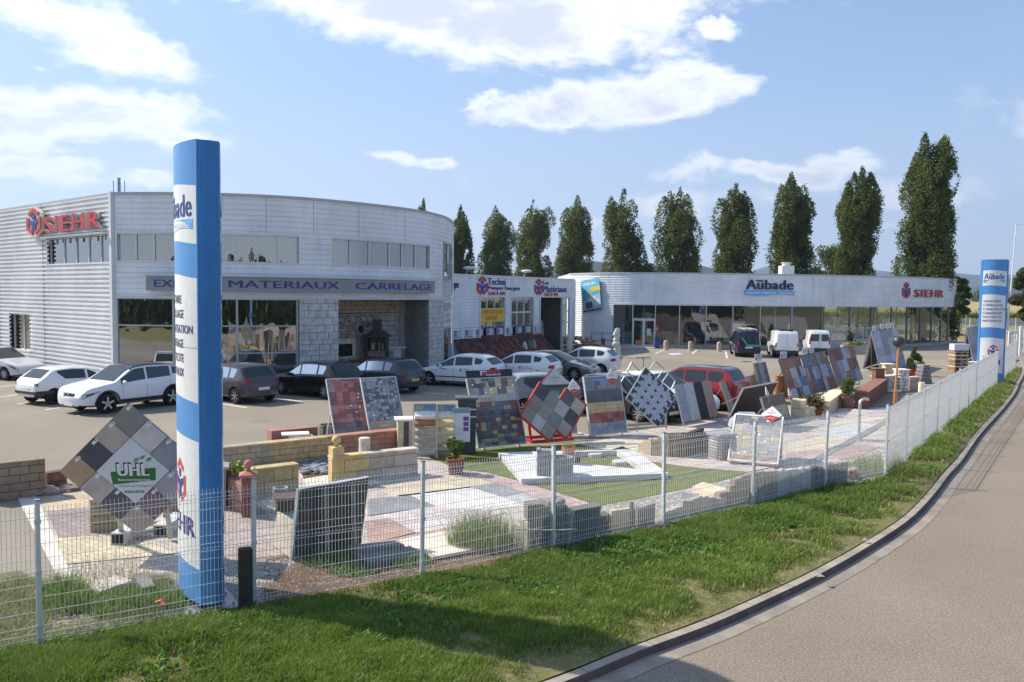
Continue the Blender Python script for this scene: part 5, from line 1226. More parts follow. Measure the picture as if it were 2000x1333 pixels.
    bd = bpy.data.objects.new('body', me); COL.objects.link(bd); bd.parent = root
    # surface point: side (between belt and roof edge) and top
    def side(x, t, sgn, o=.006):
        s_ = [shrink(x, p) for p in sec(x)]; a, b = s_[6], s_[7]; y = a[0]+(b[0]-a[0])*t; z = a[1]+(b[1]-a[1])*t
        return (x-hx, sgn*(y+o), z+o*.3)
    def flank(x, z, sgn, o=.006):
        s_ = [shrink(x, p) for p in sec(x)][1:8]
        for (y0, z0), (y1, z1) in zip(s_, s_[1:]):
            if z0 <= z <= z1 or (z1 >= z): t = min(1, max(0, (z-z0)/max(1e-6, z1-z0))); return (x-hx, sgn*(y0+(y1-y0)*t+o), z)
        return (x-hx, sgn*(s_[-1][0]+o), z)
    def top(x, y, o=.007):
        s_ = [shrink(x, p) for p in sec(x)][7:]; q = s_[::-1]; yy = abs(y)
        for (y0, z0), (y1, z1) in zip(q, q[1:]):
            if yy <= y1: t = (yy-y0)/max(1e-6, y1-y0); z = z0+(z1-z0)*t; break
        else: z = q[-1][1]
        return (x-hx, y, z+o)
    def gmesh(nm, fn, us, vs_, mat=G_CAR, c=(.02, .02, .02), par=None):
        m = MB(); m.grid(fn, us, vs_, c); return m.build(nm, mat, par or root, world=False, smooth=True)
    for (x0, x1, t0, t1, cutf, cutr) in wins['side']:
        for sgn in (1, -1):
            us = np.linspace(x0, x1, 9)
            def fw(u, v, sgn=sgn):
                k = (u-x0)/(x1-x0); lo_, hi = t0, t1
                if cutr and k < .25: lo_ = t0+(t1-t0)*cutr*(1-k/.25); 
                return side(u, lo_+(hi-lo_)*v, sgn)
            gmesh('side_window', fw, us, np.linspace(0, 1, 5))
    x0, x1 = wins['front']
    def wt_(x): s_ = [shrink(x, p) for p in sec(x)]; return s_[8][0]*.96
    gmesh('windscreen', lambda u, v: top(u, v*wt_(u), .008), np.linspace(x0, x1, 9), np.linspace(-1, 1, 9))
    if rearwin:
        x0, x1 = wins['rear']
        gmesh('rear_window', lambda u, v: top(u, v*wt_(u)*.93, .008), np.linspace(x0, x1, 8), np.linspace(-1, 1, 9))
    # dark gap lines of the doors
    m = MB()
    for xd in wins['doors']:
        for sgn in (1, -1):
            zz = list(np.linspace(low+.10, sm(belt, xd)-.01, 7)); P_ = [flank(xd, z, sgn, .0015) for z in zz]
            for a, b in zip(P_, P_[1:]): m.add([(a[0]-.006, a[1], a[2]), (a[0]+.006, a[1], a[2]), (b[0]+.006, b[1], b[2]), (b[0]-.006, b[1], b[2])], [(0, 1, 2, 3)], (.02, .02, .02))
    m.build('door_gap', RUBB, root, world=False)
    for xd in wins['doors'][:-1]:
        for sgn in (1, -1): m = MB(); a = flank(xd+.14, sm(belt, xd)-.12, sgn, .012); m.ball(a, .1, 10, 6, trim if bumper else col, (1, .14, .22)); m.build('door_handle', PLAST, root, world=False)
    if clad_:
        for sgn in (1, -1):
            for x in wx:
                m = MB(); 
                def ar(t, k, sgn=sgn, x=x):
                    R_o = r*(1.165+.16*k); xx = x+R_o*math.cos(t); zz = r+R_o*math.sin(t); p = flank(min(L_-.03, max(.03, xx+hx)), max(zz, low+.07), sgn, .010+.004*k); return (xx, p[1], zz)
                m.grid(ar, np.linspace(-.15, math.pi+.15, 22), [0, 1], (.03, .03, .032)); m.build('wheel_arch', PLAST, root, world=False)
            m = MB(); m.grid(lambda u, v: flank(u, low+.07+v*.13, sgn, .010), np.linspace(wx[1]+hx+r*1.2, wx[0]+hx-r*1.2, 10), [0, 1], (.03, .03, .032)); m.build('sill', PLAST, root, world=False)
    if bumper:
        for (sa_, sb_, ex) in ((.02, .62, -hx-.02), (L_-.62, L_-.02, hx+.02)):
            m = MB()
            for sgn in (1, -1): m.grid(lambda u, v: flank(u, .42+v*.13, sgn, .014), np.linspace(sa_, sb_, 8), [0, 1], bumper)
            m.box((ex, 0, .485), (.05, W_*.74, .13), bumper, bev=.02); m.build('bumper', PLAST, root, world=False)
    if stripe:
        for sgn in (1, -1):
            m = MB(); m.grid(lambda u, v: flank(u, stripe[0]+v*stripe[1], sgn, .008), np.linspace(fo+.0+L_-fo-wb-fo+r*1.25, L_-fo-r*1.25, 12), [0, 1], stripe[2]); m.build('rub_strip', RUBB, root, world=False)
    # lamps
    hlen = .62; hh_ = .17
    tz, ty, tlen, _q, th_, _r = tail or (.86, 0, .22, .12, .15, .12)
    for sgn in (1, -1):
        m = MB(); x0, x1 = L_-hlen, L_-.05
        def hf(u, v, o=.010):
            k = (u-x0)/(x1-x0); zt_ = max(sm(hood, u)-.075, .4) if not head else head[0]+head[4]*.5-(k*.10); return flank(u, zt_-hh_*(.30+.70*k)*(1-v), sgn, o)
        m.grid(hf, np.linspace(x0, x1, 8), np.linspace(0, 1, 4), (.42, .45, .48)); m.grid(lambda u, v: hf(u, .25+.5*v, .016), np.linspace(x0+(x1-x0)*.35, x0+(x1-x0)*.8, 5), np.linspace(0, 1, 3), (.06, .06, .07)); m.build('headlight', CARP, root, world=False, smooth=True)
        m = MB(); tl = max(.07, tlen*1.4); tf_ = lambda u, v: flank(u, tz-th_*.75+th_*1.5*v*(1-.25*u/tl), sgn, .012)
        m.grid(tf_, np.linspace(.02, tl, 6), np.linspace(0, 1, 5), (.32, .01, .012)); q = [tf_(.02, v) for v in np.linspace(0, 1, 5)]
        m.add([(p[0]-.012, p[1]*.99, p[2]) for p in q]+[(p[0]-.03, p[1]*(1-tlen*.75), p[2]) for p in q], [(i, i+1, 6+i, 5+i) for i in range(4)], (.32, .01, .012)); m.build('tail_light', CARP, root, world=False)
        m = MB(); a = side(L_-wins['mirror'], .12, sgn, .10); m.ball(a, 1, 12, 8, trim if bumper else col, (.07, .11, .075)); m.build('mirror', CARP, root, world=False, smooth=True)
    m = MB(); zp = .50 if not van else .62
    m.box((hx-.012, 0, .36), (.04, .52, .11), (.75, .75, .73)); m.build('number_plate', PLAST, root, world=False)
    m = MB(); m.box((-hx+.0, 0, zp+.10), (.03, .52, .11), (.75, .75, .70) if plate == 'L' else (.75, .55, .05)); m.build('number_plate', PLAST, root, world=False)
    if grille:
        m = MB(); gz = sm(hood, L_-.1)-.12; 
        for k in range(4): m.box((hx-.035, 0, gz-.045*k), (.05, .62, .026), (.03, .03, .032))
        m.box((hx-.03, 0, .30), (.05, .9, .10), (.02, .02, .02)); m.ball((hx-.01, 0, gz), .06, 10, 6, (.6, .6, .6), (.3, 1, 1)); m.build('grille', PLAST, root, world=False)
    # wheels
    key = (r, rim)
    if key not in WH: WH[key] = wheel_geo(r, rim)
    t_, rm_ = WH[key]
    for x in wx:
        for sgn in (1, -1):
            M = Matrix.Translation((x, sgn*(W2-.125), r)) @ (Matrix.Rotation(math.pi, 4, 'Z') if sgn > 0 else Matrix.Identity(4))
            a = MB(); a.merge(t_, M); wo = a.build('wheel', RUBB, root, world=False, smooth='auto'); b = MB(); b.merge(rm_, M); b.build('rim', STEEL, wo, world=False)
    return root
def place(o, wr, wf=None, near='L', W_=1.7, wb=2.6, heading=None, fo=.8, L_=4.2, label='', group=None, rear=True):
    """wr/wf: ground points of the near side rear and front wheels (either may be missing)"""
    if heading is None: h = (Vector(wf)-Vector(wr)).to_2d().normalized()
    else: h = Vector(heading).normalized()
    if wr is not None and wf is not None: mid = (Vector(wr).to_2d()+Vector(wf).to_2d())/2
    elif wr is not None: mid = Vector(wr).to_2d()+h*wb/2
    else: mid = Vector(wf).to_2d()-h*wb/2
    ln = Vector((-h.y, h.x)); mid = mid+(-ln if near == 'L' else ln)*(W_/2-.03)
    ctr = mid+h*((fo+wb/2)-L_/2)*-1*-1 if False else mid+h*(L_/2-(L_-fo-wb/2))*-1
    ctr = mid-h*((L_-fo-wb/2)-L_/2)
    o.location = (ctr.x, ctr.y, 0.004); o.rotation_euler = (0, 0, math.atan2(h.y, h.x)); tag(o, label, None, group)
    return o
def hatch(L_, H_, fo, wb, cowl, rf, rr, rb, bz=.92, hz=.86, nose=.66, tailz=.80):
    """x measured from the rear; cowl, roof front, roof rear, rear glass base"""
    hood = [(0, tailz), (L_-cowl, bz), (L_-.25, hz-.10), (L_-.06, nose), (L_, nose-.16)]
    belt = [(0, tailz-.12), (.06, tailz+.06), (.22, bz+.04), (L_*.35, bz), (L_-cowl-.1, bz-.05), (L_-cowl+.5, hz), (L_-.3, hz-.12), (L_-.08, nose), (L_, nose-.18)]
    roof = [(0, tailz-.11), (.06, tailz+.08), (rb, bz+.07), (rr, H_-.07), (rr+.35, H_-.02), (L_-rf-.6, H_), (L_-rf, H_-.05), (L_-cowl, bz+.0), (L_-cowl+.5, hz+.03), (L_-.3, hz-.10), (L_-.08, nose+.02), (L_, nose-.17)]
    return hood, roof, belt
WHT = (.78, .79, .80)
CG = 'parked cars'
# 1 small old white hatchback, rear towards camera
h, rf_, b = hatch(4.0, 1.38, .78, 2.58, 1.22, 1.95, .66, .20, .90, .84, .62, .80)
W1 = dict(side=[(2.02, 2.80, .10, .90, 0, 0), (.82, 1.92, .10, .90, 0, .8)], front=(2.14, 2.72), rear=(.24, .64), doors=[1.97, 2.86, .95], mirror=1.42)
c1 = car_model('hatchback_car', 'car', 4.0, 1.69, 1.38, 2.58, .78, .29, h, rf_, b, WHT, W1, 'hub', bumper=(.03, .03, .03), tail=(.80, .72, .06, .15, .085, .06), stripe=(.46, .06, (.03, .03, .03)))
wr = at(106, 791); hd = Vector((.52, .85)).normalized()
place(c1, wr, None, 'R', 1.69, 2.58, hd, .78, 4.0, 'small white older hatchback with black bumper, parked tail first to the camera', CG)
# 2 white SUV nose to camera
L_ = 4.44; H_ = 1.64
h = [(0, .95), (3.1, 1.10), (4.2, .98), (4.38, .86), (4.44, .6)]
b = [(0, .80), (.08, 1.04), (.3, 1.16), (1.6, 1.08), (3.0, 1.0), (3.5, .99), (4.15, .90), (4.36, .78), (4.44, .55)]
rf_ = [(0, .82), (.08, 1.10), (.22, 1.22), (.62, 1.54), (1.0, 1.61), (1.9, 1.64), (2.45, 1.58), (3.25, 1.07), (3.6, 1.03), (4.15, .93), (4.36, .81), (4.44, .56)]
W2_ = dict(side=[(2.02, 3.0, .10, .90, 0, 0), (.98, 1.94, .10, .90, 0, 0), (.55, .88, .25, .88, 0, .5)], front=(2.48, 3.20), rear=(.24, .60), doors=[1.98, 2.95, 1.0], mirror=1.52)
c2 = car_model('suv_car', 'car', L_, 1.86, H_, 2.64, .92, .36, h, rf_, b, (.80, .81, .84), W2_, 'five', roofcol=(.02, .02, .022), low=.26, clad_=True, head=(.80, .66, .30, .20, .085))
place(c2, at(335, 793), at(215, 808), 'L', 1.86, 2.64, None, .92, L_, 'white sport utility car with black glass roof and dark grille facing the camera', CG)
# 3 generic five door hatchbacks
def golf(col, name='hatchback_car', rim='seven', H_=1.49, plate='L', **k):
    h, rf_, b = hatch(4.2, H_, .88, 2.60, 1.32, 2.0, .52, .16, .94, .88, .66, .84)
    W_ = dict(side=[(2.16, 2.92, .10, .88, 0, 0), (1.18, 2.08, .10, .88, 0, 0), (.68, 1.08, .12, .86, 0, .7)], front=(2.22, 2.84), rear=(.19, .50), doors=[2.12, 3.02, 1.12], mirror=1.50)
    return car_model(name, 'car', 4.2, 1.76, H_, 2.60, .88, .315, h, rf_, b, col, W_, rim, plate=plate, **k)
def peug(col, H_=1.51, rim='seven', L_=4.25, **k):
    h = [(0, .8), (2.9, .98), (4.0, .78), (4.2, .62), (4.25, .5)]
    b = [(0, .70), (.06, .92), (.3, 1.04), (1.6, .97), (2.7, .92), (3.1, .90), (3.9, .75), (4.16, .62), (4.25, .48)]
    rf_ = [(0, .72), (.06, .96), (.16, 1.06), (.55, H_-.13), (.9, H_-.03), (1.7, H_), (2.1, H_-.03), (3.05, .98), (3.3, .92), (3.9, .77), (4.16, .64), (4.25, .49)]
    W_ = dict(side=[(2.10, 3.0, .10, .88, 0, 0), (1.15, 2.02, .10, .88, 0, 0), (.62, 1.02, .22, .84, 0, .5)], front=(2.14, 2.98), rear=(.18, .52), doors=[2.06, 3.0, 1.1], mirror=1.52)
    return car_model('hatchback_car', 'car', L_, 1.78, H_, 2.61, .86, .315, h, rf_, b, col, W_, rim, tail=(.90, .74, .17, .13, .12, .16), **k)
c3 = golf((.075, .065, .075), H_=1.50, tail=(.92, .72, .15, .15, .10, .13)); place(c3, at(458, 790), None, 'L', 1.76, 2.6, (-.80, .60), .88, 4.2, 'dark mauve grey hatchback with large red tail lights just right of the blue totem', CG)
c4 = golf((.012, .012, .014), rim='ten'); place(c4, at(636.5, 782), at(545, 770), 'L', 1.76, 2.6, (-.84, .55), .88, 4.2, 'glossy black hatchback with its red roof brake light, behind the red tile board', CG)
c5 = golf((.035, .045, .065), plate='Y', tail=(.92, .70, .10, .15, .09, .08)); place(c5, Vector((-5.25, 35.6, 0)), None, 'L', 1.76, 2.6, (-.86, .51), .88, 4.2, 'dark slate blue hatchback with a yellow rear plate in front of the alcove', CG)
c6 = peug(WHT, rim='five', stripe=(.44, .05, (.04, .04, .04))); place(c6, None, at(837, 753), 'L', 1.78, 2.61, (-.93, .36), .86, 4.25, 'white company hatchback with a black side strip, leftmost of three white company cars', CG)
c7 = peug(WHT); place(c7, at(1050, 752), None, 'L', 1.78, 2.61, (-.93, .36), .86, 4.25, 'white company hatchback in the middle of three, half hidden by the first', CG)
c8 = peug(WHT); place(c8, at(1173, 735), None, 'L', 1.78, 2.61, (-.93, .36), .86, 4.25, 'white company hatchback farthest back, beside the grey stone statue', CG)
# company lettering on the three white cars
def carlogo(root):
    M = wmat(root); W2 = .889
    f2 = lambda x, y, o: Vector((x*-1, W2-.012+o, y))
    m = MB(); logo(m, f2, .42, .80, .17, .016); text(m, 'Pompes', f2, .54, .90, .82, .88, .016, 0, (.05, .06, .3), bold=.02); text(m, 'Les Mat\u00e9riaux', f2, .54, 1.12, .75, .80, .016, 0, (.5, .03, .03), bold=.02)
    text(m, 'A\u00fcbade', f2, -.62, -.28, .80, .87, .016, 0, (.03, .08, .35), bold=.03); m.build('door_lettering', PLAST, root, world=False)
for c in (c6, c7, c8): carlogo(c)
# grey saloon pointing right
h = [(0, .9), (3.3, 1.0), (4.6, .7), (4.72, .55)]
b = [(0, .72), (.1, .92), (.6, .98), (2, .95), (3.2, .90), (3.6, .88), (4.4, .70), (4.65, .58), (4.72, .48)]
rf_ = [(0, .74), (.1, .96), (.55, 1.04), (1.3, 1.38), (1.9, 1.45), (2.5, 1.43), (3.5, .94), (3.8, .89), (4.4, .72), (4.65, .6), (4.72, .49)]
c9 = car_model('saloon_car', 'car', 4.72, 1.80, 1.45, 2.72, 1.0, .32, h, rf_, b, (.13, .12, .11), dict(side=[(2.35, 3.3, .1, .88, 0, 0), (1.35, 2.27, .1, .88, 0, .6)], front=(2.56, 3.42), rear=(.60, 1.25), doors=[2.31, 3.3, 1.3], mirror=1.6), 'seven')
place(c9, None, at(1121, 744), 'R', 1.8, 2.72, (.93, -.36), 1.0, 4.72, 'dark bronze grey saloon nosing out between the white company cars', CG)
# grey city car behind the red display frame
h, rf_, b = hatch(3.6, 1.47, .6, 2.37, .95, 1.5, .40, .12, .92, .86, .66, .84)
c10 = car_model('city_car', 'car', 3.6, 1.66, 1.47, 2.37, .62, .29, h, rf_, b, (.22, .23, .25), dict(side=[(1.75, 2.6, .1, .88, 0, 0), (.6, 1.65, .1, .88, 0, .5)], front=(2.12, 2.62), rear=(.15, .38), doors=[1.7, 2.6, .75], mirror=1.15), 'seven', tail=(.92, .70, .08, .08, .16, .06))
place(c10, at(1024, 812), None, 'R', 1.66, 2.37, (.96, .28), .62, 3.6, 'silver grey city car behind the red framed diamond display', CG)
c11 = golf((.014, .014, .016), rim='ten'); place(c11, None, at(1246, 826), 'R', 1.76, 2.6, (.66, -.75), .88, 4.2, 'black car with a multi spoke wheel behind the checkered diamond board', CG)
c12 = peug(WHT); place(c12, None, at(1324, 817), 'R', 1.78, 2.61, (.74, -.67), .86, 4.25, 'white car between the black car and the red people carrier', CG)
# red MPV
L_ = 4.45; H_ = 1.62
h = [(0, 1.0), (3.1, 1.05), (4.3, .84), (4.45, .6)]
b = [(0, .84), (.06, 1.0), (.25, 1.08), (1.6, 1.02), (3.0, .98), (3.5, .97), (4.1, .84), (4.36, .7), (4.45, .5)]
rf_ = [(0, .86), (.06, 1.04), (.14, 1.12), (.42, H_-.06), (.8, H_), (1.9, H_+.01), (2.4, H_-.04), (3.35, 1.04), (3.7, .98), (4.1, .86), (4.36, .72), (4.45, .51)]
c13 = car_model('people_carrier', 'car', L_, 1.82, H_, 2.70, .86, .32, h, rf_, b, (.36, .025, .03), dict(side=[(2.15, 3.15, .1, .88, 0, 0), (1.22, 2.07, .1, .88, 0, 0), (.55, 1.14, .12, .86, 0, .4)], front=(2.44, 3.28), rear=(.16, .40), doors=[2.11, 3.1, 1.18], mirror=1.60), 'seven', roofcol=(.05, .04, .045), tail=(.93, .80, .12, .07, .13, .1))
rr_ = at(1392, 803); place(c13, rr_, None, 'L', 1.82, 2.7, (-.83, .56), .86, L_, 'red people carrier with a dark roof behind the striped boards', CG)
# nose of a silver car at the left edge
c14 = peug((.62, .62, .64), rim='ten'); place(c14, None, at(8, 744), 'R', 1.78, 2.61, (.94, -.34), .86, 4.25, 'pale silver car cut off by the left edge of the photo', CG)
# vans: tall box behind the cab
def van(col, L_=4.2, H_=1.85, W_=1.78, glass=True, **k):
    h = [(0, 1.0), (3.0, 1.15), (3.9, .95), (4.2, .7)]
    s_ = L_/4.2
    b = [(x*s_, z) for x, z in [(0, .98), (.05, 1.05), (1.2, 1.07), (2.8, 1.03), (3.4, 1.02), (3.9, .88), (4.12, .72), (4.2, .5)]]
    rf_ = [(x*s_, z) for x, z in [(0, H_-.22), (.04, H_-.07), (.15, H_), (1.2, H_+.02), (2.2, H_), (2.45, H_-.05), (3.15, 1.12), (3.4, 1.05), (3.9, .90), (4.12, .74), (4.2, .51)]]
    W_d = dict(side=[(2.1*s_, 3.0*s_, .06, .86, 0, 0)], front=(2.5*s_, 3.1*s_), rear=(.1, .2), doors=[2.0*s_, 3.0*s_, 1.9*s_], mirror=1.25*s_)
    o = car_model('van', 'van', L_, W_, H_, 2.70*s_, .82*s_, .31, h, rf_, b, col, W_d, 'hub', van=True, tw=.16, rearwin=False, bumper=(.03, .03, .03), tail=k.pop('tail', (.95, W_/2-.10, .06, .08, .22, .04)), **k)
    hx = L_/2
    if glass:
        for sgn, wd in ((1, .30), (-1, .24)):
            m = MB(); m.box((-hx-.008, sgn*.36, 1.33), (.02, wd*2, .52), (.02, .02, .02), bev=.008); m.build('rear_window', G_CAR, o, world=False)
    m = MB(); m.box((-hx-.006, 0, 1.12), (.012, .012, 1.2), (.05, .05, .05)); m.box((-hx-.02, 0, .40), (.08, W_*.86, .2), (.03, .03, .03), bev=.02); m.build('rear_doors', PLAST, o, world=False)
    return o
VG = 'vans parked at the showroom'
v1 = van((.012, .018, .05), tail=(1.0, .76, .06, .07, .26, .05)); hd = (.13, .99)
place(v1, at(1436, 697), None, 'L', 1.78, 2.7, hd, .82, 4.2, 'dark blue van with a turquoise band and a loaded roof rack', VG)
m = MB(); hx = 2.1
m.add([(-hx-.02, .62, 1.45), (-hx-.02, .50, 1.45), (-hx-.02, .02, .86), (-hx-.02, .12, .82)], [(0, 1, 2, 3)], (.05, .42, .36)); m.add([(-hx-.02, .12, .92), (-hx-.02, .12, .80), (-hx-.02, -.76, .80), (-hx-.02, -.76, .92)], [(0, 1, 2, 3)], (.05, .42, .36)); m.box((.9, .895, .9), (1.6, .012, .10), (.05, .42, .36)); m.build('band', PLAST, v1, world=False)
m = MB()
for y in (.55, -.55): m.bar((-1.8, y, 1.92), (.5, y, 1.92), .04, col=(.3, .3, .3))
for x in (-1.5, .1): m.bar((x, -.7, 1.93), (x, .7, 1.93), .04, col=(.3, .3, .3))
for i, y in enumerate((-.5, -.32, -.1, .12, .3)): m.cyl((-2.1, y, 2.0+.03*(i % 2)), (.8, y+.1, 2.0), .06, col=(.62, .58, .50))
m.build('roof_rack', STEEL, v1, world=False)
v2 = van((.78, .79, .80), L_=4.3, H_=1.90, W_=1.80, glass=False); place(v2, at(1509, 698), None, 'L', 1.8, 2.76, (.17, .985), .84, 4.3, 'plain white van without rear windows, a ladder end on its roof', VG)
m = MB(); m.box((-1.2, 0, 1.98), (1.4, .9, .1), (.03, .03, .03)); m.bar((-2.0, -.1, 2.05), (-1.2, -.25, 2.42), .08, col=(.45, .30, .25)); m.build('roof_rack', STEEL, v2, world=False)
v3 = van((.78, .79, .80), L_=4.0, H_=1.84, W_=1.68, tail=(1.15, .78, .07, .05, .42, .05)); place(v3, at(1576, 693), None, 'L', 1.68, 2.57, (.22, .975), .78, 4.0, 'white van with two rear windows, right of the other vans', VG)
# ================= display boards =================
def solve_T(B, e, T):
    b = Vector((-e.y, e.x, 0)); 
    if b.y < 0: b = -b
    d = ray(*T); A = np.array([[b.x, 0, -d.x], [b.y, 0, -d.y], [0, 1, -d.z]]); r = np.array([0-B.x, 0-B.y, CH-B.z])
    a, c, t = np.linalg.solve(A, r); return a, c, b
class Bd:
    """leaning rectangular board from three picture corners: bottom left, bottom right, top left"""
    def __init__(s, BL, BR, TL, z0=.1, z1=None):
        s.B = at(*BL, z0); R = at(*BR, z0 if z1 is None else z1); s.e = (R-s.B); s.w = s.e.length; s.e.normalize()
        a, c, b = solve_T(s.B, s.e, TL); v = b*a+Vector((0, 0, c)); s.h = v.length; s.v = v.normalized(); s.b = b
        s.n = s.e.cross(s.v).normalized()
        if (Vector((0, 0, CH))-s.B).dot(s.n) < 0: s.n = -s.n
    def fn(s, x, y, o): return s.B+s.e*x+s.v*y+s.n*o
    def centre(s): c = s.B+s.e*s.w/2; return (c.x, c.y, 0)
class Dm(Bd):
    """square board standing on one corner: bottom, top, left, right picture corners"""
    def __init__(s, B, T, Lc, Rc, z0=.2):
        s.B = at(*B, z0); best = None
        for k in range(-80, 81):
            ph = R_(k); e = Vector((math.cos(ph), math.sin(ph), 0)); a, c, b = solve_T(s.B, e, T); v = b*a+Vector((0, 0, c)); D = v.length
            if D > 6 or c < 0: continue
            err = 0
            for P_, sg in ((Lc, -1), (Rc, 1)):
                q = proj(s.B+v*.5+e*sg*D/2); err += (q[0]-P_[0])**2+(q[1]-P_[1])**2
            if best is None or err < best[0]: best = (err, e, v, b)
        s.err, s.e, v, s.b = best; s.D = v.length; s.v = v.normalized(); s.C = s.B+v/2; s.n = s.e.cross(s.v).normalized()
        if (Vector((0, 0, CH))-s.B).dot(s.n) < 0: s.n = -s.n
        s.h = s.D; s.w = s.D
    def fc(s, x, y, o): return s.C+s.e*x+s.v*y+s.n*o
    def rot(s): k = 1/math.sqrt(2); return lambda x, y, o: s.fc((x+y)*k, (y-x)*k, o)    # axes along the square's sides
def slab(mb, fn, x0, x1, y0, y1, d0, d1, col):
    P = [fn(x, y, o) for o in (d0, d1) for x, y in ((x0, y0), (x1, y0), (x1, y1), (x0, y1))]
    mb.add(P, [(3, 2, 1, 0), (4, 5, 6, 7), (0, 1, 5, 4), (1, 2, 6, 5), (2, 3, 7, 6), (3, 0, 4, 7)], col)
def tiles(mb, fn, x0, x1, y0, y1, nx, ny, cols, d=.02, gap=.006, var=.08, split=0.0):
    for i in range(nx):
        for j in range(ny):
            a, b = x0+(x1-x0)*i/nx, x0+(x1-x0)*(i+1)/nx; c, e = y0+(y1-y0)*j/ny, y0+(y1-y0)*(j+1)/ny
            sub = [(a, b, c, e)]
            if random.random() < split: m_ = (a+b)/2; sub = [(a, m_, c, e), (m_, b, c, e)] if random.random() < .5 else [(a, b, c, (c+e)/2), (a, b, (c+e)/2, e)]
            for (a, b, c, e) in sub: slab(mb, fn, a+gap/2, b-gap/2, c+gap/2, e-gap/2, 0, d+random.uniform(0, .004), vary(random.choice(cols), var))
def frame(mb, fn, w, h, t=.04, d0=-.03, d1=.03, col=(.6, .6, .6), o=0):
    slab(mb, fn, -t, 0, -t, h+t, d0, d1, col); slab(mb, fn, w, w+t, -t, h+t, d0, d1, col); slab(mb, fn, 0, w, -t, 0, d0, d1, col); slab(mb, fn, 0, w, h, h+t, d0, d1, col)
def board(label, BL, BR, TL, rows, z0=.1, fcol='#b9bcbd', back=(.10, .10, .11), legs=True, header=None, name='display_board', cat='display board', group='paving sample boards', ft=.03, tags_=True, feet=True):
    """rows from the top: (height share, nx, ny, colours, split)"""
    b = Bd(BL, BR, TL, z0); T = thing(name, label, cat, b.centre(), 0, group); w, h = b.w, b.h
    m = MB(); slab(m, b.fn, .002, w-.002, .002, h-.002, -.02, -.001, back)
    tot = sum(r[0] for r in rows); y = h
    for (sh, nx, ny, cols, sp) in rows: y0 = y-h*sh/tot; tiles(m, b.fn, .01, w-.01, y0, y, nx, ny, cols, split=sp); y = y0
    if tags_:
        for i in range(6): x = random.uniform(.05, w-.1); yy = random.uniform(.1, h-.1); slab(m, b.fn, x, x+.05, yy, yy+.035, .026, .03, (.7, .7, .72))
    m.build('tile_panel', TILE, T)
    if ft: m = MB(); frame(m, b.fn, w, h, ft, -.035, .035, lin(fcol)); m.build('frame', PAINT, T)
    if legs:
        for x in (w*.12, w*.88):
            m = MB(); top_ = b.fn(x, h*.75, -.04); ft_ = Vector((top_.x, top_.y, 0))+b.b*(.35+.25*h); lo = b.fn(x, 0, -.02); m.bar(top_, (ft_.x, ft_.y, .02), .035, col=lin(fcol))
            if feet: m.bar((ft_.x, ft_.y, .03), (lo.x, lo.y, .03), .05, .04, lin(fcol)); m.bar((lo.x, lo.y, .03), b.fn(x, 0, -.02), .04, col=lin(fcol))
            m.build('leg', PAINT, T)
    return T, b
def kite(label, C, hw, hh, D_or, group='diamond advert signs', parent=None, tz=None):
    """diamond-shaped advert on a plane facing as board b"""
    b = D_or; c = onplane(C[0], C[1], b.B+b.n*.06, b.n); sc = (c-Vector((0, 0, CH))).dot(cF)/FPX; w = hw*sc; h = hh*sc
    f_ = lambda x, y, o: c+b.e*x+Vector((0, 0, 1)).lerp(b.v, .9)*y+b.n*o
    m = MB(); poly2(m, [(0, -h), (w, 0), (0, h), (-w, 0)], f_, -.01, (.72, .71, .70), .014); poly2(m, [(0, -h*.98), (w*.72, -h*.26), (-.1*w, -h*.12), (-w*.72, -h*.26)], f_, .007, (.50, .04, .05))
    text(m, 'Semmelrock', f_, -w*.42, w*.42, h*.14, h*.28, .007, 0, (.45, .05, .06)); rect(m, f_, -.02*w, .02*w, -.12*h, .02*h, .0085, (.4, .03, .04)); rect(m, f_, -w*.3, w*.3, -h*.45, -h*.40, .0085, (.7, .6, .6))
    for q in stroke([(-.09*w, .42*h), (0, .52*h), (.09*w, .42*h)], .05*w): poly2(m, q, f_, .007, (.5, .04, .05))
    m.bar(f_(0, -h*.5, -.02), f_(0, -h*1.25, -.03), .02, col=(.5, .5, .5))
    return tag(m.build('diamond_sign', PLAST, origin=c), label, 'advert sign', group)
GR = ['#6c6e73', '#808289', '#55585f', '#8e9094']; RD = ['#8a4a3f', '#7c4038', '#9a5546', '#6f4a46', '#8a6a66']; BR_ = ['#5f5552', '#6a5d58', '#534a48']; BG = ['#8f8878', '#9b9280', '#857c6d', '#a39570']
PB = 'paving sample boards'
# --- big diamond with the green sign, at left ---
d = Dm((272, 1046), (250, 787), (123, 932), (404, 912), .28); print('uhl', d.err, d.D)
T = thing('diamond_board', 'large diamond board with green and white Uhl sign among grey slabs', 'display board', (d.B.x, d.B.y, 0))
f_ = d.rot(); sd_ = d.D/math.sqrt(2); q = sd_/4; m = MB()
TC = {(0, 3): '#6f6b66', (0, 2): '#8f827c', (0, 1): '#3b3f47', (0, 0): '#8a7256', (1, 3): '#a39a9a', (2, 3): '#77787c', (3, 3): '#8d7f7c', (1, 0): '#8d8685', (2, 0): '#4c4750', (3, 0): '#85776f', (3, 1): '#6d5157', (3, 2): '#8a8487'}
slab(m, f_, -sd_/2, sd_/2, -sd_/2, sd_/2, -.03, 0, (.12, .10, .09))
for (i, j), c in TC.items():
    x0 = -sd_/2+i*q; y0 = -sd_/2+j*q; slab(m, f_, x0+.006, x0+q-.006, y0+.006, y0+q-.006, 0, .03, lin(c))
    ctr = f_(x0+q*.14, y0+q*.84, 0)
m.build('tile_panel', TILE, T)
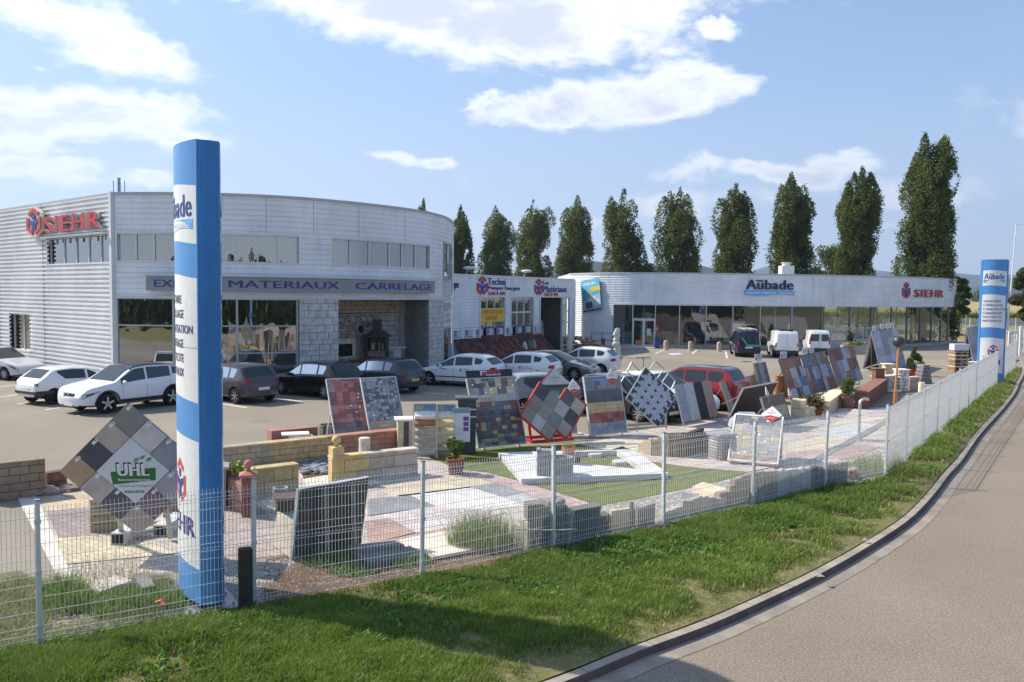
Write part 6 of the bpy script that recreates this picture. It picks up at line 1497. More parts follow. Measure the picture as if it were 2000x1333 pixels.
for (i, j), c in TC.items():
    m = MB(); x0 = -sd_/2+i*q+q*.10; y0 = -sd_/2+j*q+q*.78; k = .707; loc = lambda x, y, o, x0=x0, y0=y0: f_(x0+(x-y)*k, y0+(x+y)*k, o)
    cx_, cy_ = (x0+y0)*k+0, 0; slab(m, f_, x0, x0+.05, y0, y0+.11, .03, .033, (.72, .74, .78)); slab(m, f_, x0+.01, x0+.03, y0+.07, y0+.09, .0335, .034, (.03, .04, .2)); m.build('price_tag', PLAST, T)
m = MB(); slab(m, f_, -q+.004, q-.004, -q+.004, q-.004, 0, .032, (.66, .67, .72)); fc = d.fc; s_ = q*2/1.41
P2 = lambda pts: [(x*s_, y*s_) for x, y in pts]
poly2(m, P2([(-.62, -.02), (.62, .10), (.60, -.28), (-.58, -.40)]), fc, .034, (.02, .16, .04))
text(m, 'UHL', fc, -.46*s_, .42*s_, -.10*s_, .26*s_, .036, 0, (.015, .015, .02), bold=.06); text(m, 'UHL', fc, -.43*s_, .45*s_, -.14*s_, .22*s_, .0395, 0, (.75, .76, .78), bold=.06)
for ax, ay, aw in ((.02, .27, .14), (.20, .34, .12), (.36, .28, .14)): poly2(m, P2([(ax, ay), (ax+aw, ay+.03), (ax+aw+.05, ay+.14), (ax+.05, ay+.11)]), fc, .036, (.10, .30, .14))
text(m, 'Betonerzeugnisse', fc, -.42*s_, .46*s_, -.32*s_, -.215*s_, .0365, 0, (.75, .78, .76), bold=.02); text(m, 'Auf Schritt und Tritt begeistern', fc, -.42*s_, .50*s_, -.50*s_, -.41*s_, .036, 0, (.10, .25, .12), shear=.3); text(m, 'www.uhl.de', fc, -.28*s_, .26*s_, -.66*s_, -.56*s_, .036, 0, (.05, .15, .07), bold=.02)
m.build('sign_panel', PLAST, T)
m = MB()
for px, py in ((236, 1062), (318, 1046)): g = at(px, py); m.box((g.x, g.y+.35, .11), (.26, .9, .2), (.62, .62, .60)); m.box((g.x, g.y-.104, .11), (.2, .012, .15), (.03, .03, .03))
a = at(236, 1062); b = at(318, 1046); m.bar((a.x, a.y+.1, .12), (b.x, b.y+.1, .12), .12, .08, (.5, .46, .36)); m.bar((a.x, a.y+.7, .12), (b.x, b.y+.7, .12), .12, .08, (.5, .46, .36))
for sx in (-.5, .5): u_ = d.fc(sx*d.D*.35, 0, -.05); m.bar(u_, (u_.x-.15, u_.y+.75, .05), .07, col=(.5, .48, .40))
m.build('stand', WOOD, T)
# --- red and grey leaning pair ---
board('leaning board of red mixed pavers over brown slabs', (660, 882), (727, 877), (638, 743), [(.62, 5, 10, RD, .3), (.38, 3, 5, BR_, .2)], .05, '#c6c9ca')
board('leaning board of dark and light grey checkered pavers over beige slabs', (729, 877), (796, 870), (705, 741), [(.62, 9, 12, GR, .3), (.38, 4, 4, BG, .2)], .05, '#c6c9ca')
# --- large board with dark header ---
T, b = board('tallest grey framed sample board with black header and many small multicoloured pavers', (935, 874), (1026, 865), (912, 742), [(.12, 7, 2, BR_+BG, .3), (.2, 5, 2, BG+GR, .4), (.12, 6, 2, ['#8a7a5a', '#54595f', '#6f4038'], .4), (.10, 9, 2, ['#40444c', '#4c5058'], .2), (.22, 9, 4, ['#3f444d', '#5d3a34', '#8a7a4a', '#4a4f58'], .3), (.15, 7, 3, ['#5d2f28', '#7d7048', '#4f5662', '#40444c'], .2)], .12, '#a9b4b6')
m = MB(); slab(m, b.fn, 0, b.w, b.h+.04, b.h+.26, -.02, .01, (.018, .018, .025)); f3 = lambda x, y, o: b.fn(x, y, o+.012); rect(m, f3, b.w*.30, b.w*.44, b.h+.10, b.h+.24, 0, (.65, .65, .65)); rect(m, f3, b.w*.33, b.w*.44, b.h+.10, b.h+.20, .002, (.45, .02, .03)); rect(m, f3, b.w*.44, b.w*.74, b.h+.17, b.h+.24, 0, (.45, .02, .03)); text(m, 'Semmelrock', f3, b.w*.42, b.w*.74, b.h+.08, b.h+.16, .002, 0, (.75, .75, .75), bold=.02); m.build('header', PLAST, T)
# --- poster board with peak, behind red frame ---
b = Bd((1062, 850), (1128, 846), (1050, 752), .1); T = thing('poster_board', 'peaked poster board with a pool photograph behind the red framed diamond', 'display board', b.centre())
m = MB(); w, h = b.w, b.h; slab(m, b.fn, 0, w, 0, h, -.02, 0, (.45, .46, .45)); poly2(m, [(0, h), (w, h), (w*.52, h*1.33)], b.fn, -.01, (.60, .58, .55), .012); poly2(m, [(0, h), (w*.08, h), (w*.56, h*1.33), (w*.50, h*1.33)], b.fn, .003, (.55, .10, .08)); text(m, 'ARCADIA', b.fn, w*.36, w*.68, h*1.11, h*1.155, .006, 0, (.2, .22, .22)); text(m, 'Style', b.fn, w*.44, w*.60, h*1.04, h*1.08, .006, 0, (.5, .05, .06), shear=.3)
rect(m, b.fn, .02, w-.02, h*.62, h*.99, .004, (.10, .13, .10)); rect(m, b.fn, w*.1, w*.62, h*.68, h*.86, .006, (.16, .30, .28)); rect(m, b.fn, w*.5, w*.9, h*.70, h*.78, .007, (.38, .36, .32)); rect(m, b.fn, w*.05, w*.95, h*.92, h*.98, .006, (.05, .08, .04)); m.build('poster', PLAST, T)
m = MB(); m.bar(b.fn(w*.1, h*.7, -.04), b.fn(w*.1, 0, -.6), .04, col=(.5, .5, .5)); m.bar(b.fn(w*.9, h*.7, -.04), b.fn(w*.9, 0, -.6), .04, col=(.5, .5, .5)); m.build('stand', PAINT, T)
# --- red framed diamond of large slabs ---
O = at(1072, 868, .05); R2 = at(1108, 864, .05); e = (R2-O).normalized(); bb = Vector((-e.y, e.x, 0)); v = (bb*math.sin(R_(14))+Vector((0, 0, math.cos(R_(14))))); nn_ = e.cross(v)
if nn_.y > 0: nn_ = -nn_
T = thing('diamond_board', 'red framed stepped diamond board of large grey and beige slabs', 'display board', (O.x, O.y, 0))
pp_ = lambda x, y, o: onplane(780+x/4.545, 660+y/4.545, O, nn_)+nn_*o
cells = {(0, 0): '#3e3f44', (0, 1): '#66645f', (0, 2): '#6a6862', (1, 0): '#6b6c6f', (1, 1): '#716f69', (1, 2): '#8b8c90', (2, -1): '#4b4d52', (2, 0): '#8c8886', (2, 1): '#66686e', (2, 2): '#7b7568', (3, -1): '#8e8272', (3, 0): '#414245', (3, 1): '#867b77'}
dv = (87, 76); lv = (-59, 99); o0 = (1262, 482); m = MB(); k = .485
for (i, j), c in cells.items():
    cx_ = o0[0]+dv[0]*i*1.0+lv[0]*j; cy_ = o0[1]+dv[1]*i+lv[1]*j; P = [(cx_+dv[0]*a_*k+lv[0]*b_*k, cy_+dv[1]*a_*k+lv[1]*b_*k) for a_, b_ in ((-1, -1), (1, -1), (1, 1), (-1, 1))]
    poly2(m, P, pp_, 0, lin(c), .03)
m.build('tile_panel', TILE, T)
m = MB(); RDF = (.45, .02, .02); done = set()
for (i, j) in cells:
    for (di, dj, s0_, s1_) in ((0, -1, (-1, -1), (1, -1)), (1, 0, (1, -1), (1, 1)), (0, 1, (1, 1), (-1, 1)), (-1, 0, (-1, 1), (-1, -1))):
        if (i+di, j+dj) not in cells and not (dj == -1 and i < 2):
            P = [pp_(o0[0]+dv[0]*(i+a_*.5)+lv[0]*(j+b_*.5), o0[1]+dv[1]*(i+a_*.5)+lv[1]*(j+b_*.5), .0) for a_, b_ in (s0_, s1_)]; m.bar(P[0], P[1], .05, .07, RDF, up=tuple(nn_))
m.build('frame', PAINT, T)
m = MB(); l_ = [at(1040, 866), at(1118, 860)]; e = (l_[1]-l_[0]).normalized(); bk = Vector((-e.y, e.x, 0))
for p in l_: m.bar((p.x, p.y, .04), (p+bk*.7)[:2]+(.04,) if False else (p.x+bk.x*.7, p.y+bk.y*.7, .04), .08, .07, RDF); m.bar((p.x+bk.x*.1, p.y+bk.y*.1, .04), (p.x+bk.x*.32, p.y+bk.y*.32, .75), .07, .06, RDF)
m.bar((l_[0].x, l_[0].y, .05), (l_[1].x, l_[1].y, .05), .08, .07, RDF); m.bar((l_[0].x+bk.x*.7, l_[0].y+bk.y*.7, .05), (l_[1].x+bk.x*.7, l_[1].y+bk.y*.7, .05), .08, .07, RDF); m.bar((l_[0].x+bk.x*.3, l_[0].y+bk.y*.3, .7), (l_[1].x+bk.x*.3, l_[1].y+bk.y*.3, .7), .06, .06, RDF); m.build('stand', PAINT, T)
class Q_: pass
qd = Q_(); qd.B = O; qd.n = nn_; qd.e = (R2-O).normalized(); qd.v = v
kite('small white and red diamond sign on the right of the red framed board', (1121, 758), 15.5, 18.5, qd)
# --- board of five paver colours ---
T, b3 = board('white framed sample board with grey, yellow, red and pale grey paver bands', (1154, 850), (1223, 843), (1140, 738), [(.24, 1, 1, ['#5a6470'], 0), (.20, 4, 2, ['#47484d', '#4f5056'], 0), (.18, 6, 3, ['#937f5a', '#a18a60'], .1), (.17, 6, 3, ['#7d3f36', '#6e3830', '#8a4a3e'], .1), (.19, 6, 3, ['#6e727b', '#7d8189'], .1)], .10, '#c2c8ca', tags_=False)
m = MB(); w, h = b3.w, b3.h; rect(m, b3.fn, w*.2, w*.7, h*.79, h*.97, .03, (.20, .30, .55)); rect(m, b3.fn, w*.24, w*.42, h*.79, h*.92, .032, (.22, .13, .08)); rect(m, b3.fn, w*.55, w*.85, h*.78, h*.90, .032, (.30, .25, .18)); rect(m, b3.fn, w*.34, w*.50, h*.78, h*.85, .034, (.35, .26, .18)); m.build('photo', PLAST, T)
kite('small white and red diamond sign on the top right corner of the banded board', (1195, 737), 15, 17, b3)
# --- checkered diamond ---
d = Dm((1285, 834), (1260, 719), (1222, 781), (1318, 771), .2); print('chk', d.err, d.D)
T = thing('diamond_board', 'diamond board checkered in light grey and black pavers on a tube rack', 'display board', (d.B.x, d.B.y, 0)); f_ = d.rot(); sd_ = d.D/math.sqrt(2); m = MB(); slab(m, f_, -sd_/2, sd_/2, -sd_/2, sd_/2, -.03, 0, (.2, .2, .2)); nq = 15; q = sd_/nq
for i in range(nq):
    for j in range(nq):
        dark = (i % 3 == 1 and j % 3 == 1) or (i in (0, nq-1) and j % 3 != 2) or (j in (0, nq-1) and i % 3 != 2)
        if (i % 2 or j % 2) and not dark and random.random() < .0: continue
        slab(m, f_, -sd_/2+i*q+.002, -sd_/2+(i+1)*q-.002, -sd_/2+j*q+.002, -sd_/2+(j+1)*q-.002, 0, .02, vary('#3a3d44' if dark else '#8c9098', .05))
m.build('tile_panel', TILE, T); m = MB(); m.merge(MB()); frame(m, lambda x, y, o: f_(x-sd_/2, y-sd_/2, o), sd_, sd_, .02, -.035, .022, (.45, .46, .47)); m.build('frame', STEEL, T)
m = MB(); Ob = d.B-d.n*.25; bp = lambda x, y: onplane(1200+x/7.14, 690+y/7.14, Ob, d.n)
for P in ([(350, 250), (240, 130), (175, 250), (290, 370)], [(600, 350), (690, 220), (570, 115), (490, 230)], [(180, 570), (70, 440), (140, 325), (250, 440)], [(790, 510), (850, 390), (750, 285), (670, 400)]):
    for a_, b_ in zip(P, P[1:]): m.bar(bp(*a_), bp(*b_), .035, col=(.5, .5, .49))
for P in ([(405, 200), (405, 70)], [(305, 65), (505, 60)]): m.bar(bp(*P[0]), bp(*P[1]), .03, col=(.25, .25, .25))
for sx in (-.3, .3): u_ = d.fc(sx*d.D, -d.D*.1, -.05); m.bar(u_, (u_.x+.1, u_.y+.7, .04), .035, col=(.45, .45, .45)); m.bar(u_, (u_.x, u_.y-.1, .04), .035, col=(.45, .45, .45))
a = at(1225, 840); c = at(1300, 834); m.bar((a.x, a.y, .04), (c.x, c.y, .04), .06, col=(.5, .5, .48)); m.bar((a.x+.1, a.y+.8, .04), (c.x+.1, c.y+.8, .04), .06, col=(.5, .5, .48)); m.build('stand', STEEL, T)
# --- striped boards ---
def stripes(label, BL, BR, TL, cols, z0=.15, **k):
    b = Bd(BL, BR, TL, z0); T = thing('display_board', label, 'display board', b.centre(), 0, PB); m = MB(); n_ = len(cols); slab(m, b.fn, .002, b.w-.002, .002, b.h-.002, -.02, -.001, (.1, .1, .1))
    for i, (c, ny) in enumerate(cols): tiles(m, b.fn, b.w*i/n_, b.w*(i+1)/n_, 0, b.h, 1, ny, [c], var=.03)
    m.build('tile_panel', TILE, T)
    for x in (b.w*.05, b.w*.95): m = MB(); m.bar(b.fn(x, b.h, -.04), b.fn(x, -z0*.95, -.04), .04, col=(.4, .4, .4)); u_ = b.fn(x, b.h*.8, -.05); m.bar(u_, (u_.x+b.b.x*.6, u_.y+b.b.y*.6, .02), .035, col=(.4, .4, .4)); m.build('leg', STEEL, T)
    return T, b
stripes('board of four vertical stripes, light greys, black and tan', (1333, 826), (1402, 813), (1316, 752), [('#7b7f88', 4), ('#949593', 1), ('#2b2d36', 1), ('#8d7565', 1)])
stripes('smaller board striped olive, greys and black in front of the red people carrier', (1424, 803), (1462, 789), (1405, 747), [('#85826f', 1), ('#6b6a70', 1), ('#7d7f88', 3), ('#3a3b41', 1)])
stripes('beige single slab board with a grey edge right of the olive striped one', (1446, 778), (1478, 768), (1449, 737), [('#9c8672', 1)], .3)
stripes('tall narrow grey board topped by a small white card', (1490, 782), (1512, 777), (1472, 710), [('#66676b', 2), ('#8a8c8c', 2), ('#6c6c72', 3)])
def card(label, x0, x1, y0, y1, D, group='white info cards on the board rows'):
    c = at((x0+x1)/2, 780, 0); k = D; d_ = ray((x0+x1)/2, (y0+y1)/2); t = D/d_.y; C_ = Vector((d_.x*t, D, CH+d_.z*t)); w = (x1-x0)/FPX*D; h = (y1-y0)/FPX*D; m = MB(); m.box(C_, (w, .02, h), (.70, .70, .74)); m.box((C_.x-w*.3, C_.y-.012, C_.z-h*.2), (w*.12, .006, h*.4), (.04, .05, .2))
    for i in range(3): m.box((C_.x+w*.1, C_.y-.012, C_.z+h*(.25-.18*i)), (w*.55, .006, h*.06), (.25, .25, .3))
    m.bar((C_.x, C_.y+.02, C_.z-h/2), (C_.x+.02, C_.y+.05, C_.z-h*1.2), .03, col=(.3, .3, .3)); tag(m.build('info_card', PLAST, origin=C_), label, 'sign card', group)
card('white card on the tall narrow grey board', 1474, 1488, 692, 705, 36.2)
# dark brown board leaning across the row, seen from its rear edge
b = Bd((1420, 826), (1488, 808), (1452, 760), .05); T = thing('display_board', 'dark brown board leaning the other way with a pale steel edge', 'display board', b.centre(), 0, PB); m = MB(); slab(m, b.fn, 0, b.w, 0, b.h, -.03, .0, (.075, .055, .05)); m.build('panel', WOOD, T); m = MB(); frame(m, b.fn, b.w, b.h, .03, -.04, .02, (.55, .55, .55)); m.build('frame', STEEL, T); m = MB(); m.bar(b.fn(b.w*.5, b.h*.9, -.05), b.fn(b.w*.5, 0, -1.0), .04, col=(.4, .4, .4)); m.build('leg', STEEL, T)
# --- long row of stone boards ---
SL = ['#545055', '#74452f', '#6c7078', '#7388a0', '#4a3d3f', '#6f5644', '#7c838c', '#683c2c', '#4c586a']
RW = [((1547, 781), (1584, 771), (1521, 703), 3, 4, 'first stone board of the long row, with the smallest slabs'), ((1587, 770), (1611, 763), (1565, 695), 3, 3, 'second stone board of the long row, with rust brown slabs'), ((1613, 763), (1635, 757), (1588, 690), 3, 3, 'third stone board of the long row, with a narrow white striped sample'), ((1638, 755), (1684, 741), (1616, 684), 5, 3, 'farthest and widest stone board of the long row')]
rb = []
for BL, BR, TL, nx, ny, lb in RW: T, b = board(lb, BL, BR, TL, [(1, nx, ny, SL, .3)], .25, '#55585c', ft=.02); rb.append(b)
for x0, x1, y0, y1, D, lb in ((1524, 1537, 687, 700, 35, 'white card at the left end of the long stone row'), (1567, 1578, 680, 691, 37, 'left one of two white cards near the middle of the long stone row'), (1581, 1590, 678, 690, 38.5, 'right one of two white cards near the middle of the long stone row')): card(lb, x0, x1, y0, y1, D)
# --- A frame of slabs, and a second one beside the far totem ---
def aframe(label, fl, fr, ap, br, cols, nx, ny, z0=.05):
    b = Bd(fr, br, ap, z0); T = thing('slab_easel', label, 'display frame', b.centre(), 0, 'A-shaped slab frames'); m = MB(); tiles(m, b.fn, 0, b.w, 0, b.h, nx, ny, cols, split=.2); slab(m, b.fn, 0, b.w, 0, b.h, -.03, -.001, (.12, .12, .13)); m.build('slab_panel', TILE, T)
    A0 = b.fn(0, b.h, 0); L0 = at(*fl, z0); A1 = b.fn(b.w, b.h, 0); L1 = L0+b.e*b.w; F0 = b.fn(0, 0, 0)
    m = MB(); m.add([L0, L1, A1, A0], [(0, 1, 2, 3)], (.22, .22, .24)); th_ = b.n*.03
    m.build('rear_panel', TILE, T)
    m = MB(); m.bar(L0, A0, .12, .06, (.48, .50, .55)); m.bar(F0-b.n*.04, A0-b.n*.04, .12, .06, (.48, .50, .55)); m.bar(L1, A1, .08, .05, (.4, .4, .45)); c0 = L0.lerp(A0, .35); c1 = F0.lerp(A0, .35); m.bar(L0.lerp(F0, .45), A0.lerp(L0, .15), .04, col=(.3, .3, .32)); m.bar(L0, F0, .04, col=(.4, .4, .42)); m.build('frame', STEEL, T)
    return T, b
T, b = aframe('large A-shaped frame hung with pale grey and reddish slabs right of the stone row', (1687, 719), (1724, 732), (1703, 648), (1770, 716), ['#8a8c98', '#7c6a72', '#6d6f78', '#9494a0', '#5f5a66'], 4, 5)
for i, (x, y) in enumerate(((1708, 641), (1723, 638), (1735, 637), (1743, 636))): card(['leftmost of four cards on the A-shaped frame', 'second from left of four cards on the A-shaped frame', 'third from left of four cards on the A-shaped frame', 'rightmost of four cards on the A-shaped frame'][i], x-3.5, x+3.5, y-5, y+5, (b.B+b.v*b.h).y+i*.9)
T, b = aframe('A-shaped slab frame beside the far blue totem', (1879, 706), (1902, 710), (1889, 640), (1925, 700), ['#6d6f78', '#7d7f88'], 3, 4)

# ================= walls and garden pieces =================
def bwall(name, label, A, B, h, t, cols, bw=.3, bh=.15, cap=None, group=None, h2=None, mat=None, cat='wall', gap=.012, rough=0):
    """block wall with its visible foot from picture point A to B; cols: [(share, colour)] along it"""
    a = at(*A); b = at(*B); e = (b-a); Ln = e.length; e.normalize(); n = Vector((-e.y, e.x, 0)); rz = math.atan2(e.y, e.x); T = thing(name, label, cat, ((a.x+b.x)/2, (a.y+b.y)/2, 0), 0, group)
    def cl(u):
        acc = 0
        for sh, c in cols:
            acc += sh
            if u <= acc+1e-6: return c
        return cols[-1][1]
    m = MB(); p = a+e*Ln/2+n*t/2; m.box((p.x, p.y, h/2-.006), (Ln-.03, t-.03, h-.012), tuple(x*.5 for x in lin(cols[0][1])), rz); r = 0; z = 0
    hc = h-(.0 if cap is None else .06)
    while z < hc-.02:
        zz = min(hc, z+bh); u = -bw/2 if r % 2 else 0
        while u < Ln-.01:
            u0, u1 = max(0, u), min(Ln, u+bw)
            if u1-u0 > .03: p = a+e*(u0+u1)/2+n*t/2; m.box((p.x, p.y, (z+zz)/2), (u1-u0-gap, t+random.uniform(0, rough), zz-z-gap), vary(cl((u0+u1)/2/Ln), .09), rz, bev=.006 if bw > .1 else 0)
            u += bw
        z = zz; r += 1
    m.build('blocks', STONE, T)
    if cap:
        m = MB(); u = 0
        while u < Ln-.05: u1 = min(Ln, u+bw*1.3); p = a+e*(u+u1)/2+n*t/2; m.box((p.x, p.y, h-.03), (u1-u-.008, t+.07, .06), vary(cap if cap != 'same' else cl((u+u1)/2/Ln), .06), rz, bev=.008); u = u1
        m.build('coping', STONE, T)
    return T, a, b, e, n, rz
T, a, b, e, n, rz = bwall('brick_wall', 'long low garden wall shading from grey through yellow to red brick', (425, 927), (783, 884), .64, .28, [(.26, '#8f8672'), (.34, '#a28a5c'), (.4, '#94614a')], .31, .145, 'same')
bwall('block_wall', 'short tan split stone wall between the red planter and the pebbles', (440, 978), (584, 958), .60, .24, [(1, '#a8925f')], .42, .27, 'same')
bwall('block_wall', 'weathered brown sandstone block wall at the far left edge', (-40, 985), (90, 968), .80, .35, [(1, '#84705a')], .36, .17, None, rough=.03)
bwall('block_wall', 'low rust brown block stub right of the sandstone wall', (92, 962), (132, 955), .42, .25, [(1, '#7c4f3c')], .22, .2)
bwall('block_stack', 'stack of beige blocks behind the left corner of the large diamond board', (176, 1042), (232, 1038), .62, .35, [(1, '#8e7c58')], .6, .15, '#a08a6c', cat='blocks')
bwall('block_stack', 'stack of beige blocks half hidden behind the nearest totem', (318, 1012), (368, 1008), .58, .35, [(1, '#8a7c60')], .5, .15, '#a08a6c', cat='blocks')
# yellow and white garden wall with its posts
GWG = 'sections of the posted garden wall'
T, a, b, e, n, rz = bwall('garden_wall', 'low garden wall, yellow at its ball topped post and pale pink beyond', (648, 949), (817, 928), .66, .24, [(.38, '#b39a56'), (.22, '#a89a86'), (.40, '#b5a698')], .62, .27, 'same')
def pier(label, px, py, w, h, col, cap=None, ball=None, rz=0, round_=False, name='pillar', bands=None, capc=None, panel=None):
    q = at(px, py); T = thing(name, label, 'pillar', tuple(q), rz); m = MB()
    if round_: m.lathe([(0, 0), (w/2, 0), (w/2, h-.16), (w/2-.01, h-.15), (w/2-.01, h-.14), (w/2, h-.13), (w/2, h-.01), (w/2-.02, h), (0, h)], 24, col=lin(col))
    else:
        k = max(1, int(h/.3)); 
        for i in range(k): m.box((0, 0, h*(i+.5)/k), (w, w, h/k-.006), vary(col, .04), bev=.008)
        m.box((0, 0, h/2), (w-.02, w-.02, h-.01), tuple(x*.6 for x in lin(col)))
        if bands:
            for z in bands: m.box((0, 0, z), (w+.012, w+.012, .035), (.5, .5, .48))
        if panel: m.box((-.0, -w/2-.004, h*.5), (w*.3, .012, h*.96), lin(panel))
    m.build('shaft', STONE, T, world=False, smooth='auto')
    if cap:
        m = MB(); c = lin(capc or col)
        if cap == 'flat': m.box((0, 0, h+.03), (w*1.28, w*1.28, .06), c, bev=.012)
        else: m.box((0, 0, h+.03), (w*1.35, w*1.35, .06), c, bev=.01); s2 = w*.62; m.add([(-s2, -s2, h+.06), (s2, -s2, h+.06), (s2, s2, h+.06), (-s2, s2, h+.06), (0, 0, h+.06+w*.28)], [(0, 1, 4), (1, 2, 4), (2, 3, 4), (3, 0, 4)], c)
        m.build('cap', STONE, T, world=False)
    if ball: m = MB(); z = h+(.06 if cap else 0)+(w*.2 if cap == 'peak' else 0); m.lathe([(0, 0), (w*.22, 0), (w*.15, .04), (w*.15, .06)], 12, (0, 0, z), lin(capc or col)); m.ball((0, 0, z+.05+ball), ball, 16, 10, lin(capc or col)); m.build('ball', STONE, T, world=False, smooth=True)
    return T
pier('yellow square post with a ball on top at the left end of the garden wall', 657, 945, .27, .86, '#b39a56', None, .105, rz)
pier('pale round post standing in the middle of the garden wall', 712, 932, .27, .95, '#b0a89a', round_=True)
pier('terracotta red brick pier with a pyramid cap and ball', 486, 1008, .26, .78, '#7d4438', 'peak', .085, .3, capc='#a05c48')
pier('grey beige pier with a pyramid cap just right of the nearest totem', 424, 990, .36, .80, '#8c8474', 'peak', None, .3, capc='#a09888')
pier('cream square pillar with a white cap and slate strip, at the end of the long wall', 792, 886, .46, .93, '#b5a684', 'flat', None, .2, capc='#cfc8ba', panel='#4a4d52')
pier('tall anthracite pillar with two pale joints and flat cap', 911, 886, .48, 1.52, '#3d4246', 'flat', None, .1, bands=(1.05, 1.25), capc='#4d5356')
# red planter trough
T, a, b, e, n, rz = bwall('planter', 'rust red stepped block planter with a green plant beside the ball topped brick pier', (433, 985), (474, 1004), .62, .30, [(1, '#a06a58')], .24, .2, cat='planter')
q = at(452, 982); P = np.random.randn(350, 3)*np.array([.16, .16, .06])+np.array([0, .1, .70]); leafmesh('foliage', P, .06+.05*np.random.rand(350), lcols(350, (.10, .18, .03), (.25, .28, .06)), parent=T).location = (q.x-T.location.x, q.y-T.location.y, 0)
m = MB(); q = at(548, 990); m.lathe([(0, 0), (.155, 0), (.155, .40), (.12, .40), (.12, .33), (0, .33)], 24, tuple(q), (.30, .29, .26)); tag(m.build('round_pot', CONC, origin=q, smooth='auto'), 'grey fluted concrete cylinder pot behind the cream leaning slab', 'pot')
# grey boards seen from behind
b = Bd((572, 1094), (706, 1062), (586, 957), .02); T = thing('display_board', 'grey slab board seen from behind, right of the nearest totem', 'display board', b.centre(), 0, None); m = MB()
for i, c in enumerate(('#4c4a46', '#504d49', '#484642', '#4e4b47')): u0, u1 = b.w*[0, .25, .42, .75][i], b.w*[.25, .42, .75, 1][i]; slab(m, b.fn, u0+.006, u1-.006, 0, b.h, -.05, 0, lin(c)); slab(m, b.fn, u0+.006, u1-.006, b.h+.001, b.h+.012, -.06, .004, (.42, .44, .46))
slab(m, b.fn, -.03, -.002, 0, b.h, -.07, .01, (.32, .36, .37)); m.build('tile_panel', CONC, T)
for x in (.34, .73): m = MB(); u_ = b.fn(b.w*x, b.h*.98, .03); g_ = b.fn(b.w*x, 0, 0); m.bar(u_, (g_.x+b.n.x*.35, g_.y+b.n.y*.35, .02), .06, .04, (.34, .37, .40)); m.build('leg', STEEL, T)
for x in (.36, .70): pass
b = Bd((531, 1064), (572, 1094), (541, 1000), .02); T = tag((lambda m: (slab(m, b.fn, 0, b.w, 0, b.h, -.06, 0, lin('#a39a86')), m.build('leaning_slab', STONE, origin=b.centre()))[1])(MB()), 'cream slab leaning against the left edge of the grey board', 'slab')
m = MB(); q = at(556, 1003); m.box((q.x, q.y+.1, .30), (.45, .5, .06), lin('#5c463e'), .4); m.box((q.x, q.y+.12, .14), (.38, .4, .26), lin('#55504a'), .4); tag(m.build('slab_stack', STONE, origin=q), 'dark brown slab lying on blocks behind the cream leaning slab', 'slab')
# flat slabs on the soil
def qslab(name, label, pts, t, col, mat=STONE, cat='slab', group=None, z=0):
    P = [at(x, y, z) for x, y in pts]; m = MB(); m.prism([(p.x, p.y) for p in P], z, z+t, lin(col) if isinstance(col, str) else col); return tag(m.build(name, mat, origin=P[0]), label, cat, group)
qslab('paving_slab', 'large cream slab lying on the soil by the second fence post', [(778, 1060), (892, 1038), (962, 1072), (845, 1094)], .05, '#c5b9a8', z=.03)
qslab('paving_slab', 'long dark grey slab lying behind the fence under the grey board', [(690, 1092), (800, 1078), (830, 1094), (720, 1112)], .10, '#565b60', z=.02)
qslab('paving_slab', 'thin grey slab tucked under the long dark one', [(675, 1082), (770, 1072), (790, 1080), (700, 1092)], .14, '#63676a', z=.02)
m = MB(); q = at(765, 1076); m.lathe([(0, 0), (.30, 0), (.31, .03), (.29, .07), (0, .09)], 22, tuple(q), (.66, .64, .60), sy=.7); tag(m.build('stepping_stone', STONE, origin=q, smooth='auto'), 'white oval stone on the soil right of the grey board', 'stone')
qslab('paving_slab', 'broken pale slab in the weeds left of the nearest totem', [(168, 1145), (232, 1132), (258, 1142), (190, 1166)], .06, '#a69c92', z=.10)
qslab('paving_slab', 'smaller broken slab under the pale one in the weeds', [(176, 1172), (215, 1164), (235, 1178), (185, 1186)], .08, '#968e84', z=.02)
qslab('paving_slab', 'pointed dark grey slab piece in the weeds near the totem foot', [(258, 1134), (286, 1130), (304, 1158), (278, 1162)], .10, '#6c6a64', z=.08)
# rubble at the left
for i, (px, py, r_) in enumerate([(72, 968, .12), (88, 965, .16), (100, 966, .13), (115, 962, .12), (128, 960, .15), (142, 958, .11), (95, 957, .14)]):
    q = at(px, py); m = MB(); m.ball((q.x, q.y, r_*.4), r_*1.4, 7, 5, vary('#8c7768', .2), (1.3, .9, .45), .22); tag(m.build('stone_piece', STONE, origin=q), ['leftmost rubble stone under the sandstone wall', 'second rubble stone from the left under the sandstone wall', 'rubble stone in the middle of the heap by the rust block stub', 'rubble stone right of the middle of the heap', 'second rubble stone from the right in the heap', 'rightmost rubble stone near the big diamond board', 'rubble stone behind the others in the heap'][i], 'stone', 'rubble stones by the sandstone wall')
# dark pebbles
m = MB()
for i in range(120): 
    px = random.uniform(588, 648); py = random.uniform(898, 926); q = at(px, py, .03); r = random.uniform(.05, .10); m.ball((q.x, q.y, .03+r*.4), r, 8, 5, vary('#6a6e76', .3), (1.3, .9, .6), .08)
tag(m.build('pebbles', STONE, origin=at(615, 912), smooth=True), 'heap of dark river pebbles between the brick wall and the posted wall', 'pebbles', None, 'stuff')
